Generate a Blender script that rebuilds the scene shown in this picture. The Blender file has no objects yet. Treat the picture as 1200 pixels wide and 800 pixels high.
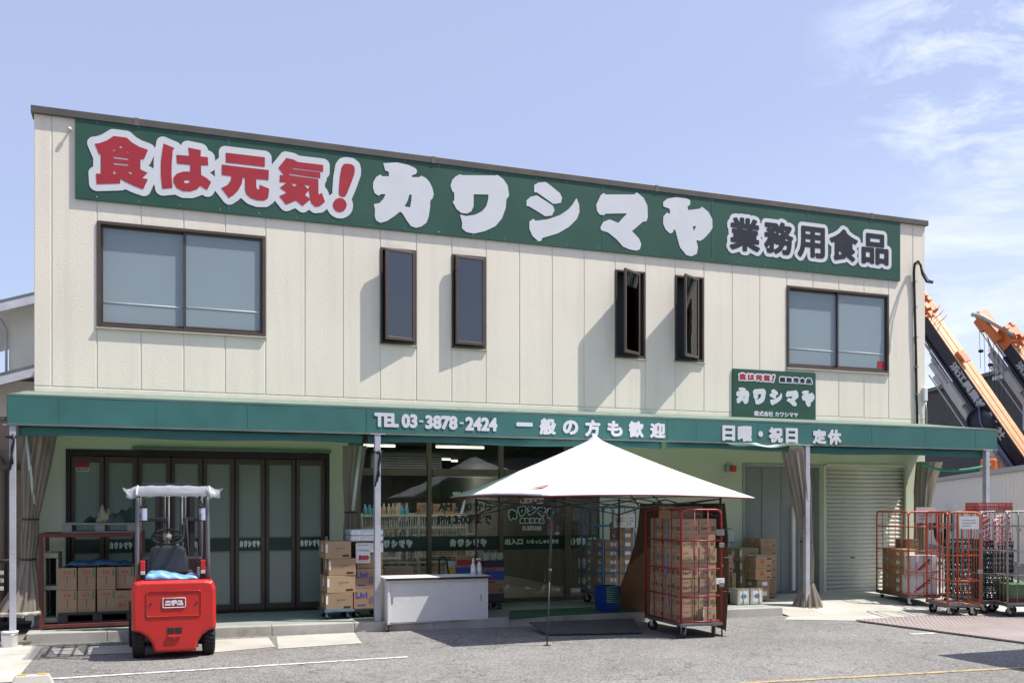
import bpy, bmesh, math, random
import numpy as np
from mathutils import Vector, Matrix
R = math.radians
random.seed(7)
S = bpy.context.scene
COL = S.collection

# ------------------------------------------------------------------ camera, sky, sun, exposure
F, HX, HY, EYE, D = 1150.0, 3670.0, 592.0, 1.77, 15.527
YAW = math.atan(F / (HX - 600)); CY, SY = math.cos(YAW), math.sin(YAW)
cam = bpy.data.cameras.new('camera'); camo = bpy.data.objects.new('camera', cam); COL.objects.link(camo)
camo.location = (0, -D, EYE); camo.rotation_euler = (R(90), 0, -YAW)
cam.sensor_width = 36; cam.lens = 36 * F / 1200; cam.shift_y = (HY - 400) / 1200
cam.clip_start = .1; cam.clip_end = 3000
S.camera = camo
SUN_DIR = Vector((.55, -.24, 1.0)).normalized()
sl = bpy.data.lights.new('sun', 'SUN'); sl.energy = 4.6; sl.angle = R(.53); sl.color = (1, .955, .88)
so = bpy.data.objects.new('sun', sl); COL.objects.link(so)
so.rotation_euler = SUN_DIR.to_track_quat('Z', 'Y').to_euler(); so.location = (30, -20, 50)
W = bpy.data.worlds.new('World'); S.world = W; W.use_nodes = True
wt = W.node_tree; wt.nodes.clear()
def wn(t, **k):
    n = wt.nodes.new(t)
    for a, b in k.items(): setattr(n, a, b)
    return n
sky = wn('ShaderNodeTexSky', sky_type='NISHITA', sun_disc=False, sun_elevation=math.asin(SUN_DIR.z),
         sun_rotation=math.atan2(SUN_DIR.x, SUN_DIR.y), altitude=10, air_density=1.0, dust_density=1.6, ozone_density=2.2)
tc = wn('ShaderNodeTexCoord'); mp = wn('ShaderNodeMapping')
mp.inputs['Scale'].default_value = (1.0, 1.0, 3.0); mp.inputs['Location'].default_value = (.37, .11, .2)
nz = wn('ShaderNodeTexNoise'); nz.inputs['Scale'].default_value = 3.2; nz.inputs['Detail'].default_value = 9; nz.inputs['Roughness'].default_value = .62; nz.inputs['Distortion'].default_value = .35
rp = wn('ShaderNodeValToRGB'); rp.color_ramp.elements[0].position = .56; rp.color_ramp.elements[1].position = .80
dp = wn('ShaderNodeVectorMath', operation='DOT_PRODUCT'); dp.inputs[1].default_value = (.80, .58, .12)
mr = wn('ShaderNodeMapRange'); mr.inputs['From Min'].default_value = .86; mr.inputs['From Max'].default_value = 1.0
sx = wn('ShaderNodeSeparateXYZ')
hz = wn('ShaderNodeMapRange'); hz.inputs['From Min'].default_value = .36; hz.inputs['From Max'].default_value = .02
mu = wn('ShaderNodeMath', operation='MULTIPLY'); mu2 = wn('ShaderNodeMath', operation='MULTIPLY'); ad = wn('ShaderNodeMath', operation='ADD', use_clamp=True)
hm = wn('ShaderNodeMath', operation='MULTIPLY')
mx = wn('ShaderNodeMix', data_type='RGBA'); mx.inputs['B'].default_value = (7.0, 7.5, 8.7, 1)
veil = wn('ShaderNodeMix', data_type='RGBA'); veil.inputs['Factor'].default_value = .42; veil.inputs['B'].default_value = (5.4, 5.9, 8.6, 1)
bg = wn('ShaderNodeBackground'); bg.inputs['Strength'].default_value = .105; out = wn('ShaderNodeOutputWorld')
L = wt.links.new
L(tc.outputs['Generated'], mp.inputs['Vector']); L(mp.outputs[0], nz.inputs['Vector']); L(nz.outputs['Fac'], rp.inputs[0])
L(tc.outputs['Generated'], dp.inputs[0]); L(dp.outputs['Value'], mr.inputs['Value'])
L(rp.outputs[0], mu.inputs[0]); L(mr.outputs[0], mu.inputs[1])
L(tc.outputs['Generated'], sx.inputs[0]); L(sx.outputs['Z'], hz.inputs['Value'])
L(hz.outputs[0], hm.inputs[0]); L(mr.outputs[0], hm.inputs[1])
mu2.inputs[1].default_value = .62; L(hm.outputs[0], mu2.inputs[0])
nz2 = wn('ShaderNodeTexNoise'); nz2.inputs['Scale'].default_value = 9; nz2.inputs['Detail'].default_value = 10; nz2.inputs['Roughness'].default_value = .66; nz2.inputs['Distortion'].default_value = .5
dp2 = wn('ShaderNodeVectorMath', operation='DOT_PRODUCT'); dp2.inputs[1].default_value = (.675, .62, .40); mr2 = wn('ShaderNodeMapRange'); mr2.inputs['From Min'].default_value = .986; mr2.inputs['From Max'].default_value = .9995; mr2.inputs['To Max'].default_value = .75
rp2 = wn('ShaderNodeMapRange'); rp2.inputs['From Min'].default_value = .47; rp2.inputs['From Max'].default_value = .68; mu3 = wn('ShaderNodeMath', operation='MULTIPLY'); ad2 = wn('ShaderNodeMath', operation='ADD')
L(mp.outputs[0], nz2.inputs['Vector']); L(nz2.outputs['Fac'], rp2.inputs['Value']); L(tc.outputs['Generated'], dp2.inputs[0]); L(dp2.outputs['Value'], mr2.inputs['Value']); L(rp2.outputs[0], mu3.inputs[0]); L(mr2.outputs[0], mu3.inputs[1])
L(mu.outputs[0], ad2.inputs[0]); L(mu3.outputs[0], ad2.inputs[1])
L(ad2.outputs[0], ad.inputs[0]); L(mu2.outputs[0], ad.inputs[1])
L(sky.outputs[0], veil.inputs['A']); L(veil.outputs['Result'], mx.inputs['A']); L(ad.outputs[0], mx.inputs['Factor'])
L(mx.outputs['Result'], bg.inputs['Color']); L(bg.outputs[0], out.inputs[0])
vs = S.view_settings; vs.view_transform = 'Standard'; vs.look = 'None'; vs.exposure = .52; vs.gamma = 1; vs.use_curve_mapping = False
try: S.cycles.max_bounces = 10; S.cycles.transparent_max_bounces = 24; S.cycles.caustics_reflective = False; S.cycles.caustics_refractive = False
except Exception: pass

# ------------------------------------------------------------------ photograph pixel -> place
def ray(px, py):
    u = (px - 600) / F; v = (HY - py) / F
    return (SY + u * CY, CY - u * SY, v)
def P(px, py, Y=0.0):                      # point on the plane parallel to the front of the shop
    r = ray(px, py); t = (Y + D) / r[1]
    return Vector((r[0] * t, Y, EYE + r[2] * t))
def G(px, py, Z=0.0):                      # point on a horizontal plane
    r = ray(px, py); t = (Z - EYE) / r[2]
    return Vector((r[0] * t, r[1] * t - D, Z))

# ------------------------------------------------------------------ materials
MATS = {}
def mat(name, col, rough=.6, metal=0.0, var=.12, vs=3.0, bump=0.0, bs=60.0, spots=None, sscale=9.0, samt=.5, slo=.54, rnd=0.0, spec=.5, coat=0.0, streak=False):
    if name in MATS: return MATS[name]
    m = bpy.data.materials.new(name); m.use_nodes = True; MATS[name] = m
    nt = m.node_tree; b = nt.nodes['Principled BSDF']; N = nt.nodes.new; K = nt.links.new
    b.inputs['Roughness'].default_value = rough; b.inputs['Metallic'].default_value = metal
    b.inputs['Specular IOR Level'].default_value = spec; b.inputs['Coat Weight'].default_value = coat
    t = N('ShaderNodeTexCoord'); n = N('ShaderNodeTexNoise'); n.inputs['Scale'].default_value = vs; n.inputs['Detail'].default_value = 6
    vec = t.outputs['Object']
    if streak:
        q = N('ShaderNodeMapping'); q.inputs['Scale'].default_value = (1, 1, .12); K(vec, q.inputs[0]); K(q.outputs[0], n.inputs['Vector'])
    else: K(vec, n.inputs['Vector'])
    r = N('ShaderNodeMapRange'); r.inputs['From Min'].default_value = .28; r.inputs['From Max'].default_value = .72
    r.inputs['To Min'].default_value = 1 - var; r.inputs['To Max'].default_value = 1 + var
    K(n.outputs['Fac'], r.inputs['Value'])
    hs = N('ShaderNodeHueSaturation'); hs.inputs['Color'].default_value = (*col, 1)
    val = r.outputs[0]
    if rnd:
        oi = N('ShaderNodeObjectInfo'); mm = N('ShaderNodeMapRange'); mm.inputs['To Min'].default_value = 1 - rnd; mm.inputs['To Max'].default_value = 1 + rnd
        K(oi.outputs['Random'], mm.inputs['Value']); mt = N('ShaderNodeMath'); mt.operation = 'MULTIPLY'
        K(val, mt.inputs[0]); K(mm.outputs[0], mt.inputs[1]); val = mt.outputs[0]
    K(val, hs.inputs['Value']); c = hs.outputs['Color']
    if spots:
        n2 = N('ShaderNodeTexNoise'); n2.inputs['Scale'].default_value = sscale; n2.inputs['Detail'].default_value = 8; n2.inputs['Roughness'].default_value = .7; K(vec, n2.inputs['Vector'])
        r2 = N('ShaderNodeMapRange'); r2.inputs['From Min'].default_value = slo; r2.inputs['From Max'].default_value = slo + .16; r2.inputs['To Max'].default_value = samt
        K(n2.outputs['Fac'], r2.inputs['Value'])
        mi = N('ShaderNodeMix'); mi.data_type = 'RGBA'; mi.inputs['B'].default_value = (*spots, 1)
        K(r2.outputs[0], mi.inputs['Factor']); K(c, mi.inputs['A']); c = mi.outputs['Result']
    K(c, b.inputs['Base Color'])
    rv = N('ShaderNodeMapRange'); rv.inputs['To Min'].default_value = max(.02, rough - .12); rv.inputs['To Max'].default_value = min(1, rough + .12)
    K(n.outputs['Fac'], rv.inputs['Value']); K(rv.outputs[0], b.inputs['Roughness'])
    if bump:
        n3 = N('ShaderNodeTexNoise'); n3.inputs['Scale'].default_value = bs; n3.inputs['Detail'].default_value = 5; K(vec, n3.inputs['Vector'])
        bp = N('ShaderNodeBump'); bp.inputs['Strength'].default_value = bump; bp.inputs['Distance'].default_value = .01
        K(n3.outputs['Fac'], bp.inputs['Height']); K(bp.outputs[0], b.inputs['Normal'])
    return m
def glass(name, tint, rough=.015, refl=1.0):
    if name in MATS: return MATS[name]
    m = bpy.data.materials.new(name); m.use_nodes = True; MATS[name] = m
    nt = m.node_tree; nt.nodes.clear(); N = nt.nodes.new; K = nt.links.new
    o = N('ShaderNodeOutputMaterial'); a = N('ShaderNodeBsdfTransparent'); a.inputs[0].default_value = (*tint, 1)
    g = N('ShaderNodeBsdfGlossy'); g.inputs['Roughness'].default_value = rough
    f = N('ShaderNodeFresnel'); f.inputs['IOR'].default_value = 1.5
    mu = N('ShaderNodeMath'); mu.operation = 'MULTIPLY'; mu.inputs[1].default_value = 1.8 * refl; mu.use_clamp = True
    t = N('ShaderNodeTexCoord'); n = N('ShaderNodeTexNoise'); n.inputs['Scale'].default_value = 1.3; bp = N('ShaderNodeBump'); bp.inputs['Strength'].default_value = .05; bp.inputs['Distance'].default_value = .05
    K(t.outputs['Object'], n.inputs['Vector']); K(n.outputs['Fac'], bp.inputs['Height']); K(bp.outputs[0], g.inputs['Normal'])
    x = N('ShaderNodeMixShader'); K(f.outputs[0], mu.inputs[0]); K(mu.outputs[0], x.inputs[0]); K(a.outputs[0], x.inputs[1]); K(g.outputs[0], x.inputs[2]); K(x.outputs[0], o.inputs[0])
    return m
def cloth(name, col, trans, w, clear=0.0, var=.1, vs=4.0, rough=.6, streak=False):      # cloth or film that lets light through
    if name in MATS: return MATS[name]
    m = mat(name, col, rough, var=var, vs=vs, streak=streak)
    nt = m.node_tree; b = nt.nodes['Principled BSDF']; N = nt.nodes.new; K = nt.links.new
    o = [q for q in nt.nodes if q.type == 'OUTPUT_MATERIAL'][0]
    tr = N('ShaderNodeBsdfTranslucent'); tr.inputs[0].default_value = (*trans, 1)
    x = N('ShaderNodeMixShader'); x.inputs[0].default_value = w; K(b.outputs[0], x.inputs[1]); K(tr.outputs[0], x.inputs[2])
    last = x.outputs[0]
    if clear:
        tp = N('ShaderNodeBsdfTransparent'); y = N('ShaderNodeMixShader'); y.inputs[0].default_value = clear
        K(last, y.inputs[1]); K(tp.outputs[0], y.inputs[2]); last = y.outputs[0]
    K(last, o.inputs[0]); return m
def lamp(name, col, s):
    m = bpy.data.materials.new(name); m.use_nodes = True; nt = m.node_tree; b = nt.nodes['Principled BSDF']
    b.inputs['Emission Color'].default_value = (*col, 1); b.inputs['Emission Strength'].default_value = s; b.inputs['Base Color'].default_value = (.8, .8, .8, 1)
    return m

def stucco():
    m = mat('stucco', (.805, .735, .615), .85, var=.05, vs=.6)
    nt = m.node_tree; b = nt.nodes['Principled BSDF']; N = nt.nodes.new; K = nt.links.new
    t = N('ShaderNodeTexCoord'); n = N('ShaderNodeTexNoise'); n.inputs['Scale'].default_value = 34; n.inputs['Detail'].default_value = 3; n.inputs['Roughness'].default_value = .55
    v = N('ShaderNodeTexNoise'); v.inputs['Scale'].default_value = 110; v.inputs['Detail'].default_value = 2
    ad = N('ShaderNodeMath'); ad.operation = 'MULTIPLY_ADD'; ad.inputs[1].default_value = .35
    K(t.outputs['Object'], n.inputs['Vector']); K(t.outputs['Object'], v.inputs['Vector']); K(v.outputs['Fac'], ad.inputs[0]); K(n.outputs['Fac'], ad.inputs[2])
    bp = N('ShaderNodeBump'); bp.inputs['Strength'].default_value = .26; bp.inputs['Distance'].default_value = .012
    K(ad.outputs[0], bp.inputs['Height']); K(bp.outputs[0], b.inputs['Normal'])
    # long faint run marks of rain and dust
    q = N('ShaderNodeMapping'); q.inputs['Scale'].default_value = (2.4, 1, .16); s = N('ShaderNodeTexNoise'); s.inputs['Scale'].default_value = 2.2; s.inputs['Detail'].default_value = 7
    K(t.outputs['Object'], q.inputs[0]); K(q.outputs[0], s.inputs['Vector'])
    r = N('ShaderNodeMapRange'); r.inputs['From Min'].default_value = .5; r.inputs['From Max'].default_value = .76; r.inputs['To Max'].default_value = .3
    K(s.outputs['Fac'], r.inputs['Value'])
    old = b.inputs['Base Color'].links[0].from_socket
    mi = N('ShaderNodeMix'); mi.data_type = 'RGBA'; mi.inputs['B'].default_value = (.56, .52, .44, 1)
    K(r.outputs[0], mi.inputs['Factor']); K(old, mi.inputs['A']); K(mi.outputs['Result'], b.inputs['Base Color'])
    return m
def asphalt():
    m = mat('asphalt', (.185, .178, .166), .9, var=.10, vs=.35)
    nt = m.node_tree; b = nt.nodes['Principled BSDF']; N = nt.nodes.new; K = nt.links.new
    t = N('ShaderNodeTexCoord'); old = b.inputs['Base Color'].links[0].from_socket
    v = N('ShaderNodeTexVoronoi'); v.inputs['Scale'].default_value = 60; K(t.outputs['Object'], v.inputs['Vector'])
    bw = N('ShaderNodeRGBToBW'); K(v.outputs['Color'], bw.inputs[0])
    r = N('ShaderNodeValToRGB'); e = r.color_ramp.elements; e[0].position = .1; e[0].color = (.035, .035, .038, 1); e[1].position = .9; e[1].color = (.46, .44, .41, 1)
    K(bw.outputs[0], r.inputs[0])
    mi = N('ShaderNodeMix'); mi.data_type = 'RGBA'; mi.inputs['Factor'].default_value = .5; K(old, mi.inputs['A']); K(r.outputs[0], mi.inputs['B'])
    # worn darker and lighter patches and a few thin cracks
    n = N('ShaderNodeTexNoise'); n.inputs['Scale'].default_value = .55; n.inputs['Detail'].default_value = 8; n.inputs['Roughness'].default_value = .68; K(t.outputs['Object'], n.inputs['Vector'])
    rr = N('ShaderNodeMapRange'); rr.inputs['From Min'].default_value = .3; rr.inputs['From Max'].default_value = .7; rr.inputs['To Min'].default_value = .78; rr.inputs['To Max'].default_value = 1.2; K(n.outputs['Fac'], rr.inputs['Value'])
    cr = N('ShaderNodeTexVoronoi'); cr.feature = 'DISTANCE_TO_EDGE'; cr.inputs['Scale'].default_value = .55
    wv = N('ShaderNodeVectorMath'); wv.operation = 'ADD'; nn = N('ShaderNodeTexNoise'); nn.inputs['Scale'].default_value = 2.5; K(t.outputs['Object'], nn.inputs['Vector']); K(t.outputs['Object'], wv.inputs[0]); K(nn.outputs['Color'], wv.inputs[1]); K(wv.outputs[0], cr.inputs['Vector'])
    cm = N('ShaderNodeMapRange'); cm.inputs['From Max'].default_value = .009; cm.inputs['To Min'].default_value = .5; K(cr.outputs['Distance'], cm.inputs['Value'])
    st = N('ShaderNodeTexNoise'); st.inputs['Scale'].default_value = 1.1; st.inputs['Detail'].default_value = 9; st.inputs['Roughness'].default_value = .75; st.inputs['Distortion'].default_value = .6; K(t.outputs['Object'], st.inputs['Vector'])
    sr = N('ShaderNodeMapRange'); sr.inputs['From Min'].default_value = .56; sr.inputs['From Max'].default_value = .70; sr.inputs['To Min'].default_value = 1; sr.inputs['To Max'].default_value = .66; K(st.outputs['Fac'], sr.inputs['Value'])
    m0 = N('ShaderNodeMath'); m0.operation = 'MULTIPLY'; K(rr.outputs[0], m0.inputs[0]); K(sr.outputs[0], m0.inputs[1]); rr = m0
    m1 = N('ShaderNodeMath'); m1.operation = 'MULTIPLY'; K(rr.outputs[0], m1.inputs[0]); K(cm.outputs[0], m1.inputs[1])
    hs = N('ShaderNodeHueSaturation'); K(m1.outputs[0], hs.inputs['Value']); K(mi.outputs['Result'], hs.inputs['Color']); K(hs.outputs[0], b.inputs['Base Color'])
    bp = N('ShaderNodeBump'); bp.inputs['Strength'].default_value = .8; bp.inputs['Distance'].default_value = .006; K(bw.outputs[0], bp.inputs['Height']); K(bp.outputs[0], b.inputs['Normal'])
    return m
def tiles(name, c1, c2, mortar, sx_, sz_, rough=.7, bump=.3):
    m = mat(name, c1, rough, var=.1)
    nt = m.node_tree; b = nt.nodes['Principled BSDF']; N = nt.nodes.new; K = nt.links.new
    t = N('ShaderNodeTexCoord'); s = N('ShaderNodeSeparateXYZ'); c = N('ShaderNodeCombineXYZ'); a = N('ShaderNodeMath')
    K(t.outputs['Object'], s.inputs[0]); K(s.outputs[0], a.inputs[0]); K(s.outputs[1], a.inputs[1]); K(a.outputs[0], c.inputs[0]); K(s.outputs[2], c.inputs[1])
    k = N('ShaderNodeTexBrick'); k.inputs['Color1'].default_value = (*c1, 1); k.inputs['Color2'].default_value = (*c2, 1); k.inputs['Mortar'].default_value = (*mortar, 1)
    k.inputs['Scale'].default_value = 1; k.inputs['Brick Width'].default_value = sx_; k.inputs['Row Height'].default_value = sz_; k.inputs['Mortar Size'].default_value = .006
    K(c.outputs[0], k.inputs['Vector']); K(k.outputs['Color'], b.inputs['Base Color'])
    bp = N('ShaderNodeBump'); bp.inputs['Strength'].default_value = bump; bp.invert = True; K(k.outputs['Fac'], bp.inputs['Height']); K(bp.outputs[0], b.inputs['Normal'])
    return m
def leafmat():
    return mat('leaf', (.06, .10, .035), .6, var=.5, vs=1.2)
M_STUC = stucco(); M_ASPH = asphalt()
M_CREAM = mat('cream_paint', (.57, .605, .465), .8, var=.05, vs=1.2, bump=.12, bs=50)
M_TRIM = mat('parapet_metal', (.095, .082, .07), .5, var=.15)
M_BRONZE = mat('bronze_frame', (.092, .070, .056), .42, .3, var=.12)
M_DKBRONZE = mat('dark_bronze_frame', (.03, .027, .026), .4, .3)
M_SIGN = mat('sign_green', (.017, .075, .049), .5, var=.14, vs=1.1, spots=(.035, .10, .07), sscale=.8, samt=.4)
M_WHITE = mat('sign_white', (.63, .64, .665), .5, var=.03)
M_RED = mat('sign_red', (.37, .018, .03), .5, var=.06)
M_BLACK = mat('sign_black', (.010, .010, .016), .5)
M_AWN = cloth('awning_fabric', (.045, .17, .155), (.03, .17, .14), .15, var=.12, vs=2.2, rough=.7)
M_AWNROOF = cloth('awning_roof_fabric', (.36, .46, .40), (.25, .52, .27), .5, var=.06)
M_POLE = mat('galvanised_pole', (.47, .48, .53), .45, .25, var=.12, spots=(.22, .12, .06), sscale=14, samt=.35)
M_CONC = mat('concrete', (.40, .38, .34), .9, var=.18, vs=2.5, bump=.3, bs=70, spots=(.20, .185, .16), sscale=3.0, samt=.75)
M_CONC2 = mat('concrete_pale', (.46, .44, .39), .9, var=.14, vs=1.6, bump=.25, bs=90, spots=(.30, .27, .22), sscale=2.2, samt=.6)
M_PLAT = mat('walkway_floor', (.28, .31, .29), .75, var=.12, vs=2.5, spots=(.2, .22, .2), sscale=5)
M_LINE = mat('road_paint_white', (.72, .71, .69), .8, var=.1, spots=(.2, .195, .19), sscale=16, samt=.9, slo=.46)
M_YEL = mat('road_paint_yellow', (.56, .39, .17), .8, var=.15, spots=(.2, .19, .18), sscale=18, samt=.95, slo=.43)
M_STEEL = mat('steel', (.45, .45, .46), .35, .9)
M_DKSTEEL = mat('dark_steel', (.035, .036, .04), .45, .4, var=.2)
M_RUBBER = mat('rubber', (.022, .022, .023), .85, var=.25, spots=(.09, .085, .08), sscale=8, samt=.5)
M_FORK = mat('forklift_red', (.50, .02, .016), .38, var=.08, vs=2, spots=(.30, .04, .03), sscale=6, samt=.5, coat=.2)
M_CARD = mat('cardboard', (.37, .255, .158), .85, var=.07, vs=4, rnd=.13)
M_CARD2 = mat('cardboard_olive', (.29, .23, .13), .85, var=.07, vs=4, rnd=.12)
M_TAPE = mat('packing_tape', (.50, .37, .22), .35)
M_LABEL = mat('paper_label', (.78, .78, .76), .7, var=.05)
M_INK = mat('ink_black', (.03, .027, .025), .8); M_INKR = mat('ink_red', (.42, .05, .04), .8); M_INKG = mat('ink_green', (.05, .20, .09), .8); M_INKB = mat('ink_blue', (.05, .09, .36), .8); M_INKO = mat('ink_orange', (.55, .13, .05), .8)
M_CAGER = mat('cage_red', (.26, .015, .018), .42, var=.15, spots=(.2, .05, .03), sscale=20, samt=.4)
M_CAGEO = mat('cage_orange', (.50, .075, .02), .45, var=.15, spots=(.25, .07, .03), sscale=18, samt=.5)
M_CAGEB = mat('cage_blue', (.07, .22, .45), .45, var=.1)
M_CAGEG = mat('cage_grey', (.31, .29, .265), .45, .3, var=.15, spots=(.2, .13, .09), sscale=16, samt=.45)
M_RACK = mat('rust_red_rack', (.12, .028, .022), .6, var=.25, spots=(.20, .075, .035), sscale=12, samt=.6)
M_PALLET = mat('grey_pallet', (.22, .22, .21), .7, var=.15); M_PALLETD = mat('dark_pallet', (.04, .042, .046), .7); M_PALLETO = mat('olive_pallet', (.30, .30, .22), .75, var=.2)
M_BLUECL = mat('blue_tarp', (.025, .085, .17), .5, var=.15, vs=8, bump=.3, bs=20); M_BLUELT = mat('light_blue_sheet', (.19, .42, .66), .4, var=.18, vs=9, bump=.3, bs=25)
M_TENT = cloth('tent_cloth', (.86, .87, .88), (.75, .76, .77), .05, var=.02, rough=.7)
M_PVC = cloth('curtain_pvc', (.30, .265, .215), (.40, .35, .28), .25, clear=.05, var=.35, vs=7, rough=.35, streak=True)
M_FILM = cloth('clear_film', (.60, .63, .69), (.7, .73, .80), .35, clear=.72, var=.08, vs=9, rough=.16)
M_MESH = mat('brown_mesh', (.085, .052, .034), .9, var=.2, vs=14, bump=.5, bs=240, streak=True)
M_GLASS = glass('shop_glass', (.78, .82, .80), refl=.62); M_UPGL = glass('window_glass', (.95, .97, .98)); M_DKGL = glass('dark_glass', (.30, .34, .38), refl=1.9)
M_CASGL = glass('casement_glass', (.34, .37, .38), refl=.9)
M_FROST = mat('frosted_glass', (.25, .30, .275), .12, var=.06, vs=.7, spec=.7)
M_UPFR = cloth('frosted_upper', (.40, .475, .515), (.4, .47, .5), .12, clear=.34, var=.03, vs=.8, rough=.14)
M_BLIND = mat('window_blind', (.60, .68, .71), .9, var=.05, vs=.8, bump=.05)
M_BAND = mat('band_green', (.014, .045, .035), .35); M_BANDTX = mat('band_letter', (.66, .76, .70), .5)
M_SHUT = mat('shutter_paint', (.60, .60, .52), .5, var=.09, vs=1.4, spots=(.48, .46, .38), sscale=2.5, samt=.5, streak=True)
M_PANEL = mat('grey_green_door', (.26, .29, .275), .4, var=.1, vs=1, streak=True)
M_CABIN = mat('cabinet_white', (.72, .72, .71), .4, var=.05, vs=3, spots=(.5, .49, .47), sscale=6, samt=.4)
M_PLATE = mat('checker_plate', (.42, .36, .335), .6, .2, var=.12, vs=1.2, spots=(.44, .28, .24), sscale=2.0, samt=.5)
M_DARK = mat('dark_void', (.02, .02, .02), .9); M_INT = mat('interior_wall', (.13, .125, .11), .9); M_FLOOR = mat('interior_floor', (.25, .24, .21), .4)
M_RACKW = mat('white_shelf', (.75, .76, .73), .45)

# ------------------------------------------------------------------ mesh tools
class MB:
    def __init__(s): s.v = []; s.f = []; s.sm = []
    def add(s, vs_, fs, smooth=False):
        o = len(s.v); s.v += [tuple(p) for p in vs_]; s.f += [tuple(i + o for i in f) for f in fs]; s.sm += [smooth] * len(fs); return s
    def box(s, c, d, rz=0.0, M=None):
        x, y, z = (q / 2 for q in d); V = [Vector((a * x, b * y, e * z)) for a in (-1, 1) for b in (-1, 1) for e in (-1, 1)]
        m = Matrix.Translation(c) @ (M or Matrix.Rotation(rz, 4, 'Z'))
        return s.add([m @ p for p in V], [(0, 1, 3, 2), (4, 6, 7, 5), (0, 4, 5, 1), (2, 3, 7, 6), (0, 2, 6, 4), (1, 5, 7, 3)])
    def span(s, a, b):                       # box between two corners
        a, b = Vector(a), Vector(b); return s.box((a + b) / 2, [abs(q) for q in (b - a)])
    def tube(s, pts, r, n=8, cap=True, closed=False):
        pts = [Vector(p) for p in pts]; k = len(pts); rs = r if isinstance(r, (list, tuple)) else [r] * k
        V = []; up = None
        for i, p in enumerate(pts):
            a = pts[(i - 1) % k] if (closed or i) else p; b = pts[(i + 1) % k] if (closed or i < k - 1) else p
            t = (b - a).normalized()
            if up is None: up = Vector((0, 0, 1)) if abs(t.z) < .9 else Vector((1, 0, 0))
            x = t.cross(up)
            if x.length < 1e-4: x = t.cross(Vector((0, 1, 0)))
            x.normalize(); y = x.cross(t).normalized(); up = y
            V += [p + (x * math.cos(2 * math.pi * j / n) + y * math.sin(2 * math.pi * j / n)) * rs[i] for j in range(n)]
        Fc = []
        for i in range(k if closed else k - 1):
            i2 = (i + 1) % k
            Fc += [(i * n + j, i * n + (j + 1) % n, i2 * n + (j + 1) % n, i2 * n + j) for j in range(n)]
        if cap and not closed: Fc += [tuple(range(n - 1, -1, -1)), tuple((k - 1) * n + j for j in range(n))]
        return s.add(V, Fc, True)
    def cyl(s, a, b, r, n=16): return s.tube([a, b], r, n)
    def lathe(s, prof, c=(0, 0, 0), n=20, axis='z'):
        V = []
        for r, h in prof:
            for j in range(n):
                q = 2 * math.pi * j / n; a, b = r * math.cos(q), r * math.sin(q)
                p = (a, b, h) if axis == 'z' else ((h, a, b) if axis == 'x' else (b, h, a))
                V.append(Vector(c) + Vector(p))
        k = len(prof); Fc = [(i * n + j, i * n + (j + 1) % n, (i + 1) * n + (j + 1) % n, (i + 1) * n + j) for i in range(k - 1) for j in range(n)]
        Fc += [tuple(range(n - 1, -1, -1)), tuple((k - 1) * n + j for j in range(n))]
        return s.add(V, Fc, True)
    def prism(s, poly, a, b, axis='y'):      # poly in the plane across the axis, swept from a to b
        def q(u, v, w): return {'y': (u, w, v), 'x': (w, u, v), 'z': (u, v, w)}[axis]
        n = len(poly); V = [q(u, v, a) for u, v in poly] + [q(u, v, b) for u, v in poly]
        return s.add(V, [tuple(range(n)), tuple(range(2 * n - 1, n - 1, -1))] + [(i, i + n, (i + 1) % n + n, (i + 1) % n) for i in range(n)])
    def grid(s, fn, nu, nv, smooth=True, wrap=False):
        V = [fn(i / nu, j / nv) for j in range(nv + 1) for i in range(nu + (0 if wrap else 1))]; w = nu + (0 if wrap else 1)
        return s.add(V, [(j * w + i, j * w + (i + 1) % w, (j + 1) * w + (i + 1) % w, (j + 1) * w + i) for j in range(nv) for i in range(nu)], smooth)
    def build(s, name, m, parent=None, bev=0.0, seg=2, thick=0.0, loc=None, sub=0):
        me = bpy.data.meshes.new(name); me.from_pydata(s.v, [], s.f); me.update()
        bm = bmesh.new(); bm.from_mesh(me); bmesh.ops.recalc_face_normals(bm, faces=bm.faces) if not thick else None; bm.to_mesh(me); bm.free()
        if any(s.sm): me.polygons.foreach_set('use_smooth', s.sm)
        me.materials.append(m); o = bpy.data.objects.new(name, me); COL.objects.link(o)
        if parent is not None: o.parent = parent
        if loc is not None: o.location = loc
        if thick: q = o.modifiers.new('thickness', 'SOLIDIFY'); q.thickness = thick; q.offset = 0
        if bev: q = o.modifiers.new('bevel', 'BEVEL'); q.width = bev; q.segments = seg; q.limit_method = 'ANGLE'; q.angle_limit = R(40)
        if sub: q = o.modifiers.new('sub', 'SUBSURF'); q.levels = q.render_levels = sub
        return o
def tag(o, label, cat=None, group=None, kind=None):
    if label: o['label'] = label
    if cat: o['category'] = cat
    if group: o['group'] = group
    if kind: o['kind'] = kind
    return o
def thing(name, label, cat, loc=(0, 0, 0), rz=0.0, group=None):
    o = bpy.data.objects.new(name, None); COL.objects.link(o); o.location = loc; o.rotation_euler = (0, 0, rz); o.empty_display_size = .1
    return tag(o, label, cat, group)
def copy_tree(o, parent=None):
    c = o.copy(); COL.objects.link(c); c.parent = parent
    for ch in list(o.children): copy_tree(ch, c)
    return c
def dup(o, loc, rz, label, group=None):
    c = copy_tree(o); c.location = loc; c.rotation_euler = (0, 0, rz); c['label'] = label
    if group: c['group'] = group
    return c
def rbend(pts, r, n=4):                       # polyline with rounded corners
    pts = [Vector(p) for p in pts]; o = [pts[0]]
    for a, b, c in zip(pts, pts[1:], pts[2:]):
        u = (a - b).normalized() * min(r, (a - b).length * .49); w = (c - b).normalized() * min(r, (c - b).length * .49)
        for i in range(n + 1):
            t = i / n; o.append(b + u * (1 - t) ** 2 + w * t ** 2)
    return o + [pts[-1]]

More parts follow.
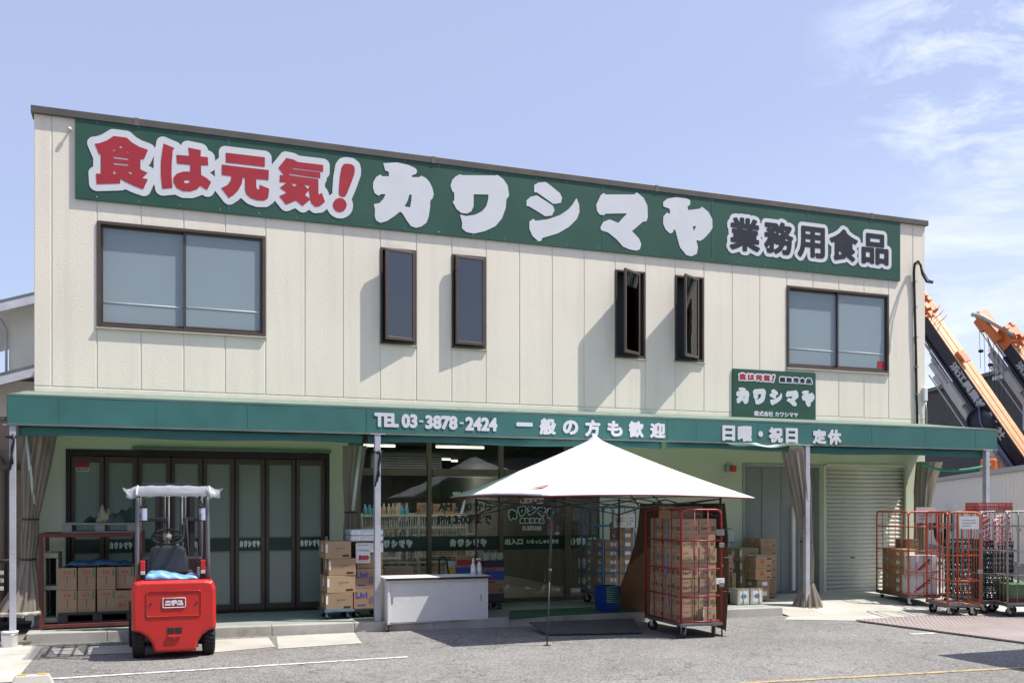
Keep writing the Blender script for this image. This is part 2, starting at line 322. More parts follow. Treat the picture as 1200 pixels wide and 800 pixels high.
# ------------------------------------------------------------------ lettering: outlines thickened by a distance field
_tx = {}
def text_edges(st):
    if st in _tx: return _tx[st]
    cu = bpy.data.curves.new('t', 'FONT'); cu.body = st; cu.fill_mode = 'FRONT'; cu.resolution_u = 3
    ob = bpy.data.objects.new('t', cu); COL.objects.link(ob); dg = bpy.context.evaluated_depsgraph_get()
    me = bpy.data.meshes.new_from_object(ob.evaluated_get(dg)); cnt = {}
    co = [(v.co.x, v.co.y) for v in me.vertices]
    key = {}; idx = [key.setdefault((round(a, 5), round(b, 5)), i) for i, (a, b) in enumerate(co)]
    for p in me.polygons:
        vs_ = [idx[i] for i in p.vertices]
        for a, b in zip(vs_, vs_[1:] + vs_[:1]):
            if (b, a) in cnt: del cnt[(b, a)]
            else: cnt[(a, b)] = 1
    E = np.array([(co[a], co[b]) for a, b in cnt], dtype=float).reshape(-1, 2, 2)
    bpy.data.objects.remove(ob); bpy.data.curves.remove(cu); bpy.data.meshes.remove(me)
    _tx[st] = E; return E
def poly_edges(polys):                        # [(points, is_hole)]
    out_ = []
    for pts, hole in polys:
        p = np.array(pts, float); ar = np.sum(p[:, 0] * np.roll(p[:, 1], -1) - np.roll(p[:, 0], -1) * p[:, 1])
        if (ar < 0) != hole: p = p[::-1]
        out_.append(np.stack([p, np.roll(p, -1, 0)], 1))
    return np.concatenate(out_)
def fit(E, x0, z0, x1, z1, keep=False):
    lo = E.reshape(-1, 2).min(0); hi = E.reshape(-1, 2).max(0); s = np.array([(x1 - x0), (z1 - z0)]) / np.maximum(hi - lo, 1e-6)
    if keep: s[:] = s.min()
    c = np.array([(x0 + x1) / 2, (z0 + z1) / 2])
    return (E - (lo + hi) / 2) * s + c
def contours(E, off, cell):
    lo = E.reshape(-1, 2).min(0) - off - 3 * cell; hi = E.reshape(-1, 2).max(0) + off + 3 * cell
    nx, ny = (int(q) + 2 for q in (hi - lo) / cell); gx = lo[0] + np.arange(nx) * cell; gy = lo[1] + np.arange(ny) * cell + cell * .0137
    d = np.full((ny, nx), 1e9); w = np.zeros((ny, nx), int); pad = abs(off) + 3 * cell
    for (ax, ay), (bx, by) in E:
        i0 = max(0, int((min(ax, bx) - pad - lo[0]) / cell)); i1 = min(nx, int((max(ax, bx) + pad - lo[0]) / cell) + 2)
        j0 = max(0, int((min(ay, by) - pad - lo[1]) / cell)); j1 = min(ny, int((max(ay, by) + pad - lo[1]) / cell) + 2)
        X = gx[None, i0:i1]; Y = gy[j0:j1, None]; dx, dy = bx - ax, by - ay; l2 = dx * dx + dy * dy + 1e-12
        t = np.clip(((X - ax) * dx + (Y - ay) * dy) / l2, 0, 1); q = np.hypot(X - ax - t * dx, Y - ay - t * dy)
        d[j0:j1, i0:i1] = np.minimum(d[j0:j1, i0:i1], q)
        if ay != by:
            a, b = (ay, by) if ay < by else (by, ay); rows = np.nonzero((gy >= a) & (gy < b))[0]
            if len(rows):
                xc = ax + (gy[rows] - ay) / dy * dx
                w[rows] += np.where(gx[None, :] > xc[:, None], 1 if by > ay else -1, 0)
    f = np.where(w != 0, -d, d) - off; f = np.clip(f, -9 * cell, 9 * cell); f[f == 0] = 1e-9
    ins = f < 0; nxt = {}; pos = {}
    c = ins[:-1, :-1].astype(int) + 2 * ins[:-1, 1:] + 4 * ins[1:, 1:] + 8 * ins[1:, :-1]
    T = {1: [(3, 0)], 2: [(0, 1)], 3: [(3, 1)], 4: [(1, 2)], 5: [(3, 0), (1, 2)], 6: [(0, 2)], 7: [(3, 2)], 8: [(2, 3)], 9: [(2, 0)], 10: [(0, 1), (2, 3)], 11: [(2, 1)], 12: [(1, 3)], 13: [(1, 0)], 14: [(0, 3)]}
    def ep(j, i, e):
        if e == 0: k = (0, j, i); a, b = (j, i), (j, i + 1)
        elif e == 1: k = (1, j, i + 1); a, b = (j, i + 1), (j + 1, i + 1)
        elif e == 2: k = (0, j + 1, i); a, b = (j + 1, i), (j + 1, i + 1)
        else: k = (1, j, i); a, b = (j, i), (j + 1, i)
        if k not in pos:
            t = f[a] / (f[a] - f[b]); pos[k] = (gx[a[1]] + t * (gx[b[1]] - gx[a[1]]), gy[a[0]] + t * (gy[b[0]] - gy[a[0]]))
        return k
    for j, i in zip(*np.nonzero((c > 0) & (c < 15))):
        for a, b in T[int(c[j, i])]: nxt[ep(j, i, a)] = ep(j, i, b)
    loops = []
    while nxt:
        k = next(iter(nxt)); lp = []
        while k in nxt: lp.append(pos[k]); k = nxt.pop(k)
        if len(lp) > 3: loops.append(lp)
    res = []
    for lp in loops:                          # drop points that lie on straight runs
        keep = [lp[0]]; tol = cell * .09
        i = 0; n = len(lp)
        while i < n - 1:
            j = min(i + 24, n - 1)
            while j > i + 1:
                ax, ay = lp[i]; bx, by = lp[j]; l = math.hypot(bx - ax, by - ay) + 1e-9
                if max(abs((bx - ax) * (ay - y) - (ax - x) * (by - ay)) / l for x, y in lp[i + 1:j]) < tol: break
                j -= 1
            i = j; keep.append(lp[i])
        if len(keep) > 3: res.append(keep)
    return res
def letters(name, E, off, Y, m, parent, cell=None, th=.0015):
    ext = np.ptp(E.reshape(-1, 2), axis=0); cell = cell or max(ext[1] / 60, .0012)
    cu = bpy.data.curves.new('c', 'CURVE'); cu.dimensions = '2D'; cu.fill_mode = 'BOTH'; cu.extrude = th
    for lp in contours(E, off, cell):
        sp = cu.splines.new('POLY'); sp.points.add(len(lp) - 1); sp.use_cyclic_u = True
        sp.points.foreach_set('co', [q for x, y in lp for q in (x, y, 0, 1)])
    ob = bpy.data.objects.new('c', cu); COL.objects.link(ob); dg = bpy.context.evaluated_depsgraph_get()
    me = bpy.data.meshes.new_from_object(ob.evaluated_get(dg)); bpy.data.objects.remove(ob); bpy.data.curves.remove(cu)
    me.transform(Matrix(((1, 0, 0, 0), (0, 0, -1, Y), (0, 1, 0, 0), (0, 0, 0, 1)))); me.name = name; me.materials.clear(); me.materials.append(m)
    o = bpy.data.objects.new(name, me); COL.objects.link(o); o.parent = parent
    return o
def rect(x0, y0, x1, y1, Y, z=None):          # pixel corners (top left, bottom right) -> rectangle on the plane
    if z: ox, oy, s = z; x0, x1, y0, y1 = ox + x0 / s, ox + x1 / s, oy + y0 / s, oy + y1 / s
    a, b = P(x0, y0, Y), P(x1, y1, Y); return a.x, b.z, b.x, a.z
def inset(r, q): return r[0] + q, r[1] + q, r[2] - q, r[3] - q

# ------------------------------------------------------------------ ground, road, walkway
def structure(o): o['kind'] = 'structure'; return o
KERB = [(-1.42, -1.62), (.5, -1.80), (2.75, -1.92), (5.0, -2.12), (8.4, -2.25), (9.62, -2.28)]
def kerb_y(x):
    for (a, b), (c, d) in zip(KERB, KERB[1:]):
        if x <= c: return b + (d - b) * (x - a) / (c - a)
    return KERB[-1][1]
g = MB(); g.add([(-400, -400, 0), (400, -400, 0), (400, 600, 0), (-400, 600, 0)], [(0, 1, 2, 3)]); structure(g.build('ground', M_ASPH))
PLZ = .135
g = MB(); pts = [(x, y + .14) for x, y in KERB] + [(9.62, .3), (-1.42, .3)]
g.add([(x, y, PLZ - .004) for x, y in pts], [tuple(range(len(pts)))]); structure(g.build('walkway', M_PLAT))
g = MB()
for (a, b), (c, d) in zip(KERB, KERB[1:]):
    n = max(1, round((c - a) / 1.0))
    for i in range(n):
        x0, x1 = a + (c - a) * i / n + .0012, a + (c - a) * (i + 1) / n - .0012; y0, y1 = kerb_y(x0), kerb_y(x1)
        g.add([(x0, y0, -.05), (x1, y1, -.05), (x1, y1 + .15, -.05), (x0, y0 + .15, -.05), (x0, y0 + .012, PLZ), (x1, y1 + .012, PLZ), (x1, y1 + .15, PLZ), (x0, y0 + .15, PLZ)],
              [(0, 3, 2, 1), (4, 5, 6, 7), (0, 1, 5, 4), (1, 2, 6, 5), (2, 3, 7, 6), (3, 0, 4, 7)])
structure(g.build('kerb', M_CONC, bev=.012))
g = MB(); g.add([(-1.42, -1.47, -.05), (-1.42, .3, -.05), (-1.27, .3, -.05), (-1.27, -1.47, -.05), (-1.42, -1.47, PLZ), (-1.42, .3, PLZ), (-1.27, .3, PLZ), (-1.27, -1.47, PLZ)],
    [(0, 1, 2, 3), (7, 6, 5, 4), (0, 4, 5, 1), (1, 5, 6, 2), (2, 6, 7, 3), (3, 7, 4, 0)]); structure(g.build('side_kerb', M_CONC, bev=.012))
# concrete ramp in front of the shutter, rising to the sill
g = MB(); g.add([(9.64, -2.45, .006), (15.5, -2.5, .006), (15.5, .2, .09), (9.64, .2, .125), (9.64, -1.6, .10), (15.5, -1.6, .05)], [(0, 1, 5, 4), (4, 5, 2, 3)]); structure(g.build('concrete_ramp', M_CONC2))
g = MB(); a = [G(1003, 727), G(945, 723)]; g.add([(9.3, -2.75, .005), (10.2, -3.25, .005), (30, -4.2, .005), (30, -2.4, .005), (9.64, -2.4, .0052)], [(0, 1, 2, 3, 4)]); structure(g.build('concrete_apron', M_CONC2))
g = MB(); q = [G(51, 757), G(17, 799), G(-130, 799), G(-130, 757)]; g.add([(p.x, p.y, .007) for p in q], [(0, 1, 2, 3)]); g.add([(-1.45, -1.9, .005), (-9, -2.2, .005), (-9, 6, .005), (-1.45, 6, .005)], [(0, 1, 2, 3)]); structure(g.build('corner_pavement', M_CONC2))
g = MB()
for x0, x1, e in ((60, 98, 4), (102, 158, 2), (250, 322, 0), (324, 423, 2)):
    q = [G(x0 + e, 770 - e - (x0 - 60) * .03), G(x1 + 1, 769 - (x1 - 60) * .043), G(x1 - 8, 761 - (x1 - 60) * .055), G(x0, 760 - (x0 - 60) * .055)]
    g.add([(p.x, p.y, .005) for p in q], [(0, 1, 2, 3)])
structure(g.build('concrete_strip', M_CONC2))
def stripe(name, a, b, w, m, z=.006, n=40):
    a, b = Vector(a), Vector(b); t = (b - a).normalized(); nn = Vector((-t.y, t.x, 0)); rnd = random.Random(name)
    def fn(u, v): p = a + (b - a) * u + nn * w * (v - .5) * (1 + rnd.uniform(-.12, .12)); return (p.x, p.y, z)
    g = MB(); g.grid(fn, n, 1, False); return structure(g.build(name, m))
stripe('parking_line', G(-40, 801.5), G(478, 769.5), .075, M_LINE)
stripe('yellow_line', G(860, 801), G(1260, 778.5), .085, M_YEL)
stripe('faded_line', G(1068, 743), G(1096, 741.5), .10, M_LINE, n=6)

# ------------------------------------------------------------------ traced sign glyphs (wall coordinates)
YS = -.045
def tr(z, polys):
    ox, oy, s = z; o = []
    for k, pts in enumerate(polys):
        hole = pts and pts[0] == 'h'; pts = pts[1:] if hole else pts
        o.append(([(lambda w: (w.x, w.z))(P(ox + x / s, oy + y / s, YS)) for x, y in pts], hole))
    return poly_edges(o)
def ell(cx, cy, rx, ry, n=18): return [(cx + rx * math.cos(2 * math.pi * i / n), cy + ry * math.sin(2 * math.pi * i / n)) for i in range(n)]
ZA = (90, 140, 6.6667); ZB = (250, 160, 6.6667); ZC = (430, 170, 6.0); ZD = (600, 190, 4.8); ZE = (840, 240, 5.4545)
GL = {}
GL['food'] = tr(ZA, [[(140,190),(175,187),(235,165),(288,130),(390,143),(430,180),(490,215),(557,238),(525,312),(498,310),(497,390),(515,400),(553,416),(510,460),(556,466),(520,545),(450,520),(380,487),(340,463),(340,500),(155,505),(150,423),(188,425),(187,270),(175,273)],
    ['h',(344,206),(366,226),(328,222)], ['h',(300,232),(298,248),(275,244)], ['h',(388,247),(412,262),(392,260)], ['h',(286,292),(404,307),(402,319),(288,304)], ['h',(287,340),(404,353),(402,364),(288,352)], ['h',(287,395),(310,425),(286,428)], ['h',(393,407),(436,414),(424,431)]])
GL['wa'] = tr(ZA, [[(678,188),(765,225),(750,240),(742,340),(740,440),(748,535),(668,542),(657,440),(657,330),(668,250)],
    [(870,220),(970,240),(966,290),(1024,295),(1027,360),(970,358),(972,435),(1010,455),(1050,490),(1018,552),(965,518),(940,545),(890,562),(830,560),(780,535),(755,490),(755,455),(780,425),(830,408),(886,408),(886,355),(783,345),(778,277),(880,285)], ['h',(833,484),(848,474),(872,474),(884,485),(872,498),(846,498)]])
GL['gen'] = tr(ZB, [[(97,127),(403,163),(402,238),(98,203)], [(66,220),(434,263),(431,341),(335,332),(335,395),(345,415),(362,410),(360,377),(437,408),(428,480),(400,500),(340,498),(290,480),(258,450),(248,420),(247,325),(230,320),(222,370),(195,420),(160,455),(122,480),(62,402),(110,380),(135,345),(142,310),(66,300)]])
GL['ki'] = tr(ZB, [[(570,168),(625,180),(660,200),(859,223),(858,277),(622,247),(620,256),(836,281),(835,327),(597,292),(588,302),(820,334),(822,455),(848,440),(872,510),(830,545),(795,548),(765,520),(757,492),(697,543),(645,500),(568,532),(515,465),(575,440),(520,400),(575,360),(518,357),(520,300),(553,304),(508,245)],
    ['h',(603,366),(655,372),(635,392)], ['h',(705,378),(752,383),(742,412)], ['h',(746,418),(756,486),(716,458)]])
GL['ex'] = tr(ZB, [[(1040,212),(1080,217),(1100,232),(1105,255),(1103,290),(1075,370),(1040,455),(1030,468),(1015,472),(990,464),(981,448),(980,430),(988,320),(1002,240),(1018,217)], ell(988, 535, 54, 55)])
GL['ka'] = tr(ZC, [[(115,128),(215,122),(290,140),(335,160),(350,172),(352,190),(345,203),(318,213),(316,226),(368,226),(382,215),(415,232),(440,260),(460,300),(470,345),(462,375),(446,390),(444,440),(435,500),(420,545),(385,572),(345,582),(310,570),(280,530),(250,480),(234,467),(200,495),(140,535),(95,547),(65,530),(55,500),(57,455),(48,415),(85,410),(115,380),(132,345),(100,345),(82,357),(55,340),(42,300),(45,260),(65,225),(95,207),(108,220),(155,220),(155,190),(128,178)],
    ['h',(298,350),(315,348),(312,390),(304,438),(264,432),(285,395)]])
GL['wakana'] = tr(ZC, [[(655,205),(672,212),(905,214),(918,210),(960,240),(990,285),(1000,355),(980,383),(977,440),(950,515),(905,570),(830,605),(755,622),(700,612),(668,585),(670,545),(655,488),(700,500),(760,490),(810,465),(840,430),(852,385),(855,348),(750,346),(750,430),(735,465),(705,482),(665,478),(630,450),(602,397),(614,390),(614,335),(600,325),(588,285),(600,245),(625,220)]])
GL['shi'] = tr(ZD, [[(125,128),(150,115),(190,112),(215,130),(270,175),(282,200),(275,230),(232,235),(200,212),(140,170),(125,170)], [(82,215),(105,195),(140,187),(180,212),(230,245),(240,270),(225,300),(188,305),(140,275),(95,248),(82,248)],
    [(363,202),(378,240),(380,280),(365,320),(320,365),(260,400),(170,427),(165,442),(150,446),(115,415),(98,375),(98,335),(120,318),(132,330),(200,322),(270,298),(315,268),(340,240)]])
GL['ma'] = tr(ZD, [[(500,185),(518,173),(525,182),(690,182),(702,170),(740,200),(762,245),(764,310),(755,335),(740,333),(675,388),(715,430),(727,460),(720,490),(700,498),(660,490),(625,475),(590,435),(540,395),(500,382),(498,365),(515,335),(550,322),(598,342),(648,288),(525,290),(520,298),(495,296),(478,275),(474,240)]])
GL['ya'] = tr(ZD, [[(850,225),(875,205),(925,197),(985,205),(1003,215),(1002,240),(988,250),(990,270),(1058,262),(1068,250),(1105,280),(1127,320),(1128,370),(1115,392),(1080,430),(1060,443),(1037,438),(1046,480),(1040,515),(1010,530),(980,522),(945,478),(940,460),(938,455),(918,378),(910,380),(905,395),(890,402),(865,380),(850,345),(852,305),(873,283),(882,290),(890,288),(887,262),(868,255),(852,250)], ['h',(1017,362),(1037,358),(1022,390)]])
E_RED = np.concatenate([GL[k] for k in ('food', 'wa', 'gen', 'ki', 'ex')])
E_KANA = np.concatenate([GL[k] for k in ('ka', 'wakana', 'shi', 'ma', 'ya')])
BK = [('業',84,74,274,306),('務',304,100,488,325),('用',517,130,690,348),('食',722,147,900,368),('品',926,176,1097,390)]
E_BLK = np.concatenate([fit(text_edges(c), *inset(rect(a, b, d, e, YS, ZE), .022)) for c, a, b, d, e in BK])
E_BLK0 = E_BLK
# ------------------------------------------------------------------ the shop building
B = thing('shop_building', 'two storey cream shop building with panelled upper wall, glass shopfront and roller shutter', 'building')
XL, XR = P(40, 300).x, P(1084, 380).x
ZT = P(560, 191).z - .085; ZU = 3.36
XJ0 = P(401.9, 400).x; joints = [XJ0 + .6 * k for k in range(-8, 21)]; joints = [x for x in joints if XL + .15 < x < XR - .15]
def snap(x): return min(joints, key=lambda j: abs(j - x))
WINS = []
for a, b in (((116, 261), (311, 392)), ((444.6, 289), (486.6, 404)), ((527.5, 296), (568.4, 409)), ((719.5, 315.5), (755.5, 421.5)), ((790.4, 321.5), (823.8, 426)), ((920, 335), (1042, 440))):
    p, q = P(*a), P(*b); WINS.append([snap(p.x) + .004, snap(q.x) - .004, q.z, p.z])
zt, zb = sum(w[3] for w in WINS) / 6, sum(w[2] for w in WINS) / 6
for w in WINS: w[2], w[3] = zb, zt
ZS = ZU + .12                                 # horizontal joint above the base strip
g = MB(); sl_ = MB(); ed = [XL] + joints + [XR]
for i, (a, b) in enumerate(zip(ed, ed[1:])):
    a2, b2 = a + (.007 if i else 0), b - (.007 if i < len(ed) - 2 else 0)
    rows = [(ZS + .006, ZT)]
    for w in WINS:
        if w[0] < (a + b) / 2 < w[1]: rows = [(ZS + .006, w[2]), (w[3], ZT)]
    for z0, z1 in rows: g.span((a2, 0, z0), (b2, .16, z1))
g.span((XL, .0, ZU - .1), (XR, .16, ZS - .006))
g.build('upper_wall', M_STUC, B, bev=.007, seg=2)
for x in joints:
    rows = [(ZS, ZT)]
    for w in WINS:
        if w[0] < x < w[1]: rows = [(ZS, w[2]), (w[3], ZT)]
    for z0, z1 in rows: sl_.span((x - .0068, .0075, z0), (x + .0068, .1, z1 - .002))
sl_.span((XL + .002, .0075, ZS - .0058), (XR - .002, .1, ZS + .0058))
sl_.build('joint_sealant', mat('sealant', (.66, .62, .53), .7, var=.1), B)
g = MB(); g.span((XL - .04, -.055, ZT - .03), (XR + .04, .25, ZT + .075)); g.build('parapet_cap', M_TRIM, B, bev=.006)
for px in (160, 507, 768, 1020): g = MB(); x = P(px, 190).x; g.span((x - .03, -.059, ZT - .033), (x + .03, .25, ZT + .079)); g.build('cap_joint', mat('cap_joint_metal', (.13, .115, .1), .5), B)
g = MB(); g.span((XL + .01, .16, ZT - .3), (XR - .01, 12, ZT - .15)); g.span((XL, .165, 0), (XL + .15, 12, ZT - .001)); g.span((XR - .15, .165, 0), (XR, 12, ZT - .001)); g.span((XL + .16, 11.85, 0), (XR - .16, 12, ZT - .001)); g.span((XL + .16, .17, 3.05), (XR - .16, 11.8, 3.3))
g.build('side_wall', M_STUC, B)
g = MB(); g.span((XL + .2, .9, 3.31), (XR - .2, .92, ZT - .32)); g.build('inner_wall', M_DARK, B)  # near-black sheet stands in for the shade of the upper rooms
# first floor sliding windows
def slider(w, split, name_sticker=None):
    x0, x1, z0, z1 = w
    f = MB(); t = .045
    f.span((x0, -.022, z0), (x0 + t, .12, z1)); f.span((x1 - t, -.022, z0), (x1, .12, z1)); f.span((x0 + t, -.022, z1 - t), (x1 - t, .12, z1)); f.span((x0 + t, -.03, z0), (x1 - t, .12, z0 + t))
    fr = f.build('window_frame', M_BRONZE, B, bev=.004)
    s = MB(); s.span((x0 - .02, -.045, z0 - .022), (x1 + .02, .02, z0 - .001)); s.build('window_sill', mat('sill', (.45, .41, .34), .6), fr, bev=.004)
    xm = x0 + (x1 - x0) * split
    for k, (a, b, y) in enumerate(((x0 + t, xm + .022, .055), (xm - .022, x1 - t, .015))):
        s = MB(); e = .034
        s.span((a, y, z0 + t), (a + e, y + .03, z1 - t)); s.span((b - e, y, z0 + t), (b, y + .03, z1 - t)); s.span((a + e, y, z1 - t - e), (b - e, y + .03, z1 - t)); s.span((a + e, y, z0 + t), (b - e, y + .03, z0 + t + .05))
        sh = s.build('window_sash', M_BRONZE, B, bev=.003)
        p = MB(); p.span((a + e, y + .012, z0 + t + .05), (b - e, y + .017, z1 - t - e)); p.build('pane', M_UPFR, sh)
        if k == 0: l = MB(); l.span((b - .024, y - .012, z0 + .62), (b - .006, y + .002, z0 + .72)); l.build('latch', M_STEEL, sh, bev=.003)
    bl = MB(); zr = z0 + (z1 - z0) * .235
    bl.span((x0 + t, .125, zr + .03), (x1 - t, .128, z1)); bl.span((x0 + t, .15, z0), (x1 - t, .153, zr + .035)); b_ = bl.build('window_blind', M_BLIND, B)
    [MB().cyl((xa_, yy_, zr + .02), (xb_, yy_, zr + .014), .007, 8).build('blind_rail', mat('blind_rail', (.72, .74, .70), .5), b_) for xa_, xb_, yy_ in ((x0 + t + .04, x0 + (x1 - x0) * split - .02, .0665), (x0 + (x1 - x0) * split + .02, x1 - t - .04, .0265))]
slider(WINS[0], .51); slider(WINS[5], .5)
s = MB(); r = rect(1030, 424, 1040, 436, -.004); s.span((r[0], -.001, r[1]), (r[2], .0, r[3]))
def sticker(r, y, nm):
    w, h = r[2] - r[0], r[3] - r[1]
    t = thing('security_sticker', nm, 'sticker', (r[0] + w / 2, y, r[1]))
    s = MB(); s.span((-w / 2, -.002, h * .3), (w / 2, 0, h)); s.build('red_field', M_RED, t)
    s = MB(); s.span((-w / 2, -.002, 0), (w / 2, 0, h * .298)); s.build('white_strip', M_WHITE, t)
    letters('lettering', fit(text_edges('SECOM'), -w * .42, h * .06, w * .42, h * .24), .0015, -.004, M_INK, t, th=.0008)
sticker(rect(1028.5, 423, 1037, 435.5, .022), .0225, 'red and white security sticker in the corner of the upper right window')
# narrow casement windows, hinged on the right, standing open by different amounts
for w, ang in zip(WINS[1:5], (13, 7, 33, 32)):
    x0, x1, z0, z1 = w; t = .035; f = MB()
    f.span((x0, -.012, z0), (x0 + t, .13, z1)); f.span((x1 - t, -.012, z0), (x1, .13, z1)); f.span((x0 + t, -.012, z1 - t), (x1 - t, .13, z1)); f.span((x0 + t, -.03, z0), (x1 - t, .13, z0 + t + .01))
    f.build('casement_frame', M_BRONZE, B, bev=.004)
    s = MB(); s.span((x0 - .02, -.04, z0 - .02), (x1 + .02, .02, z0 - .001)); s.build('window_sill', mat('sill', (.45, .41, .34), .6), B, bev=.004)
    wd = x1 - x0 - 2 * t; h0, h1 = z0 + t + .02, z1 - t - .006; e = .042; s = MB()
    s.span((-wd, -.036, h0), (-wd + e, 0, h1)); s.span((-e, -.036, h0), (0, 0, h1)); s.span((-wd + e, -.036, h1 - e), (-e, 0, h1)); s.span((-wd + e, -.036, h0), (-e, 0, h0 + e + .01))
    sh = s.build('casement_sash', M_BRONZE, B, bev=.004, loc=(x1 - t - .004 - (.10 if ang > 20 else 0), -.016, 0)); sh.rotation_euler = (0, 0, R(ang))
    p = MB(); p.span((-wd + e, -.022, h0 + e + .01), (-e, -.016, h1 - e)); p.build('pane', M_DKGL if ang < 20 else M_CASGL, sh)
    s = MB(); s.span((x0 + t, .32, z0), (x1 - t, .33, z1)); s.build('room_screen', mat('room_screen', (.09, .10, .105), .8), B)  # dark panel stands in for the dim room behind the open sash
    a = R(ang); s = MB(); s.tube([(x0 + t + .03, -.01, z0 + .07), (x1 - t - .3 * math.cos(a), -.016 - .28 * math.sin(a), z0 + .066)], .007, 6); s.build('stay_arm', M_DKSTEEL, B)
# ground floor wall with its openings
XD0, XD1, ZD = P(77, 525).x, P(386, 530).x, P(200, 528).z
XS0, XS1, ZSF = P(416, 600).x, P(703, 600).x, 2.98
XO0, XO1, XH0, XH1, ZO, ZH = P(870, 600).x, P(962, 600).x, P(964, 600).x, P(1063, 600).x, P(900, 543).z, P(1010, 546).z
g = MB(); zb_ = -.05
for a, b, z0, z1 in ((XL, XD0, zb_, 3.25), (XD0, XD1, ZD, 3.25), (XD1, XS0, zb_, 3.25), (XS0, XS1, ZSF, 3.25), (XS1, XO0, zb_, 3.25), (XO0, XH1, ZO, 3.25), (XO1, XH0, zb_, ZO), (XH1, XR, zb_, 3.25)):
    g.span((a, 0.001, z0), (b, .16, z1))
g.build('lower_wall', M_CREAM, B)
g = MB(); g.span((XD0, .17, zb_), (XD1, .9, .13)); g.span((XS0, -.02, zb_), (XS1, .17, .132)); g.build('threshold', M_CONC, B)
g = MB(); x0, x1, z0 = XD0, XD1, .132; t = .06
g.span((x0, -.015, z0), (x0 + t, .14, ZD)); g.span((x1 - t, -.015, z0), (x1, .14, ZD)); g.span((x0 + t, -.02, ZD - .09), (x1 - t, .14, ZD)); g.span((x0 + t, -.01, z0), (x1 - t, .14, z0 + .03))
g.build('door_frame', M_DKBRONZE, B, bev=.004)
g = MB(); g.span((XD0 + .9, -.06, ZD + .005), (XD1 + .02, -.002, ZD + .055)); g.build('door_rail', mat('rail_green', (.12, .17, .14), .5), B, bev=.006)
ps = [(87.5, 117), (127.5, 156), (167, 195), (205, 232.5), (242.5, 269.5), (280, 305.5), (315.5, 341.5), (351, 376)]
YD = .05
BT, BB = P(300, 629.5, YD).z, P(300, 645, YD).z
kana_band = E_KANA
for i, (a, b) in enumerate(ps):
    xa, xb = P(a, 600, YD).x, P(b, 600, YD).x
    la = XD0 + t + .004 if i == 0 else (P(ps[i - 1][1], 600, YD).x + xa) / 2 + .004; lb = XD1 - t - .004 if i == 7 else (xb + P(ps[i + 1][0], 600, YD).x) / 2 - .004
    zt_ = ZD - .095; zp0, zp1 = z0 + .13, ZD - .19; s = MB()
    s.span((la, YD - .03, z0 + .035), (xa, YD + .02, zt_)); s.span((xb, YD - .03, z0 + .035), (lb, YD + .02, zt_)); s.span((xa, YD - .03, zp1), (xb, YD + .02, zt_)); s.span((xa, YD - .03, z0 + .035), (xb, YD + .02, zp0))
    lf = s.build('folding_door', M_BRONZE, B, bev=.006)
    s = MB(); s.span((xa, YD, zp0), (xb, YD + .006, zp1)); s.build('pane', M_FROST, lf)
    s = MB(); s.span((xa, YD - .002, BB), (xb, YD - .0005, BT)); s.build('band', M_BAND, lf)
    s = MB(); s.span((xa, YD - .002, BT + .012), (xb, YD - .0005, BT + .017)); s.span((xa, YD - .002, BB - .017), (xb, YD - .0005, BB - .012)); s.build('band_line', M_BAND, lf)
    if i % 2: letters('lettering', fit(kana_band, xa + .012, BB + (BT - BB) * .28, xb - .012, BB + (BT - BB) * .78), .002, YD - .004, M_BANDTX, lf, cell=.0022, th=.0008)
    s = MB(); s.span((la - .001, YD - .036, z0 + .04), (la + .012, YD - .031, zt_ - .004)); s.build('edge_seal', M_DKBRONZE, lf)
s = MB(); r = rect(381, 628, 384, 640, -.02); s.span((r[0], -.05, r[1]), (r[2], -.02, r[3])); s.build('door_handle', M_STEEL, B, bev=.008)
sticker(rect(89, 537, 104.5, 552, YD - .003), YD - .003, 'red and white security sticker on the leftmost folding door pane')
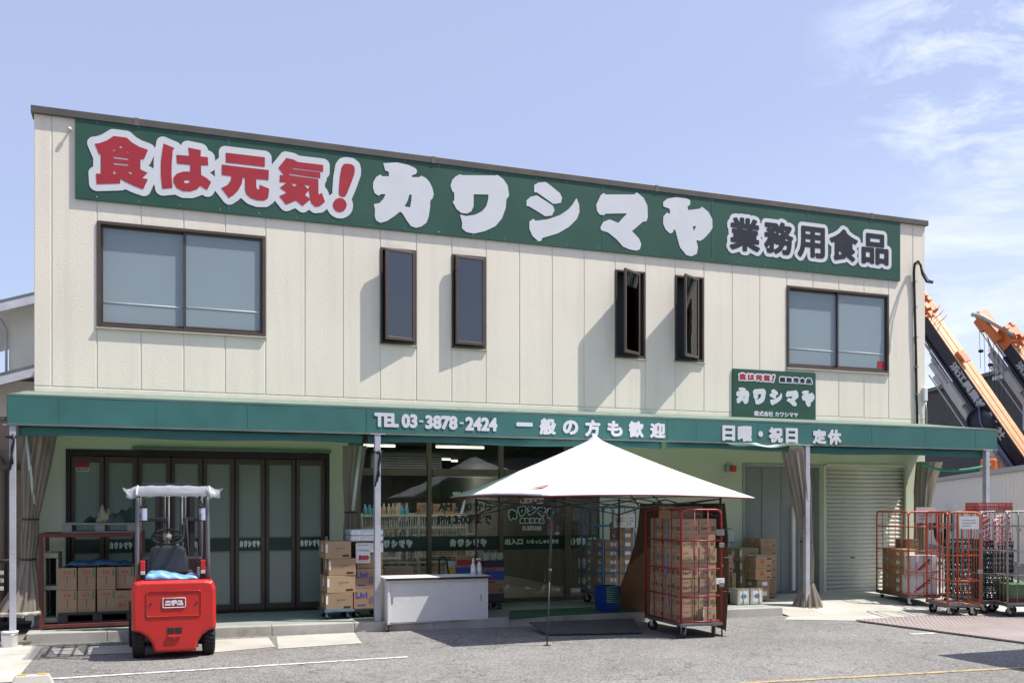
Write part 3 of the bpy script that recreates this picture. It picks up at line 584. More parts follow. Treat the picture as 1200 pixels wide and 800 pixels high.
# shop front glazing
YG = .07; z0 = .133
mull = [P(q, 600, YG).x for q in (420, 503, 587, 664.5, 701)]
ZTR0, ZTR1 = P(480, 557, YG).z, P(480, 548.5, YG).z
ftop = ZSF - .002
g = MB()
for i, x in enumerate(mull):
    wd = (.03, .033, .036, .05, .02)[i]; g.span((x - wd, YG - .04, z0), (x + wd, YG + .05, ftop))
for a, b in zip(mull, mull[1:]):
    g.span((a + .05, YG - .03, ZTR0), (b - .05, YG + .04, ZTR1)); g.span((a + .05, YG - .03, z0), (b - .05, YG + .04, z0 + .07))
g.build('shopfront_frame', mat('shopfront_bronze', (.16, .135, .10), .4, .3), B, bev=.004)
BT2, BB2 = P(545, 628, YG).z, P(545, 644.5, YG).z
for i, (a, b) in enumerate(zip(mull, mull[1:])):
    s = MB(); s.span((a + .03, YG, z0 + .07), (b - .03, YG + .006, ZTR0)); pn = s.build('shop_window', M_GLASS, B)
    s = MB(); s.span((a + .03, YG, ZTR1), (b - .03, YG + .006, ftop)); s.build('transom_pane', M_GLASS, B)
    s = MB(); s.span((a + .036, YG - .003, BB2), (b - .036, YG - .001, BT2)); s.build('band', M_BAND, pn)
    y = YG - .0045; c = .0035
    if i < 2:
        cx = (a + b) / 2; hw = (b - a) * .255; cx += (.05 if i else -.0)
        letters('lettering', fit(kana_band, cx - hw, BB2 + (BT2 - BB2) * .26, cx + hw, BB2 + (BT2 - BB2) * .80), .004, y, M_BANDTX, pn, cell=c, th=.0008)
    if i == 3: letters('lettering', fit(kana_band, a + .07, BB2 + (BT2 - BB2) * .26, a + .07 + .52, BB2 + (BT2 - BB2) * .80), .004, y, M_BANDTX, pn, cell=c, th=.0008)
    if i == 1:
        ZH_ = (410, 515, 6.153)
        letters('lettering', fit(text_edges('営業時間'), *rect(742, 375, 1000, 420, y, ZH_)), .006, y, M_BANDTX, pn, th=.0008)
        letters('lettering', fit(text_edges('AM 5:00 から'), *rect(640, 450, 1020, 510, y, ZH_)), .008, y, M_BAND, pn, th=.0008)
        letters('lettering', fit(text_edges('PM 3:00 まで'), *rect(640, 540, 1020, 605, y, ZH_)), .008, y, M_BAND, pn, th=.0008)
    if i == 2:
        ZL = (580, 580, 11.43); RR = lambda *q: rect(*q, y, ZL)
        e = fit(E_RED, *inset(RR(338, 38, 652, 108), .008)); letters('lettering', e, .014, y, M_BANDTX, pn, cell=.003, th=.0006); letters('lettering', e, .0, y - .002, M_RED, pn, cell=.0025, th=.0006)
        ks = []
        for k, q, rot in (('ka', (175, 185, 300, 330), -14), ('wakana', (303, 140, 420, 280), -6), ('shi', (430, 132, 552, 268), 0), ('ma', (562, 148, 680, 280), 6), ('ya', (690, 172, 782, 315), 14)):
            ee = fit(GL[k], *inset(RR(*q), .016)); c0 = ee.reshape(-1, 2).mean(0); a_ = R(-rot); ks.append((ee - c0) @ np.array([[math.cos(a_), math.sin(a_)], [-math.sin(a_), math.cos(a_)]]) + c0)
        ks = np.concatenate(ks); letters('lettering', ks, .018, y, M_BANDTX, pn, cell=.004, th=.0006); letters('lettering', ks, .002, y - .002, M_BAND, pn, cell=.003, th=.0006)
        e = fit(E_BLK, *inset(RR(335, 305, 658, 374), .008)); letters('lettering', e, .017, y, M_BANDTX, pn, cell=.003, th=.0006); letters('lettering', e, .003, y - .002, M_BAND, pn, cell=.0025, th=.0006)
        letters('lettering', fit(text_edges('03-3878-2424'), *RR(370, 412, 620, 468)), .004, y, M_BANDTX, pn, th=.0006)
        letters('lettering', fit(text_edges('出入口'), *RR(137, 585, 370, 655)), .006, y, M_BANDTX, pn, th=.0006)
        letters('lettering', fit(text_edges('いらっしゃいませ'), *RR(430, 594, 852, 642)), .005, y, M_BANDTX, pn, th=.0006)
        e = [ell(0, 0, .045, .03)]; c0 = P(653, 624.5, y); s = MB(); s.prism([(c0.x + p[0], c0.z + p[1]) for p in e[0]], y - .001, y + .001); s.build('door_mark', M_BANDTX, pn)
    if i in (2, 3):
        s = MB(); s.span((b - .10 if i == 2 else a + .08, YG - .05, 1.0), (b - .08 if i == 2 else a + .10, YG - .03, 1.35)); s.build('door_handle', M_DKBRONZE, pn, bev=.006)
# the room behind the glass
XI0, XI1 = XS0 - .9, XS1 + .5
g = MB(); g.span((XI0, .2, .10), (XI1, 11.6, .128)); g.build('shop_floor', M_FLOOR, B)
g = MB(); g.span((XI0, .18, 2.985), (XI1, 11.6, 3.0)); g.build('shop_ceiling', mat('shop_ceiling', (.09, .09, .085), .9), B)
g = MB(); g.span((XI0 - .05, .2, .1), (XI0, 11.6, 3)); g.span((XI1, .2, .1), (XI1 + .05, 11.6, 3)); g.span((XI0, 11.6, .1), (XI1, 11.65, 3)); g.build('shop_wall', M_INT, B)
LAMP = lamp('lamp_tube', (1, .95, .80), 2.2)
for k, (a, b, dz) in enumerate((((426, 519.5), (463, 521), 0), ((511, 521), (567, 523), 0), ((496, 536), (511, 536.5), 1), ((512, 536), (528, 537), 1), ((529, 538), (536, 539), 2))):
    zc = 2.93; dpt = [F * (zc - EYE) / (HY - q[1]) for q in (a, b)]; yy = sum(dpt) / 2 * ray((a[0] + b[0]) / 2, 592)[1] - D
    p, q = P(a[0], a[1], yy), P(b[0], b[1], yy); zc = min(2.95, (p.z + q.z) / 2); t = thing('ceiling_lamp', ['lit fluorescent tube lamp on the shop ceiling, seen beside the first awning pole', 'longest lit fluorescent tube lamp on the shop ceiling, right of the first window mullion', 'lit ceiling lamp deep in the shop, just left of the mullion', 'lit ceiling lamp deep in the shop, just right of the mullion', 'smallest and farthest lit ceiling lamp in the shop'][k], 'lamp', ((p.x + q.x) / 2, yy, zc), 0, 'fluorescent lamps on the shop ceiling')
    hw = (q.x - p.x) / 2; s = MB(); s.span((-hw, -.06, .005), (hw, .06, .03)); s.build('fitting', M_RACKW, t); s = MB(); s.cyl((-hw, 0, -.03), (hw, 0, -.03), .022, 10); s.build('tube', LAMP, t); al = bpy.data.lights.new('tube_light', 'AREA'); al.shape = 'RECTANGLE'; al.size = max(.3, 2 * hw); al.size_y = .03; al.energy = 11; al.color = (1, .96, .88); ao = bpy.data.objects.new('tube_light', al); COL.objects.link(ao); ao.parent = t; ao.location = (0, 0, -.075)
t = thing('air_conditioner', 'grey ceiling air conditioner inside the shop between the lamps', 'air conditioner', (P(477, 535, 4).x, 4, 2.5)); s = MB(); s.span((-.75, 0, 0), (.75, .9, .38)); s.build('casing', mat('ac_grey', (.32, .33, .32), .5), t, bev=.03); s = MB(); [s.span((-.7, -.006, .06 + .05 * k), (.7, -.001, .075 + .05 * k)) for k in range(5)]; s.build('grille', M_DKSTEEL, t)
# loading door beside the shutter: tall ribbed sheets, one pushed aside
g = MB(); g.span((XO0, -.02, .1), (XO0 + .05, .14, ZO)); g.span((XO1 - .05, -.02, .1), (XO1, .14, ZO)); g.span((XO0 + .05, -.02, ZO - .06), (XO1 - .05, .14, ZO)); g.build('loading_door_frame', mat('frame_green_grey', (.33, .37, .32), .5), B, bev=.006)
xs = [XO0 + .05, P(914, 600, .1).x, P(926, 600, .1).x, XO1 - .05]
for k, (a, b, y) in enumerate(((xs[0], xs[1], .06), (xs[1] + .02, xs[3], .12))):
    s = MB(); n = 2
    for i in range(n):
        u0, u1 = a + (b - a) * i / n, a + (b - a) * (i + 1) / n; s.span((u0 + .006, y, .13), (u1 - .006, y + .03, ZO - .062)); s.span((u1 - .012, y - .015, .13), (u1 + .006, y + .01, ZO - .062))
    dd = s.build('loading_door', M_PANEL, B, bev=.004)
s = MB(); s.span((xs[2] - .02, .0, .13), (xs[2] + .05, .06, 1.75)); s.build('door_post', mat('post_white', (.7, .71, .72), .5), B, bev=.006)
s = MB(); s.span((xs[0], .0, .128), (xs[3], .05, .16)); s.build('door_track', mat('track_blue', (.12, .16, .25), .4), B)
# roller shutter
g = MB(); g.span((XH0, -.03, .06), (XH0 + .07, .14, ZH)); g.span((XH1 - .06, -.03, .06), (XH1, .14, ZH)); g.span((XH0 + .07, -.03, ZH - .02), (XH1 - .06, .14, ZH + .04)); g.build('shutter_guide', M_CREAM, B, bev=.004)
n = 31; h = (ZH - .08) / n; prof = []
for i in range(n):
    z = .08 + h * i; prof += [(.055, z), (.035, z + h * .12), (.022, z + h * .35), (.022, z + h * .65), (.035, z + h * .88)]
prof.append((.055, ZH)); x0, x1 = XH0 + .068, XH1 - .058
V = [(x, y, z) for y, z in prof for x in (x0, x1)]; g = MB(); g.add(V, [(2 * i, 2 * i + 1, 2 * i + 3, 2 * i + 2) for i in range(len(prof) - 1)], True); sh = g.build('roller_shutter', M_SHUT, B, thick=.004)
s = MB(); xm = P(1000, 661).x; s.span((xm - .05, .01, .75), (xm + .05, .03, .77)); s.build('shutter_handle', M_DKSTEEL, sh)
s = MB(); s.span((x0, .0, .065), (x1, .05, .10)); s.build('bottom_bar', M_STEEL, sh)
# fixtures on the wall
def alarm(px, py):
    p = P(px, py, 0); t = thing('alarm_lamp', 'small red and grey warning lamp on the wall above the loading door', 'alarm lamp', p); s = MB(); s.span((-.09, -.07, -.07), (.02, 0, .07)); s.build('lamp_case', M_STEEL, t, bev=.01); s = MB(); s.span((-.005, -.12, -.06), (.10, -.02, .06)); s.build('lamp_cover', mat('alarm_red', (.5, .06, .02), .3), t, bev=.02)
alarm(854, 549)
p = P(855, 629, 0); t = thing('switch_box', 'pale wall switch box above the cardboard boxes by the loading door', 'switch box', p); s = MB(); s.span((-.05, -.06, -.09), (.06, 0, .09)); s.build('cover', mat('switch_white', (.62, .66, .62), .5), t, bev=.012); s = MB(); s.span((-.02, -.066, -.03), (.03, -.058, .03)); s.build('switch_key', M_CABIN, t, bev=.004); s = MB(); s.tube([(0, -.01, -.09), (0, -.01, -.5)], .008, 6); s.build('conduit', M_CREAM, t)
# ------------------------------------------------------------------ signs on the upper wall
sg = thing('shop_sign', 'long green shop sign along the roofline with red, white and black Japanese lettering', 'sign')
r = rect(88, 136.5, 1055, 329.5, YS + .01); cuts = [P(q, 250, YS).x for q in (268, 575, 707, 835, 947)]
g = MB(); e = [r[0]] + cuts + [r[2]]
for a, b in zip(e, e[1:]): g.span((a + .0015, -.038, r[1]), (b - .0015, -.004, r[3]))
g.build('panel', M_SIGN, sg, bev=.003)
for x in cuts: g = MB(); g.span((x - .02, -.041, r[1] + .01), (x + .02, -.0385, r[3] - .01)); g.build('seam_cover', mat('seam_green', (.03, .095, .068), .4), sg)
y = -.0425
letters('outline', E_RED, .102, y, M_WHITE, sg, cell=.013); letters('lettering', E_RED, 0, y - .004, M_RED, sg, cell=.008)
letters('lettering', E_KANA, 0, y, M_WHITE, sg, cell=.010)
letters('outline', E_BLK, .098, y, M_WHITE, sg, cell=.011); letters('lettering', E_BLK, .026, y - .004, M_BLACK, sg, cell=.006)
g = MB(); rnd = random.Random(3)
for i in range(26): x = r[0] + (r[2] - r[0]) * (i + .5) / 26; [MB().lathe([(.007, 0), (.005, -.004)], (x, -.0385, zz), 8, 'y').build('screw', M_STEEL, sg) for zz in (r[1] + .05, r[3] - .05)]
ss = thing('small_sign', 'small square green sign with white shop name below the right upper window', 'sign', (0, 0, 0))
r = rect(859, 431.5, 956, 492.5, -.03); g = MB(); g.span((r[0], -.03, r[1]), (r[2], -.001, r[3])); g.build('panel', M_SIGN, ss, bev=.003)
ZS_ = (850, 425, 10); y = -.0335; RR = lambda *q: rect(*q, y, ZS_)
e = fit(E_RED, *inset(RR(148, 104, 592, 240), .028)); letters('outline', e, .026, y, M_WHITE, ss, cell=.005); letters('lettering', e, 0, y - .003, M_RED, ss, cell=.0035)
e = fit(E_BLK, *inset(RR(626, 152, 1022, 258), .025)); letters('outline', e, .025, y, M_WHITE, ss, cell=.005); letters('lettering', e, .005, y - .003, M_BLACK, ss, cell=.003)
letters('lettering', fit(E_KANA, *RR(130, 285, 1042, 518)), .003, y, M_WHITE, ss, cell=.005)
letters('lettering', fit(text_edges('株式会社 カワシマヤ'), *RR(338, 562, 850, 640)), .004, y, M_WHITE, ss, cell=.003)
# cable on the wall
t = thing('wall_cable', 'black cable bundle looping down the right end of the upper wall', 'cable')
s = MB(); pts = [P(1075, 497, -.03), P(1074, 460, -.03), P(1073.5, 420, -.03), P(1072.5, 380, -.035), P(1071.5, 340, -.03), P(1071, 318, -.04), P(1072, 309, -.08), P(1076, 306, -.15), P(1079, 311, -.22), P(1081, 321, -.28), P(1086, 330, -.32), P(1093, 331, -.34)]
s.tube(pts, .024, 8); s.build('cable', M_RUBBER, t)
s = MB(); pts = [P(1074, 310, -.1), P(1078, 308, -.16), P(1082, 318, -.24), P(1088, 328, -.3), P(1094, 329.5, -.34)]; s.tube(pts, .014, 7); s.build('loose_cable', mat('grey_cable', (.35, .34, .31), .6), t)
s = MB(); [s.box(P(1073.5 + dx, q, -.02), (.07, .06, .025)) for q, dx in ((330, -1.5), (360, -.8), (395, -.2), (430, .3), (462, .7))]; s.build('cable_clip', M_STEEL, t)
p = P(1084, 462, -.03); t = thing('junction_box', 'small grey junction box with a thin pipe at the right edge of the upper wall', 'junction box', p); s = MB(); s.span((-.06, -.04, -.14), (.04, .03, .14)); s.build('cover', M_CABIN, t, bev=.02); s = MB(); s.tube([(0, -.01, -.14), (.03, -.01, -.35), (.04, -.01, -.85)], .015, 8); s.build('pipe', M_STEEL, t)
p = P(82, 153, 0); t = thing('wall_peg', 'tiny round peg on the wall left of the long green sign', 'peg', p); s = MB(); s.lathe([(.016, 0), (.016, -.045), (.028, -.05), (.028, -.075)], (0, 0, 0), 10, 'y'); s.build('peg', M_CREAM, t)
# ------------------------------------------------------------------ awning along the shop front
YA = -1.86
A = thing('awning', 'long green fabric awning with white phone number across the shop front', 'awning')
XA0, XA1 = P(8, 470, YA).x, P(1168.5, 515, YA).x; XSEAM, XSEAM2 = P(429, 490, YA).x, P(782, 500, YA).x
ZF1, ZF0 = P(560, 480.5, YA).z, P(560, 511, YA).z
ZF0 = (P(200, 498.5, YA).z + P(560, 512, YA).z + P(1100, 524, YA).z) / 3; ZF1 = (P(200, 469.5, YA).z + P(560, 481, YA).z + P(1100, 502, YA).z) / 3
for a, b in ((XA0, XSEAM), (XSEAM, XSEAM2), (XSEAM2, XA1)):
    n = max(6, int((b - a) / .1)); rnd = random.Random(a)
    def fn(u, v): return (a + .004 + (b - a - .008) * u, YA + .0016 * math.sin(u * (b - a) * 3.1 + a) * math.sin(v * math.pi) + .0006 * math.sin(u * 17 + v * 3), ZF0 + (ZF1 - ZF0) * v)
    g = MB(); g.grid(fn, n, 5, False); g.build('fascia', M_AWN, A, thick=.003)
g = MB()
for z in (ZF0 - .012, ZF1 + .004): g.span((XA0, YA - .004, z - .012), (XA1, YA + .045, z + .012))
for x in (XA0 + .02, XSEAM, XSEAM2, XA1 - .02): g.span((x - .015, YA + .012, ZF0), (x + .015, YA + .04, ZF1 - .008))
for i in range(19): x = XA0 + .03 + (XA1 - XA0 - .06) * i / 18; g.tube([(x, YA + .03, ZF1 - .03), (x, -.01, ZU + .02)], .016, 6)
for i in range(19): x = XA0 + .03 + (XA1 - XA0 - .06) * i / 18; g.tube([(x, YA + .03, ZF0), (x, -.01, ZF0 + .12)], .016, 6)
g.build('frame', mat('awning_frame', (.16, .19, .17), .5, .3), A)
g = MB(); g.grid(lambda u, v: (XA0 + (XA1 - XA0) * u, (YA - .002) * (1 - v) - .004 * v, (ZF1 + .018) * (1 - v) + (ZU + .045) * v - .02 * math.sin(v * math.pi) + .012 * math.cos(u * 19 * 2 * math.pi) * math.sin(math.pi * v)), 190, 8); g.build('roof_cloth', M_AWNROOF, A, thick=.002)
for x in (XA0, XA1 - .002):
    g = MB(); g.add([(x, YA, ZF0), (x, -.01, ZF0 + .1), (x, -.01, ZU + .04), (x, YA, ZF1 + .01)], [(0, 1, 2, 3)]); g.build('side_cloth', M_AWN, A, thick=.002)
def valance(a, b, y, zb_, ph, drop=.0):
    n = int((b - a) / .05) + 1
    def fn(u, v):
        x = a + (b - a) * u; w = 1 - v
        return (x, y + w * (.022 * math.sin(x * 3.1 + ph) + .012 * math.sin(x * 9.7 + ph * 2)) + .02, ZF0 - .02 - w * (ZF0 - .02 - zb_ + .012 * math.sin(x * 2.3 + ph) + drop * u))
    g = MB(); g.grid(fn, n, 4); return g.build('valance', M_AWN, A, thick=.002)
ZV = (P(200, 510, YA).z + P(1100, 538, YA).z) / 2 + .01
g = MB(); rnd = random.Random(8)
for k in range(14):
    x = XA0 + .6 + 1.16 * k
    if abs(x - XSEAM) > .2 and abs(x - XSEAM2) > .2: g = MB(); g.span((x - .009, YA - .0036, ZF0 + .003), (x + .009, YA - .0024, ZF1 - .01)); g.build('fascia_seam', M_AWN, A)
valance(XA0 + .12, XSEAM - .03, YA + .05, ZV, 0); valance(XSEAM + .04, XSEAM2 - .06, YA + .05, ZV + .02, 2); valance(XSEAM2 + .02, P(928, 520, YA).x, YA + .05, ZV + .03, 4); valance(P(952, 520, YA).x, XA1 - .25, YA + .05, ZV + .0, 1)
g = MB(); xr = XSEAM - .04; g.grid(lambda u, v: (xr + .03 * math.sin(u * 6), YA + .08 + .95 * u, ZF0 - .02 - (1 - v) * (ZF0 - .02 - ZV) * (1 - .1 * u)), 12, 3); g.build('valance', M_AWN, A, thick=.002)
g = MB(); x0, x1 = P(850, 520, YA).x, P(938, 524, YA).x; g.grid(lambda u, v: (x0 + (x1 - x0) * u, YA - .03 - .05 * math.sin(u * 9) * v, ZF0 - .015 - .05 * math.sin(math.pi * u) ** .5 * (1 - v) - .012 * math.sin(u * 13)), 24, 3); g.build('rolled_cloth', mat('mint_cloth', (.40, .56, .50), .6), A, thick=.006)
for px, pz, label in ((442, 742, 'white'), (945, 719, ''), (15, 748, ''), (1155.5, 708, '')):
    b0 = G(px, pz); y = YA + .02 if px > 20 else YA + .05; x = P(px, 600, y).x; gz = 0 if px < 1000 else .02
    g = MB(); w = .042 if px > 20 else .036; g.span((x - w, y - w, -.02), (x + w, y + w, ZF0 - .024)); g.span((x - .11, y - .05, ZF0 - .024), (x + .11, y + .05, ZF0 - .016)); g.build('pole', M_POLE, A, bev=.006)
def cords(px, py, y, nm):
    s = MB(); rnd = random.Random(px); c = P(px, py, y)
    for k in range(3): s.tube(rbend([c + Vector((-.05 + .03 * k, -.02, .02 * k)), c + Vector((.04, -.06 - .01 * k, -.02)), c + Vector((.01 * k, -.06, -.16)), c + Vector((.02 - .03 * k, -.05, -.34 - .07 * k))], .05), .012, 6)
    s.tube([c + Vector((-.055, -.055, 0)), c + Vector((.055, -.055, .01)), c + Vector((.055, .055, .01)), c + Vector((-.055, .055, 0))], .012, 6, closed=True)
    o = s.build('tie_rope', M_DKSTEEL); tag(o, nm, 'rope', 'ropes tied to the awning poles')
cords(442, 530, YA + .02, 'black rope knotted round the pole beside the phone number'); cords(13.5, 512, YA + .05, 'black rope hanging from the top of the leftmost pole')
ty = YA - .009
ZT6 = (420, 475, 6.0)
for c, x0, y0, x1, y1 in (('TEL', 113, 49, 284, 153), ('03', 303, 57, 415, 159), ('3878', 470, 66, 697, 170), ('2424', 752, 78, 977, 181)):
    letters('lettering', fit(text_edges(c), *inset(rect(x0, y0, x1, y1, ty, ZT6), .013)), .0135, ty, M_WHITE, A, cell=.004)
for x0, y0, x1, y1 in ((428, 104, 456, 117), (713, 116, 740, 129)):
    q_ = rect(x0, y0, x1, y1, ty, ZT6); g = MB(); g.span((q_[0], ty - .0015, q_[1]), (q_[2], ty + .0015, q_[3])); g.build('hyphen', M_WHITE, A)
Z5 = (590, 470, 5.714); Z6 = (830, 485, 7.06)
for c, x0, y0, x1, y1 in (('一', 88, 141, 194, 168), ('般', 243, 113, 350, 224), ('の', 398, 125, 500, 224), ('方', 548, 124, 647, 236), ('も', 697, 130, 797, 236), ('歓', 840, 132, 938, 242), ('迎', 983, 142, 1083, 246)):
    letters('lettering', fit(text_edges(c), *inset(rect(x0, y0, x1, y1, ty, Z5), .011)), .014, ty, M_WHITE, A, cell=.004)
for c, x0, y0, x1, y1 in (('日', 118, 93, 220, 221), ('曜', 245, 98, 360, 228), ('・', 415, 140, 452, 188), ('祝', 503, 108, 616, 236), ('日', 642, 115, 740, 240), ('定', 865, 125, 975, 247), ('休', 990, 126, 1100, 252)):
    letters('lettering', fit(text_edges(c), *inset(rect(x0, y0, x1, y1, ty, Z6), .012)), .015, ty, M_WHITE, A, cell=.004)
# tied curtains
def curtain(label, prof, seed, n=64, pleats=13, m=None):
    # prof: (x, y, z, half width x, half width y, pleat depth)
    rnd = random.Random(seed); ph = [rnd.uniform(0, 6.28) for _ in range(4)]; t = thing('tied_curtain', label, 'curtain', (prof[-1][0], prof[-1][1], prof[-1][2]), 0, 'tied curtains under the awning'); o = Vector(t.location)
    K = len(prof) - 1; sub = 6; rings = []
    for i in range(K * sub + 1):
        k = min(K - 1, i // sub); f = (i - k * sub) / sub; f = f * f * (3 - 2 * f); a, b = prof[k], prof[k + 1]
        rings.append([p + (q - p) * f for p, q in zip(a, b)])
    def fn(u, v):
        c = rings[round(v * K * sub)]; th = 2 * math.pi * u
        w = 1 + c[5] * (math.sin(pleats * th + ph[0] + .8 * math.sin(v * 5 + ph[1])) * .6 + math.sin((pleats * 2 - 3) * th + ph[2] + v * 3) * .3 + math.sin(3 * th + ph[3]) * .25)
        return (c[0] + c[3] * math.cos(th) * w - o.x, c[1] + c[4] * math.sin(th) * w - o.y, c[2] - o.z + .012 * math.sin(5 * th + ph[1]) * (v if v > .9 else 0))
    g = MB(); g.grid(fn, n * 2, K * sub, True, True); g.build('sheet', m or M_PVC, t)
    return t, o
def hem(t, o, c, hx, hy):
    s = MB(); s.grid(lambda u, v: (c[0] - o.x + (hx + .006 + .012 * math.sin(26 * math.pi * u)) * math.cos(2 * math.pi * u), c[1] - o.y + (hy + .006 + .012 * math.sin(26 * math.pi * u)) * math.sin(2 * math.pi * u), c[2] - o.z + .004 + .055 * v), 90, 1, True, True); s.build('hem', mat('hem_grey', (.42, .39, .34), .8, var=.3, vs=20), t, thick=.003)
def band(t, o, c, hx, hy):
    s = MB(); s.tube([(c[0] - o.x + hx * 1.12 * math.cos(q), c[1] - o.y + hy * 1.12 * math.sin(q), c[2] - o.z) for q in [2 * math.pi * i / 20 for i in range(20)]], .012, 6, closed=True); s.build('tie', M_DKSTEEL, t)
def cp(px, py, y): p = P(px, py, y); return p.x, y, p.z
y = -1.15
c = [cp(49, 506, y), cp(42, 545, y), cp(36, 608, y), cp(34.5, 632, y), cp(33, 655, y), cp(30, 690, y), cp(23, 720, y)]
pr = [(*q, *w) for q, w in zip(c, ((.17, .30, .10), (.16, .2, .16), (.085, .09, .16), (.10, .1, .2), (.08, .085, .16), (.17, .18, .2), (.29, .28, .16)))]; t, o = curtain('grey brown tied curtain behind the leftmost awning pole', pr, 1); hem(t, o, pr[-1], .29, .28); band(t, o, pr[2], .085, .09); band(t, o, pr[4], .08, .085)
s = MB(); s.tube([Vector(cp(31, 508, y - .28)) - o, Vector(cp(40, 590, y - .1)) - o], .022, 7); s.build('pleat_strip', mat('mint_strip', (.5, .6, .52), .5), t)
y = -.75; c = [cp(416, 522, y), cp(413, 560, y), cp(411, 600, y), cp(410, 640, y), cp(411, 716, y)]
pr = [(*q, *w) for q, w in zip(c, ((.17, .16, .1), (.13, .13, .16), (.08, .08, .18), (.10, .1, .2), (.13, .12, .2)))]; t, o = curtain('grey brown tied curtain behind the pole with the phone number', pr, 2); band(t, o, pr[2], .08, .08)
s = MB(); s.tube([Vector(cp(422, 522, y - .17)) - o, Vector(cp(413.5, 598, y - .1)) - o], .028, 7); s.build('pleat_strip', mat('mint_strip', (.5, .6, .52), .5), t)
y = YA + .12; c = [cp(931, 525, y), cp(937, 570, y), cp(944.5, 634, y), cp(945, 655, y), cp(947, 681, y), cp(946, 700, y), cp(946, 714, y)]
pr = [(*q, *w) for q, w in zip(c, ((.23, .15, .13), (.17, .14, .2), (.085, .09, .22), (.105, .10, .24), (.075, .08, .2), (.19, .17, .2), (.265, .22, .15)))]; t, o = curtain('tied curtain with flared skirt wrapped round the pole before the loading door', pr, 3); hem(t, o, pr[-1], .265, .22); band(t, o, pr[2], .085, .09); band(t, o, pr[4], .075, .08)
y = -.42; c = [cp(1089, 541, y), cp(1083, 575, y), cp(1080, 610, y), cp(1079, 650, y), cp(1079, 690, y)]
pr = [(*q, *w) for q, w in zip(c, ((.30, .12, .1), (.2, .13, .14), (.12, .12, .16), (.13, .12, .18), (.15, .14, .18)))]; t, o = curtain('tied curtain hanging at the right end of the awning behind the cages', pr, 4); band(t, o, pr[2], .12, .12)
# ------------------------------------------------------------------ cardboard boxes
_bx = {}
ORD = ['lowest', 'second from the bottom', 'third from the bottom', 'fourth from the bottom', 'fifth from the bottom', 'sixth from the bottom', 'seventh from the bottom', 'topmost']
def scrib(g, x, z, w, h, n, rnd, wr):        # brushed strokes of a printed word, n characters wide; wr turns (u, v) into a point on the box face
    cw = w / n
    for i in range(n):
        for k in range(5):
            if rnd.random() < .5: u0, u1, v = x + cw * (i + .1), x + cw * (i + rnd.uniform(.6, .92)), z + h * rnd.uniform(.08, .9); q = (u0, v - h * .05, u1, v + h * .06)
            else: u, v0 = x + cw * (i + rnd.uniform(.15, .8)), z + h * rnd.uniform(0, .4); q = (u - cw * .06, v0, u + cw * .07, v0 + h * rnd.uniform(.35, .6))
            g.add([wr(q[0], q[1]), wr(q[2], q[1]), wr(q[2], q[3]), wr(q[0], q[3])], [(0, 1, 2, 3)])
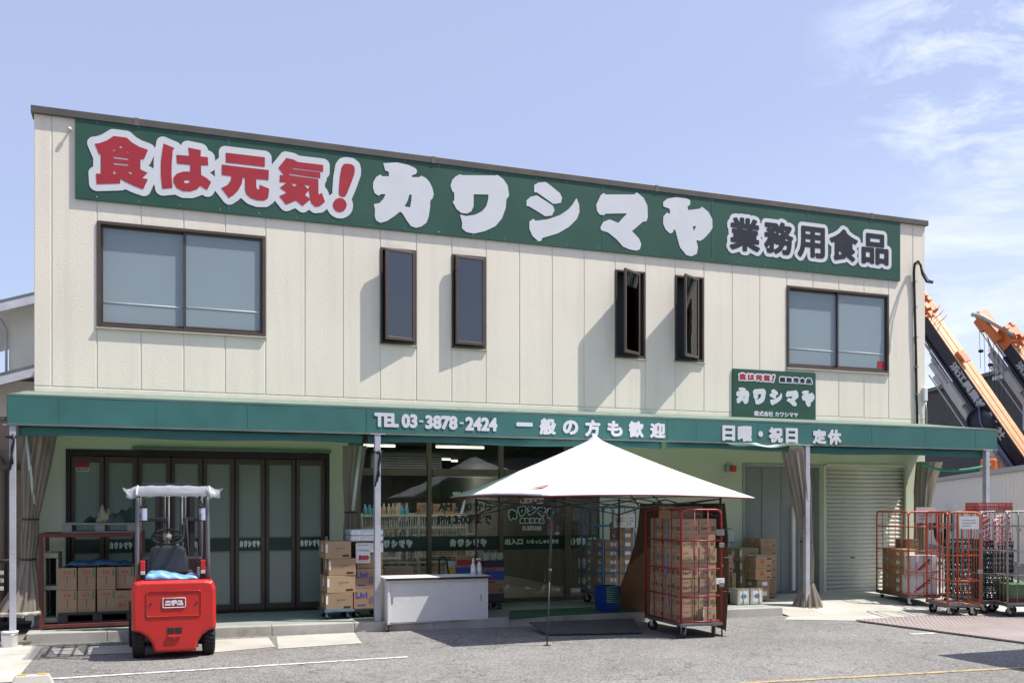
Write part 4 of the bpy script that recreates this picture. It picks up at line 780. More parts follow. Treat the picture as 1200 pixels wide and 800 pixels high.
def proto(w, d, h, style, m):
    k = (round(w, 3), round(d, 3), round(h, 3), style, m.name)
    if k in _bx: return copy_tree(_bx[k])
    rnd = random.Random(str(k)); t = bpy.data.objects.new('cardboard_box', None); COL.objects.link(t); t.empty_display_size = .1
    g = MB(); g.span((-w / 2, -d / 2, .001), (w / 2, d / 2, h)); g.build('carton', m, t, bev=.004)
    g = MB(); e = .0015; tw = .026
    g.span((-w / 2 - e, -tw, h - .07), (-w / 2, tw, h)); g.span((w / 2, -tw, h - .07), (w / 2 + e, tw, h)); g.span((-w / 2, -tw, h), (w / 2, tw, h + e)); g.build('tape', M_TAPE, t)
    fr = lambda u, v: (u, -d / 2 - .0012, v); sd = lambda u, v: (-w / 2 - .0012, -u, v)
    def rc(g, q, x0, z0, x1, z1): g.add([q(x0, z0), q(x1, z0), q(x1, z1), q(x0, z1)], [(0, 1, 2, 3)])
    def oval(g, q, cx, cz, rx, rz, r2=.72):
        n = 16; V = []; 
        for i in range(n): a = 2 * math.pi * i / n; V += [q(cx + rx * math.cos(a), cz + rz * math.sin(a)), q(cx + rx * r2 * math.cos(a), cz + rz * r2 * math.sin(a))]
        g.add(V, [(2 * i, (2 * i + 2) % (2 * n), (2 * i + 3) % (2 * n), 2 * i + 1) for i in range(n)])
    if style == 'egg':
        g = MB(); oval(g, fr, .0, h * .78, w * .2, h * .08, .8); scrib(g, -w * .15, h * .74, w * .3, h * .08, 4, rnd, fr); g.build('print', M_INKR, t)
        g = MB(); scrib(g, -w * .2, h * .12, w * .4, h * .06, 6, rnd, fr); rc(g, fr, w * .34, h * .62, w * .42, h * .92); g.build('print', M_INKG, t)
        g = MB(); rc(g, fr, -w * .5, h * .60, w * .5, h * .607); rc(g, fr, -.003, h * .25, .003, h * .6); g.build('seam', M_INK, t)
    elif style == 'plain':
        g = MB(); scrib(g, -w * .1, h * .55, w * .36, h * .10, 8, rnd, fr); rc(g, fr, w * .16, h * .10, w * .42, h * .22); scrib(g, -.04, h * .45, w * .15, h * .05, 6, rnd, fr); g.build('print', M_INK, t)
        g = MB(); rc(g, fr, -w * .49, h * .35, -w * .42, h * .85); g.build('label', M_LABEL, t); g = MB(); rc(g, sd, -d * .1, h * .35, d * .12, h * .85); g.build('label', M_LABEL, t)
    elif style in ('green', 'black', 'red', 'blue'):
        c = {'green': M_INKG, 'black': M_INK, 'red': M_INKR, 'blue': M_INKB}[style]; g = MB()
        scrib(g, -w * .40, h * .18, w * .5, h * .34, 4, rnd, fr); scrib(g, -d * .40, h * .18, d * .55, h * .34, 4, rnd, sd); oval(g, sd, -d * .05, h * .75, h * .12, h * .1, .2); g.build('print', c, t)
        g = MB(); scrib(g, -w * .4, h * .62, w * .35, h * .16, 3, rnd, fr); scrib(g, d * .15, h * .62, d * .2, h * .14, 3, rnd, sd); g.build('print', M_INKR, t)
        g = MB(); rc(g, fr, w * .2, h * .2, w * .42, h * .5); g.build('stamp', mat('stamp_brown', (.17, .11, .07), .8), t); g = MB(); rc(g, sd, d * .2, h * .2, d * .4, h * .48); g.build('stamp', mat('stamp_brown', (.17, .11, .07), .8), t)
    elif style == 'heart':
        g = MB()
        for q, u in ((fr, w), (sd, d)): oval(g, q, -u * .1, h * .55, h * .18, h * .2, .25); scrib(g, -u * .35, h * .2, u * .5, h * .1, 5, rnd, q)
        g.build('print', M_INKO, t); g = MB(); rc(g, fr, w * .2, h * .72, w * .45, h * .84); g.build('stamp', M_INK, t); g = MB(); rc(g, fr, w * .2, h * .15, w * .42, h * .24); g.build('stamp', M_INK, t)
    elif style == 'label':
        g = MB(); rc(g, fr, -w * .1, h * .35, w * .3, h * .75); g.build('label', M_LABEL, t); g = MB(); rc(g, sd, -d * .2, h * .3, d * .1, h * .7); g.build('label', M_LABEL, t); g = MB(); scrib(g, -w * .42, h * .2, w * .26, h * .2, 3, rnd, fr); g.build('print', M_INK, t)
    elif style == 'lines':
        g = MB(); scrib(g, -w * .3, h * .5, w * .6, h * .12, 10, rnd, fr); rc(g, fr, w * .25, h * .15, w * .4, h * .25); scrib(g, -d * .3, h * .4, d * .6, h * .1, 6, rnd, sd); g.build('print', M_INK, t)
    elif style == 'livi':
        g = MB(); rc(g, fr, -w * .38, h * .14, -w * .1, h * .22); scrib(g, w * .0, h * .12, w * .42, h * .6, 6, rnd, fr); oval(g, fr, w * .30, h * .72, w * .1, h * .12, .5); g.build('print', M_INKB, t)
        e_ = fit(text_edges('Livi'), -w * .42, h * .55, -w * .05, h * .85); letters('lettering', e_, .004, -d / 2 - .002, M_INKB, t, th=.0006)
    elif style == 'pasta':
        g = MB()
        for k in range(7): x, z = -w * .2 + w * .4 * k / 6, h * (.3 + .45 * k / 6); rc(g, fr, x - w * .05, z - h * .05, x + w * .05, z + h * .07)
        g.build('print', M_INKR, t); g = MB()
        for k in range(4): x, z = -w * .3 + w * .5 * k / 3, h * (.2 + .4 * k / 3); rc(g, fr, x - w * .05, z - h * .03, x + w * .04, z + h * .04)
        g.build('print', M_INKG, t)
    elif style == 'detergent':
        g = MB(); rc(g, fr, -w * .49, h * .25, w * .49, h * .8); g.build('print', M_INKB, t); g = MB(); rc(g, fr, -w * .45, h * .84, w * .1, h * .94); rc(g, fr, -w * .45, h * .08, w * .05, h * .2); oval(g, (lambda u, v: (u, -d / 2 - .0024, v)), -w * .25, h * .42, w * .16, h * .12, .1); g.build('print', M_INKR, t)
    _bx[k] = t; return t
def cbox(label, loc, w, d, h, rz=0.0, style='plain', m=None, group=None, cat='cardboard box'):
    t = proto(w, d, h, style, m or M_CARD); t.location = loc; t.rotation_euler = (0, 0, rz); return tag(t, label, cat, group)
# ------------------------------------------------------------------ roll cages
def caster(par, x, y, z0, r, m, yaw):
    g = MB(); g.lathe([(r * .35, -.021), (r * .9, -.02), (r, -.012), (r, .012), (r * .9, .02), (r * .35, .021)], (0, 0, 0), 18, 'x'); w = g.build('caster', M_RUBBER, par, loc=(x, y, r)); w.rotation_euler = (0, 0, yaw)
    g = MB(); g.lathe([(r * .5, -.0235), (r * .5, .0235)], (0, 0, 0), 14, 'x'); g.build('hub', M_STEEL, w)
    g = MB(); [g.span((q - .004, -.014, -.012), (q + .004, .03, z0 - r)) for q in (-.03, .03)]; g.span((-.045, -.04, z0 - r - .012), (.045, .055, z0 - r)); g.build('fork', M_STEEL, w, bev=.003)
def rollcage(label, fl, ang, Wd, Dp, Hh, m, panels, group, hz=(.62, 1.02, 1.42), nv=3, dz=.2, wr=.075):
    t = thing('roll_cage', label, 'roll cage', (fl[0], fl[1], fl[2]), ang, group)
    g = MB(); g.span((.01, .01, dz - .03), (Wd - .01, Dp - .01, dz)); [g.span(a, b) for a, b in (((0, 0, dz - .034), (Wd, .03, dz + .004)), ((0, Dp - .03, dz - .034), (Wd, Dp, dz + .004)), ((0, .03, dz - .034), (.03, Dp - .03, dz + .004)), ((Wd - .03, .03, dz - .034), (Wd, Dp - .03, dz + .004)))]
    g.build('deck', mat('cage_deck', (.13, .13, .135), .6, .3, var=.2), t, bev=.004)
    rnd = random.Random(label)
    for x, y in ((.09, .09), (Wd - .09, .09), (.09, Dp - .09), (Wd - .09, Dp - .09)): caster(t, x, y, dz - .036, min(wr, .072), m, rnd.choice((-1, 1)) * rnd.uniform(.5, 1.4))
    for p in panels:
        q = {'left': (lambda s, z: (.016, s, z)), 'right': (lambda s, z: (Wd - .016, s, z)), 'front': (lambda s, z: (s, .016, z)), 'back': (lambda s, z: (s, Dp - .016, z))}[p]
        Ln = Dp if p in ('left', 'right') else Wd; a, b = .018, Ln - .018; g = MB()
        g.tube(rbend([q(a, dz), q(a, Hh), q(b, Hh), q(b, dz)], .09), .0155, 8)
        for z in (dz + .02,) + tuple(hz): g.tube([q(a, z), q(b, z)], .011, 6)
        n = nv if p in ('front', 'back') else nv + 1
        for i in range(1, n + 1): s = a + (b - a) * i / (n + 1); g.tube([q(s, dz), q(s, Hh)], .0062, 6)
        g.build('side_panel', m, t)
    g = MB(); [g.box((Wd - .02, -.004, z), (.075, .016, .06)) for z in (hz[0] + .15, hz[-1] - .06)]; g.build('latch', M_STEEL, t, bev=.004)
    return t
def W2(t, x, y, z):                           # point in the frame of a thing
    a = t.rotation_euler.z; l = t.location; return Vector((l.x + x * math.cos(a) - y * math.sin(a), l.y + x * math.sin(a) + y * math.cos(a), l.z + z))
def card_on(t, name, r, y, m=None, marks=None, seed=1, lab=None):       # a flat card hung on the front of a cage, in the cage's frame
    g = MB(); g.span((r[0], y - .003, r[1]), (r[2], y, r[3])); o = g.build(name, m or M_LABEL, t)
    if marks:
        g = MB(); rnd = random.Random(seed); w, h = r[2] - r[0], r[3] - r[1]; [scrib(g, r[0] + w * .15, r[1] + h * q, w * l_, h * .13, marks * 2, rnd, lambda u, v: (u, y - .0042, v)) for q, l_ in ((.62, .66), (.40, .72), (.18, .45))]; g.build('print', M_INK, o)
    return o

# red cage under the tent
fl, bk, fr_ = G(797.5, 731, .2), G(754, 720.5, .2), G(847, 729, .2)
ang = math.atan2(fr_.y - fl.y, fr_.x - fl.x); RW, RD = (fr_ - fl).length, (bk - fl).length
RH = P(797, 597, fl.y).z
rc_ = rollcage('red roll cage packed with cardboard boxes under the white tent', (fl.x, fl.y, 0), ang, RW, RD, RH, M_CAGER, ('left', 'front', 'right'), 'roll cages', (.56, .92, 1.30), 2, wr=.085)
card_on(rc_, 'cage_plate', (RW - .10, 1.37, RW + .02, 1.45), -.006, M_STEEL, 4, 5); card_on(rc_, 'cage_plate', (RW - .10, .72, RW + .02, .80), -.006, M_LABEL, 4, 6)
nrow = 7; bw, bd, bh = (RW - .10) / 2, (RD - .16) / 2, (P(797, 607, fl.y).z - .215) / nrow
for c, cn in enumerate(('front left column', 'front right column', 'rear left column')):
    for k in range(nrow):
        st = ('red', 'red', 'black', 'black', 'green', 'green', 'green')[k] if c != 1 else ('blue', 'blue', 'blue', 'blue', 'green', 'green', 'black')[k]
        rnd = random.Random(c * 50 + k); x = .05 + bw * (.5 + (c == 1)); y = .08 + bd * (.5 + (c == 2)) - (c == 2) * .003
        cbox('%s box, %s in %s of red cage' % (st.replace('red', 'red-printed').replace('black', 'black-printed').replace('green', 'green-printed').replace('blue', 'blue-printed'), ORD[k], cn), W2(rc_, x + rnd.uniform(-.006, .006), y + rnd.uniform(-.006, .006), .206 + bh * k), bw - .008, bd - .01, bh - .001, ang + rnd.uniform(-.015, .015), st, None, 'boxes in the red roll cage')
cbox('cardboard box lying on top of the load in the red cage', W2(rc_, RW * .42, RD * .45, .206 + bh * nrow), .52, .3, .165, ang, 'heart', None, 'boxes in the red roll cage')
cbox('small cardboard box standing at the front right corner of the red cage', W2(rc_, RW * .66, .045, .206), .14, .06, .21, ang, 'plain', None, 'boxes in the red roll cage')
s = MB()
for z0, z1, dy in ((1.27, 1.58, 0), (.80, 1.12, .012), (.30, .62, -.03)): s.tube([W2(rc_, .028, RD * .40 + dy, z1), W2(rc_, .024, RD * .405 + dy, (z0 + z1) / 2), W2(rc_, .028, RD * .41 + dy * 2, z0)], .008, 6)
tag(s.build('plastic_strap', mat('strap_blue', (.16, .28, .62), .4)), 'loose blue strap running down the left side of the boxes in the red cage', 'strap')

# blue cage by the entrance
YB = -1.22; fl = P(706, 600, YB); b0 = P(680, 600, YB + .86)
ang = math.atan2(b0.x - fl.x, -(b0.y - fl.y)) + math.pi; ang = math.atan2(-(b0.x - fl.x), b0.y - fl.y)
BW = .62; HB = P(706, 594, YB).z - PLZ
bc = rollcage('light blue roll cage of cardboard boxes standing by the shop entrance', (fl.x, fl.y, PLZ), ang, BW, .86, HB, M_CAGEB, ('left', 'front', 'back'), 'roll cages', (.55, .92, 1.30), 2)
card_on(bc, 'price_card', (.20, 1.28, .44, 1.50), -.004, None, 5, 3); card_on(bc, 'price_card', (.45, 1.28, .58, 1.50), -.004, None, 3, 4)
h = (P(700, 632, YB + .3).z - PLZ - .21) / 6
for c, (x, y, cn) in enumerate(((.19, .22, 'front left'), (.45, .22, 'front right'), (.19, .62, 'rear left'))):
    for k in range(6 if c != 1 else 8): cbox('white-labelled box, %s of the %s column in the blue cage' % (ORD[k], cn), W2(bc, x, y, .206 + h * k), .25, .36, h - .002, ang, 'label', M_CARD, 'boxes in the blue roll cage')

# orange cages and grey cages at the right
A1, B1, C1 = G(1026, 691.5, .2), G(1064, 698.3, .2), G(1098, 697.5, .2)
ang1 = math.atan2(C1.y - B1.y, C1.x - B1.x); ang1 = math.atan2(A1.x - B1.x, A1.y - B1.y) * -1
D1 = (A1 - B1).length; HO = P(1066, 599.5, B1.y).z
oc = rollcage('orange roll cage with olive cartons and white boxes before the shutter', (B1.x, B1.y, 0), ang1, .60, D1, HO, M_CAGEO, ('left', 'front'), 'roll cages', (.62, .98, 1.40), 3, wr=.085)
card_on(oc, 'price_card', (.16, 1.47, .52, 1.74), .03, mat('faded_paper', (.60, .58, .56), .8, var=.15), 6, 8)
n = 5; h = (P(1045, 642, B1.y + .6).z - .21) / n
for c, (x, y, cn) in enumerate(((.20, D1 * .40, 'near'), (.20, D1 * .40 + .40, 'far'), (.45, D1 * .40 + .40, 'inner'))):
    for k in range(n if c < 2 else n + 1):
        if c == 1 and k == n - 1: pass
        cbox('olive brown carton, %s in the %s column of the orange cage' % (ORD[k], cn), W2(oc, x, y, .206 + h * k), .25, .37, h - .002, ang1, 'label' if c == 0 else 'heart', M_CARD2, 'cartons in the orange roll cage')
cbox('olive brown carton set crosswise on top of the orange cage load', W2(oc, .3, D1 * .40 + .2, .206 + h * (n + (0 if 0 else 0)) + h * 0 + .001), .001 + .26, .36, h, ang1 + .1, 'label', M_CARD2, 'cartons in the orange roll cage') if False else None
M_WBOX = mat('white_carton', (.68, .66, .66), .7, var=.04, rnd=.05)
wh = (P(1075, 650, B1.y).z - .21) / 2
for k in range(2): cbox('white carton with red and green print, %s of the pair in the orange cage' % ('lower', 'upper')[k], W2(oc, .31 + .01 * k, .19, .206 + wh * k), .50 - .03 * k, .28, wh - .003, ang1 + (.03 if k else 0), 'pasta', M_WBOX, 'white cartons in the orange roll cage')
B2, C2 = G(1110, 708.5, .2), G(1150, 708.5, .2); ang2 = math.atan2(C2.y - B2.y, C2.x - B2.x)
W2_ = (C2 - B2).length; H2 = P(1112, 600, B2.y).z
o2 = rollcage('empty orange roll cage with a white notice card, nearest the steel plates', (B2.x, B2.y, 0), ang2, W2_, .82, H2, M_CAGEO, ('left', 'front', 'right'), 'roll cages', (.58, .98, 1.42), 2, wr=.085)
card_on(o2, 'notice_card', (.21 * W2_ / .6, 1.40, .56 * W2_ / .6, 1.60), .0, None, 5, 11)
B3, C3 = G(1150, 705, .2), G(1178, 704.5, .2); ang3 = ang2 - .03
H3 = P(1160, 599, B3.y).z
g3 = rollcage('grey roll cage of black crates with a red crate laid on top', (B3.x, B3.y, 0), ang3, .62, .80, H3, M_CAGEG, ('left', 'front', 'right'), 'roll cages', (.66, 1.04, 1.44), 2, wr=.085)
B4 = G(1180, 708, .2); H4 = P(1183, 599, B4.y).z
g4 = rollcage('grey roll cage with green and maroon tubs, rightmost at the picture edge', (B4.x, B4.y, 0), ang3, .80, .80, H4, M_CAGEG, ('left', 'front', 'right'), 'roll cages', (.66, 1.04, 1.44), 4, wr=.085)
B5 = Vector((13.0, -2.40, 0)); g5 = rollcage('grey roll cage of black crates half hidden behind the empty orange cage', (B5.x, B5.y, 0), ang3, .58, .6, H3 - .01, M_CAGEG, ('left', 'front', 'right'), 'roll cages', (.66, 1.04, 1.44), 2, wr=.085)
def crate(name, label, loc, w, d, h, rz, m, group, nh=7, nvr=3, cat='crate'):
    t = thing(name, label, cat, loc, rz, group); g = MB(); e = .012; 
    g.span((-w / 2, -d / 2, 0), (w / 2, d / 2, .012)); 
    for z in [h * i / nvr for i in range(nvr + 1)]:
        z = min(max(z, .012), h - .012)
        for a, b in (((-w / 2, -d / 2), (w / 2, -d / 2 + e)), ((-w / 2, d / 2 - e), (w / 2, d / 2)), ((-w / 2, -d / 2 + e), (-w / 2 + e, d / 2 - e)), ((w / 2 - e, -d / 2 + e), (w / 2, d / 2 - e))): g.span((a[0], a[1], z - .010), (b[0], b[1], z + .010))
    g.build('rim', m, t)
    g = MB()
    for i in range(nh):
        for sgn in (-1, 1):
            u0 = -w / 2 + w * i / nh; u1 = u0 + w / nh; a, b = (u0, u1) if sgn > 0 else (u1, u0)
            g.tube([(a, -d / 2 + e / 2, .01), (b, -d / 2 + e / 2, h - .01)], .006, 4); g.tube([(a, d / 2 - e / 2, .01), (b, d / 2 - e / 2, h - .01)], .006, 4)
            v0 = -d / 2 + d * i / nh; v1 = v0 + d / nh; a, b = (v0, v1) if sgn > 0 else (v1, v0); g.tube([(-w / 2 + e / 2, a, .01), (-w / 2 + e / 2, b, h - .01)], .006, 4); g.tube([(w / 2 - e / 2, a, .01), (w / 2 - e / 2, b, h - .01)], .006, 4)
    g.build('lattice', m, t); return t
M_CRB = mat('black_crate', (.03, .03, .034), .5); M_CRR = mat('red_crate', (.42, .06, .055), .5, var=.1)
c0 = crate('black_crate', 'black lattice crate, lowest in the right grey cage stack', W2(g3, .32, .30, .206), .5, .4, .245, ang3, M_CRB, 'black crates in the grey cages'); 
for k in range(1, 4): dup(c0, W2(g3, .32, .30, .206 + .246 * k - .0), ang3, 'black lattice crate, %s in the right grey cage stack' % ORD[k])
for k in range(4): dup(c0, W2(g5, .30, .28, .206 + .246 * k), ang3, 'black lattice crate, %s in the stack behind the empty orange cage' % ORD[k])
crate('red_crate', 'red lattice crate upside down on top of the grey cage', W2(g3, .28, .36, H3 + .014), .58, .44, .13, ang3 + .05, M_CRR, None, 9, 2)
def checked_cloth(label, pts, rz, loc):
    m = bpy.data.materials.get('red_check') or mat('red_check', (.5, .05, .05), .8)
    if not m.get('done'):
        nt = m.node_tree; b = nt.nodes['Principled BSDF']; k = nt.nodes.new('ShaderNodeTexChecker'); k.inputs['Scale'].default_value = 26; k.inputs[1].default_value = (.55, .04, .05, 1); k.inputs[2].default_value = (.72, .66, .64, 1)
        t = nt.nodes.new('ShaderNodeTexCoord'); q = nt.nodes.new('ShaderNodeMapping'); q.inputs['Rotation'].default_value = (0, R(30), R(45)); nt.links.new(t.outputs['Object'], q.inputs[0]); nt.links.new(q.outputs[0], k.inputs[0]); nt.links.new(k.outputs[0], b.inputs['Base Color']); m['done'] = 1
    w, h = pts; g = MB(); g.grid(lambda u, v: ((u - .5) * w * (1 - .35 * v * (1 - v)) + .03 * v, .02 * math.sin(u * 14 + v * 3) * v, -h * v * (1 + .12 * math.sin(u * 7))), 20, 14)
    o = g.build('checked_cloth', m, thick=.004); o.location = loc; o.rotation_euler = (0, 0, rz); tag(o, label, 'cloth', 'red and white checked cloths on the cages')
checked_cloth('narrow red and white checked cloth hanging inside the grey cage, left piece', (.14, .55), ang3, W2(g3, .12, .12, H3 - .06)); checked_cloth('wider red and white checked cloth hanging below the red crate', (.26, .42), ang3, W2(g3, .38, .10, H3 - .06)); checked_cloth('red and white checked cloth slung over the rightmost grey cage', (.24, .48), ang3 + .3, W2(g4, .10, .5, H4 - .12))
def tub(label, loc, w, d, h, m, rz):
    t = thing('plastic_tub', label, 'tub', loc, rz, 'plastic tubs in the rightmost cage'); g = MB(); g.prism([(-w / 2 + .02, 0), (w / 2 - .02, 0), (w / 2, h), (-w / 2, h)], -d / 2, d / 2); g.build('tub_body', m, t, bev=.01); g = MB(); g.span((-w / 2 - .012, -d / 2 - .012, h - .03), (w / 2 + .012, d / 2 + .012, h + .004)); g.build('rim', m, t, bev=.006)
tub('maroon plastic tub, lower of two in the rightmost grey cage', W2(g4, .4, .36, .206), .68, .5, .10, mat('maroon', (.16, .04, .05), .5), ang3); tub('green plastic tub, upper of two in the rightmost grey cage', W2(g4, .4, .36, .312), .64, .5, .20, mat('tub_green', (.10, .19, .08), .5), ang3)
card_on(g4, 'notice_card', (.30, 1.10, .55, 1.28), -.004, None, 4, 21); card_on(g4, 'price_card', (.50, .98, .70, 1.06), -.004, mat('yellow_card', (.65, .5, .06), .6))

# ------------------------------------------------------------------ forklift seen from behind
FK = G(204, 772); kf = F / ((FK.y + D) * CY + FK.x * SY)
def fx(px): return (px - 204) / kf
def fz(py): return (772 - py) / kf
T = thing('forklift', 'red electric forklift parked with its counterweight towards the street and a clear rain cover', 'forklift', FK, 0)
body = [(157.5, 737), (156.8, 690), (160, 681), (168, 679.5), (240, 679.5), (248, 681), (251.2, 690), (251.5, 737), (243, 740), (236, 745), (231, 753), (229, 762), (227, 763.5), (184, 763.5), (182, 762), (179.5, 753), (174, 745), (167, 740)]
prof = [(fx(a), fz(b)) for a, b in body]
g = MB(); n = len(prof); V = []; cx, cz = 0, fz(722)
for y, s in ((0, .93), (.03, .985), (.07, 1), (.5, 1), (1.1, 1)):       # the rear face is rounded in
    V += [(cx + (x - cx) * s, y - .03, cz + (z - cz) * s) for x, z in prof]
g.add(V, [tuple(range(n - 1, -1, -1))] + [(r_ * n + i, r_ * n + (i + 1) % n, (r_ + 1) * n + (i + 1) % n, (r_ + 1) * n + i) for r_ in range(4) for i in range(n)] + [tuple(4 * n + i for i in range(n))])
body_o = g.build('counterweight', M_FORK, T, bev=.014, seg=3)
yr = -.036
g = MB(); x0, x1, z0, z1 = fx(174), fx(234), fz(721), fz(692); pth = rbend([(x0 + .02, yr, z1), (x1, yr, z1), (x1, yr, z0), (x0, yr, z0), (x0, yr, z1), (x0 + .021, yr, z1)], .025); g.tube(pth, .0055, 6); g.build('cover_panel', M_FORK, body_o)
for q in (178.5, 229): g = MB(); g.lathe([(.013, 0), (.013, -.004)], (fx(q), yr, fz(706)), 10, 'y'); g.build('lock', M_DARK, body_o)
g = MB(); x0, x1, z0, z1 = fx(191.5), fx(216.5), fz(711), fz(700); g.tube(rbend([(x0 + .01, yr - .001, z1), (x1, yr - .001, z1), (x1, yr - .001, z0), (x0, yr - .001, z0), (x0, yr - .001, z1), (x0 + .011, yr - .001, z1)], .015), .0055, 6); g.build('badge_frame', M_WHITE, body_o)
letters('lettering', fit(text_edges('ニチユ'), x0 + .03, z0 + .028, x1 - .03, z1 - .028), .008, yr - .002, M_WHITE, body_o, cell=.003, th=.002)
g = MB(); [g.span((fx(a), yr + .004, fz(741.5)), (fx(b), yr - .0005, fz(734.5))) for a, b in ((196.5, 203.6), (205, 212.5))]; g.build('tow_slot', M_DARK, body_o)
g = MB(); g.span((fx(203.2), yr - .004, fz(747)), (fx(205.4), yr, fz(743))); g.build('tow_pin', mat('brass', (.45, .36, .08), .4), body_o)
g = MB(); g.prism([(fx(196), fz(743)), (fx(213), fz(743)), (fx(211), fz(746)), (fx(198), fz(746))], yr - .02, yr + .03); g.build('tow_lip', M_FORK, body_o, bev=.006)
def wheel(x, y, r, w):
    g = MB(); g.lathe([(r * .55, -w / 2), (r * .9, -w / 2), (r, -w * .36), (r, w * .36), (r * .9, w / 2), (r * .55, w / 2)], (0, 0, 0), 28, 'x')
    for i in range(28): a = 2 * math.pi * i / 28; g.box((0, math.cos(a) * (r + .002), math.sin(a) * (r + .002)), (w * .92, .018, .012), M=Matrix.Rotation(a + math.pi / 2, 4, 'X') @ Matrix.Rotation(.35, 4, 'Z'))
    o = g.build('wheel', M_RUBBER, T, loc=(x, y, r)); g = MB(); g.lathe([(r * .56, -w * .42), (r * .3, -w * .30), (.04, -w * .3), (.04, w * .3), (r * .3, w * .30), (r * .56, w * .42)], (0, 0, 0), 20, 'x'); g.build('rim', mat('rim_grey', (.25, .25, .25), .5), o)
for x in (fx(165), fx(244.5)): wheel(x, .33, .225, .135)
for x in (-.42, .42): wheel(x, 1.42, .27, .17)
g = MB(); g.span((fx(178), .08, .18), (fx(231), .5, .33)); g.span((-.44, .9, .2), (.44, 1.6, .62)); g.span((-.46, 1.1, .62), (.46, 1.62, .72)); g.build('chassis', M_DKSTEEL, T, bev=.02)
g = MB(); g.prism([(-.45, .62), (.45, .62), (.44, fz(680.5)), (-.44, fz(680.5))], .5, 1.12); g.build('battery_hood', M_FORK, T, bev=.03)
M_GUARD = mat('guard_grey', (.12, .12, .13), .4, .2)
zg = fz(577)
for x in (fx(163.5), fx(242.8)):
    g = MB(); g.tube(rbend([(x, .12, fz(684)), (x, .14, 1.25), (x * .99, .22, zg - .02), (x * .96, .5, zg)], .12), .024, 8); g.build('guard_post', M_GUARD, T)
    g = MB(); g.tube([(x * .97, 1.45, .62), (x * .95, 1.30, 1.4), (x * .94, 1.18, zg)], .026, 8); g.build('guard_post', M_GUARD, T)
g = MB(); [g.tube([(q, .22, zg), (q, 1.25, zg)], .017, 6) for q in [-.36 + .72 * i / 5 for i in range(6)]]; [g.tube([(-.40, q, zg), (.40, q, zg)], .022, 8) for q in (.22, .72, 1.25)]; g.build('overhead_guard', M_GUARD, T)
g = MB(); zc = fz(570)
def cov(u, v):
    x = (u - .5) * 1.0; e = abs(u - .5) * 2; k = max(0, (e - .82) / .18); y = .08 + 1.32 * v; ve = abs(v - .5) * 2; kv = max(0, (ve - .9) / .1)
    return (x * (1 + .03 * k), y, zc + .015 * (1 - e ** 2) - .075 * k ** 1.5 * (1.15 - .5 * k) + .05 * max(0, k - .6) - kv * (.115 - .02 * k) + .006 * math.sin(u * 31) * math.sin(v * 17))
g.grid(cov, 60, 40); g.build('rain_cover', M_FILM, T, thick=.002)
g = MB()
for s in (-1, 1):
    g.grid(lambda u, v: (s * (.47 + .075 * v + .01 * math.sin(u * 9)), .02 + 1.40 * u, zc - .10 + .085 * v ** 1.4 + .008 * math.sin(u * 23)), 24, 6)
g.build('cover_flap', M_FILM, T, thick=.002)
[MB().tube([(s * .40, .075, zg - .03), (s * .41, .07, zc - .09), (s * .39, .1, zc + .012)], .012, 6).build('cover_tie', M_WHITE, T) for s in (-1, 1)]
# mast with chains
for sgn, px in ((-1, 190), (1, 228.5)):
    x = fx(px) * 1.12; g = MB(); g.span((x - .035, 1.66, .1), (x + .035, 1.80, 2.05)); g.span((x - sgn * .05 - .02, 1.70, .1), (x - sgn * .05 + .02, 1.78, 2.02)); g.build('mast_rail', M_DKSTEEL, T, bev=.005)
    g = MB(); g.cyl((x - sgn * .13, 1.70, .3), (x - sgn * .13, 1.70, 1.9), .022, 10); g.build('lift_cylinder', M_DKSTEEL, T); g = MB(); g.cyl((x - sgn * .085, 1.64, .4), (x - sgn * .085, 1.64, 1.98), .011, 6); g.build('mast_chain', M_DKSTEEL, T)
    g = MB(); g.span((x - .12, 1.62, fz(613)), (x + .12, 1.66, fz(608))); g.build('mast_bracket', M_DKSTEEL, T, bev=.006)
g = MB(); g.span((-.36, 1.70, 2.0), (.36, 1.78, 2.06)); g.span((-.36, 1.68, .35), (.36, 1.72, .45)); g.build('mast_crossbar', M_DKSTEEL, T, bev=.008)
for x in (-.28, .28): g = MB(); g.prism([(1.80, .06), (1.80, .5), (1.85, .5), (1.86, .11), (2.9, .085), (2.9, .06)], x - .05, x + .05, 'x'); g.build('fork', M_DKSTEEL, T)
g = MB(); g.span((-.45, 1.801, .30), (.45, 1.84, .36)); g.build('fork_carriage', M_DKSTEEL, T)
# seat, wheel, lamps, mirrors
g = MB(); ws = [(-.245, .80), (-.25, .72), (-.23, fz(679)), (.23, fz(679)), (.25, .72), (.245, .80)]
sp = [(fx(174.5), fz(676)), (fx(175), fz(660)), (fx(178.5), fz(645)), (fx(183), fz(641)), (fx(214), fz(641)), (fx(218.5), fz(645)), (fx(222), fz(660)), (fx(222.5), fz(676))]
g.prism(sp, .50, .60); so_ = g.build('seat_back', mat('seat_black', (.028, .03, .036), .55, var=.1), T, bev=.03, seg=3)
g = MB(); sp2 = [((a - 0) * .86, fz(660) + (b - fz(660)) * .84) for a, b in sp]; g.prism(sp2, .492, .51); g.build('seat_shell', mat('seat_shell', (.045, .05, .06), .4), so_, bev=.006)
g = MB(); g.span((-.24, .56, fz(681)), (.24, 1.0, fz(673))); g.build('seat', mat('seat_black', (.03, .03, .03), .6), T, bev=.03)
g = MB(); c = Vector((fx(199), 1.12, fz(632) + .0)); nrm = Matrix.Rotation(R(28), 4, 'X'); ring = [c + (nrm @ Vector((.185 * math.cos(q), .185 * math.sin(q), 0))) for q in [2 * math.pi * i / 24 for i in range(24)]]; g.tube(ring, .014, 8, closed=True)
for q in (R(10), R(170), R(270)): g.tube([c, c + (nrm @ Vector((.18 * math.cos(q), .18 * math.sin(q), 0)))], .013, 6)
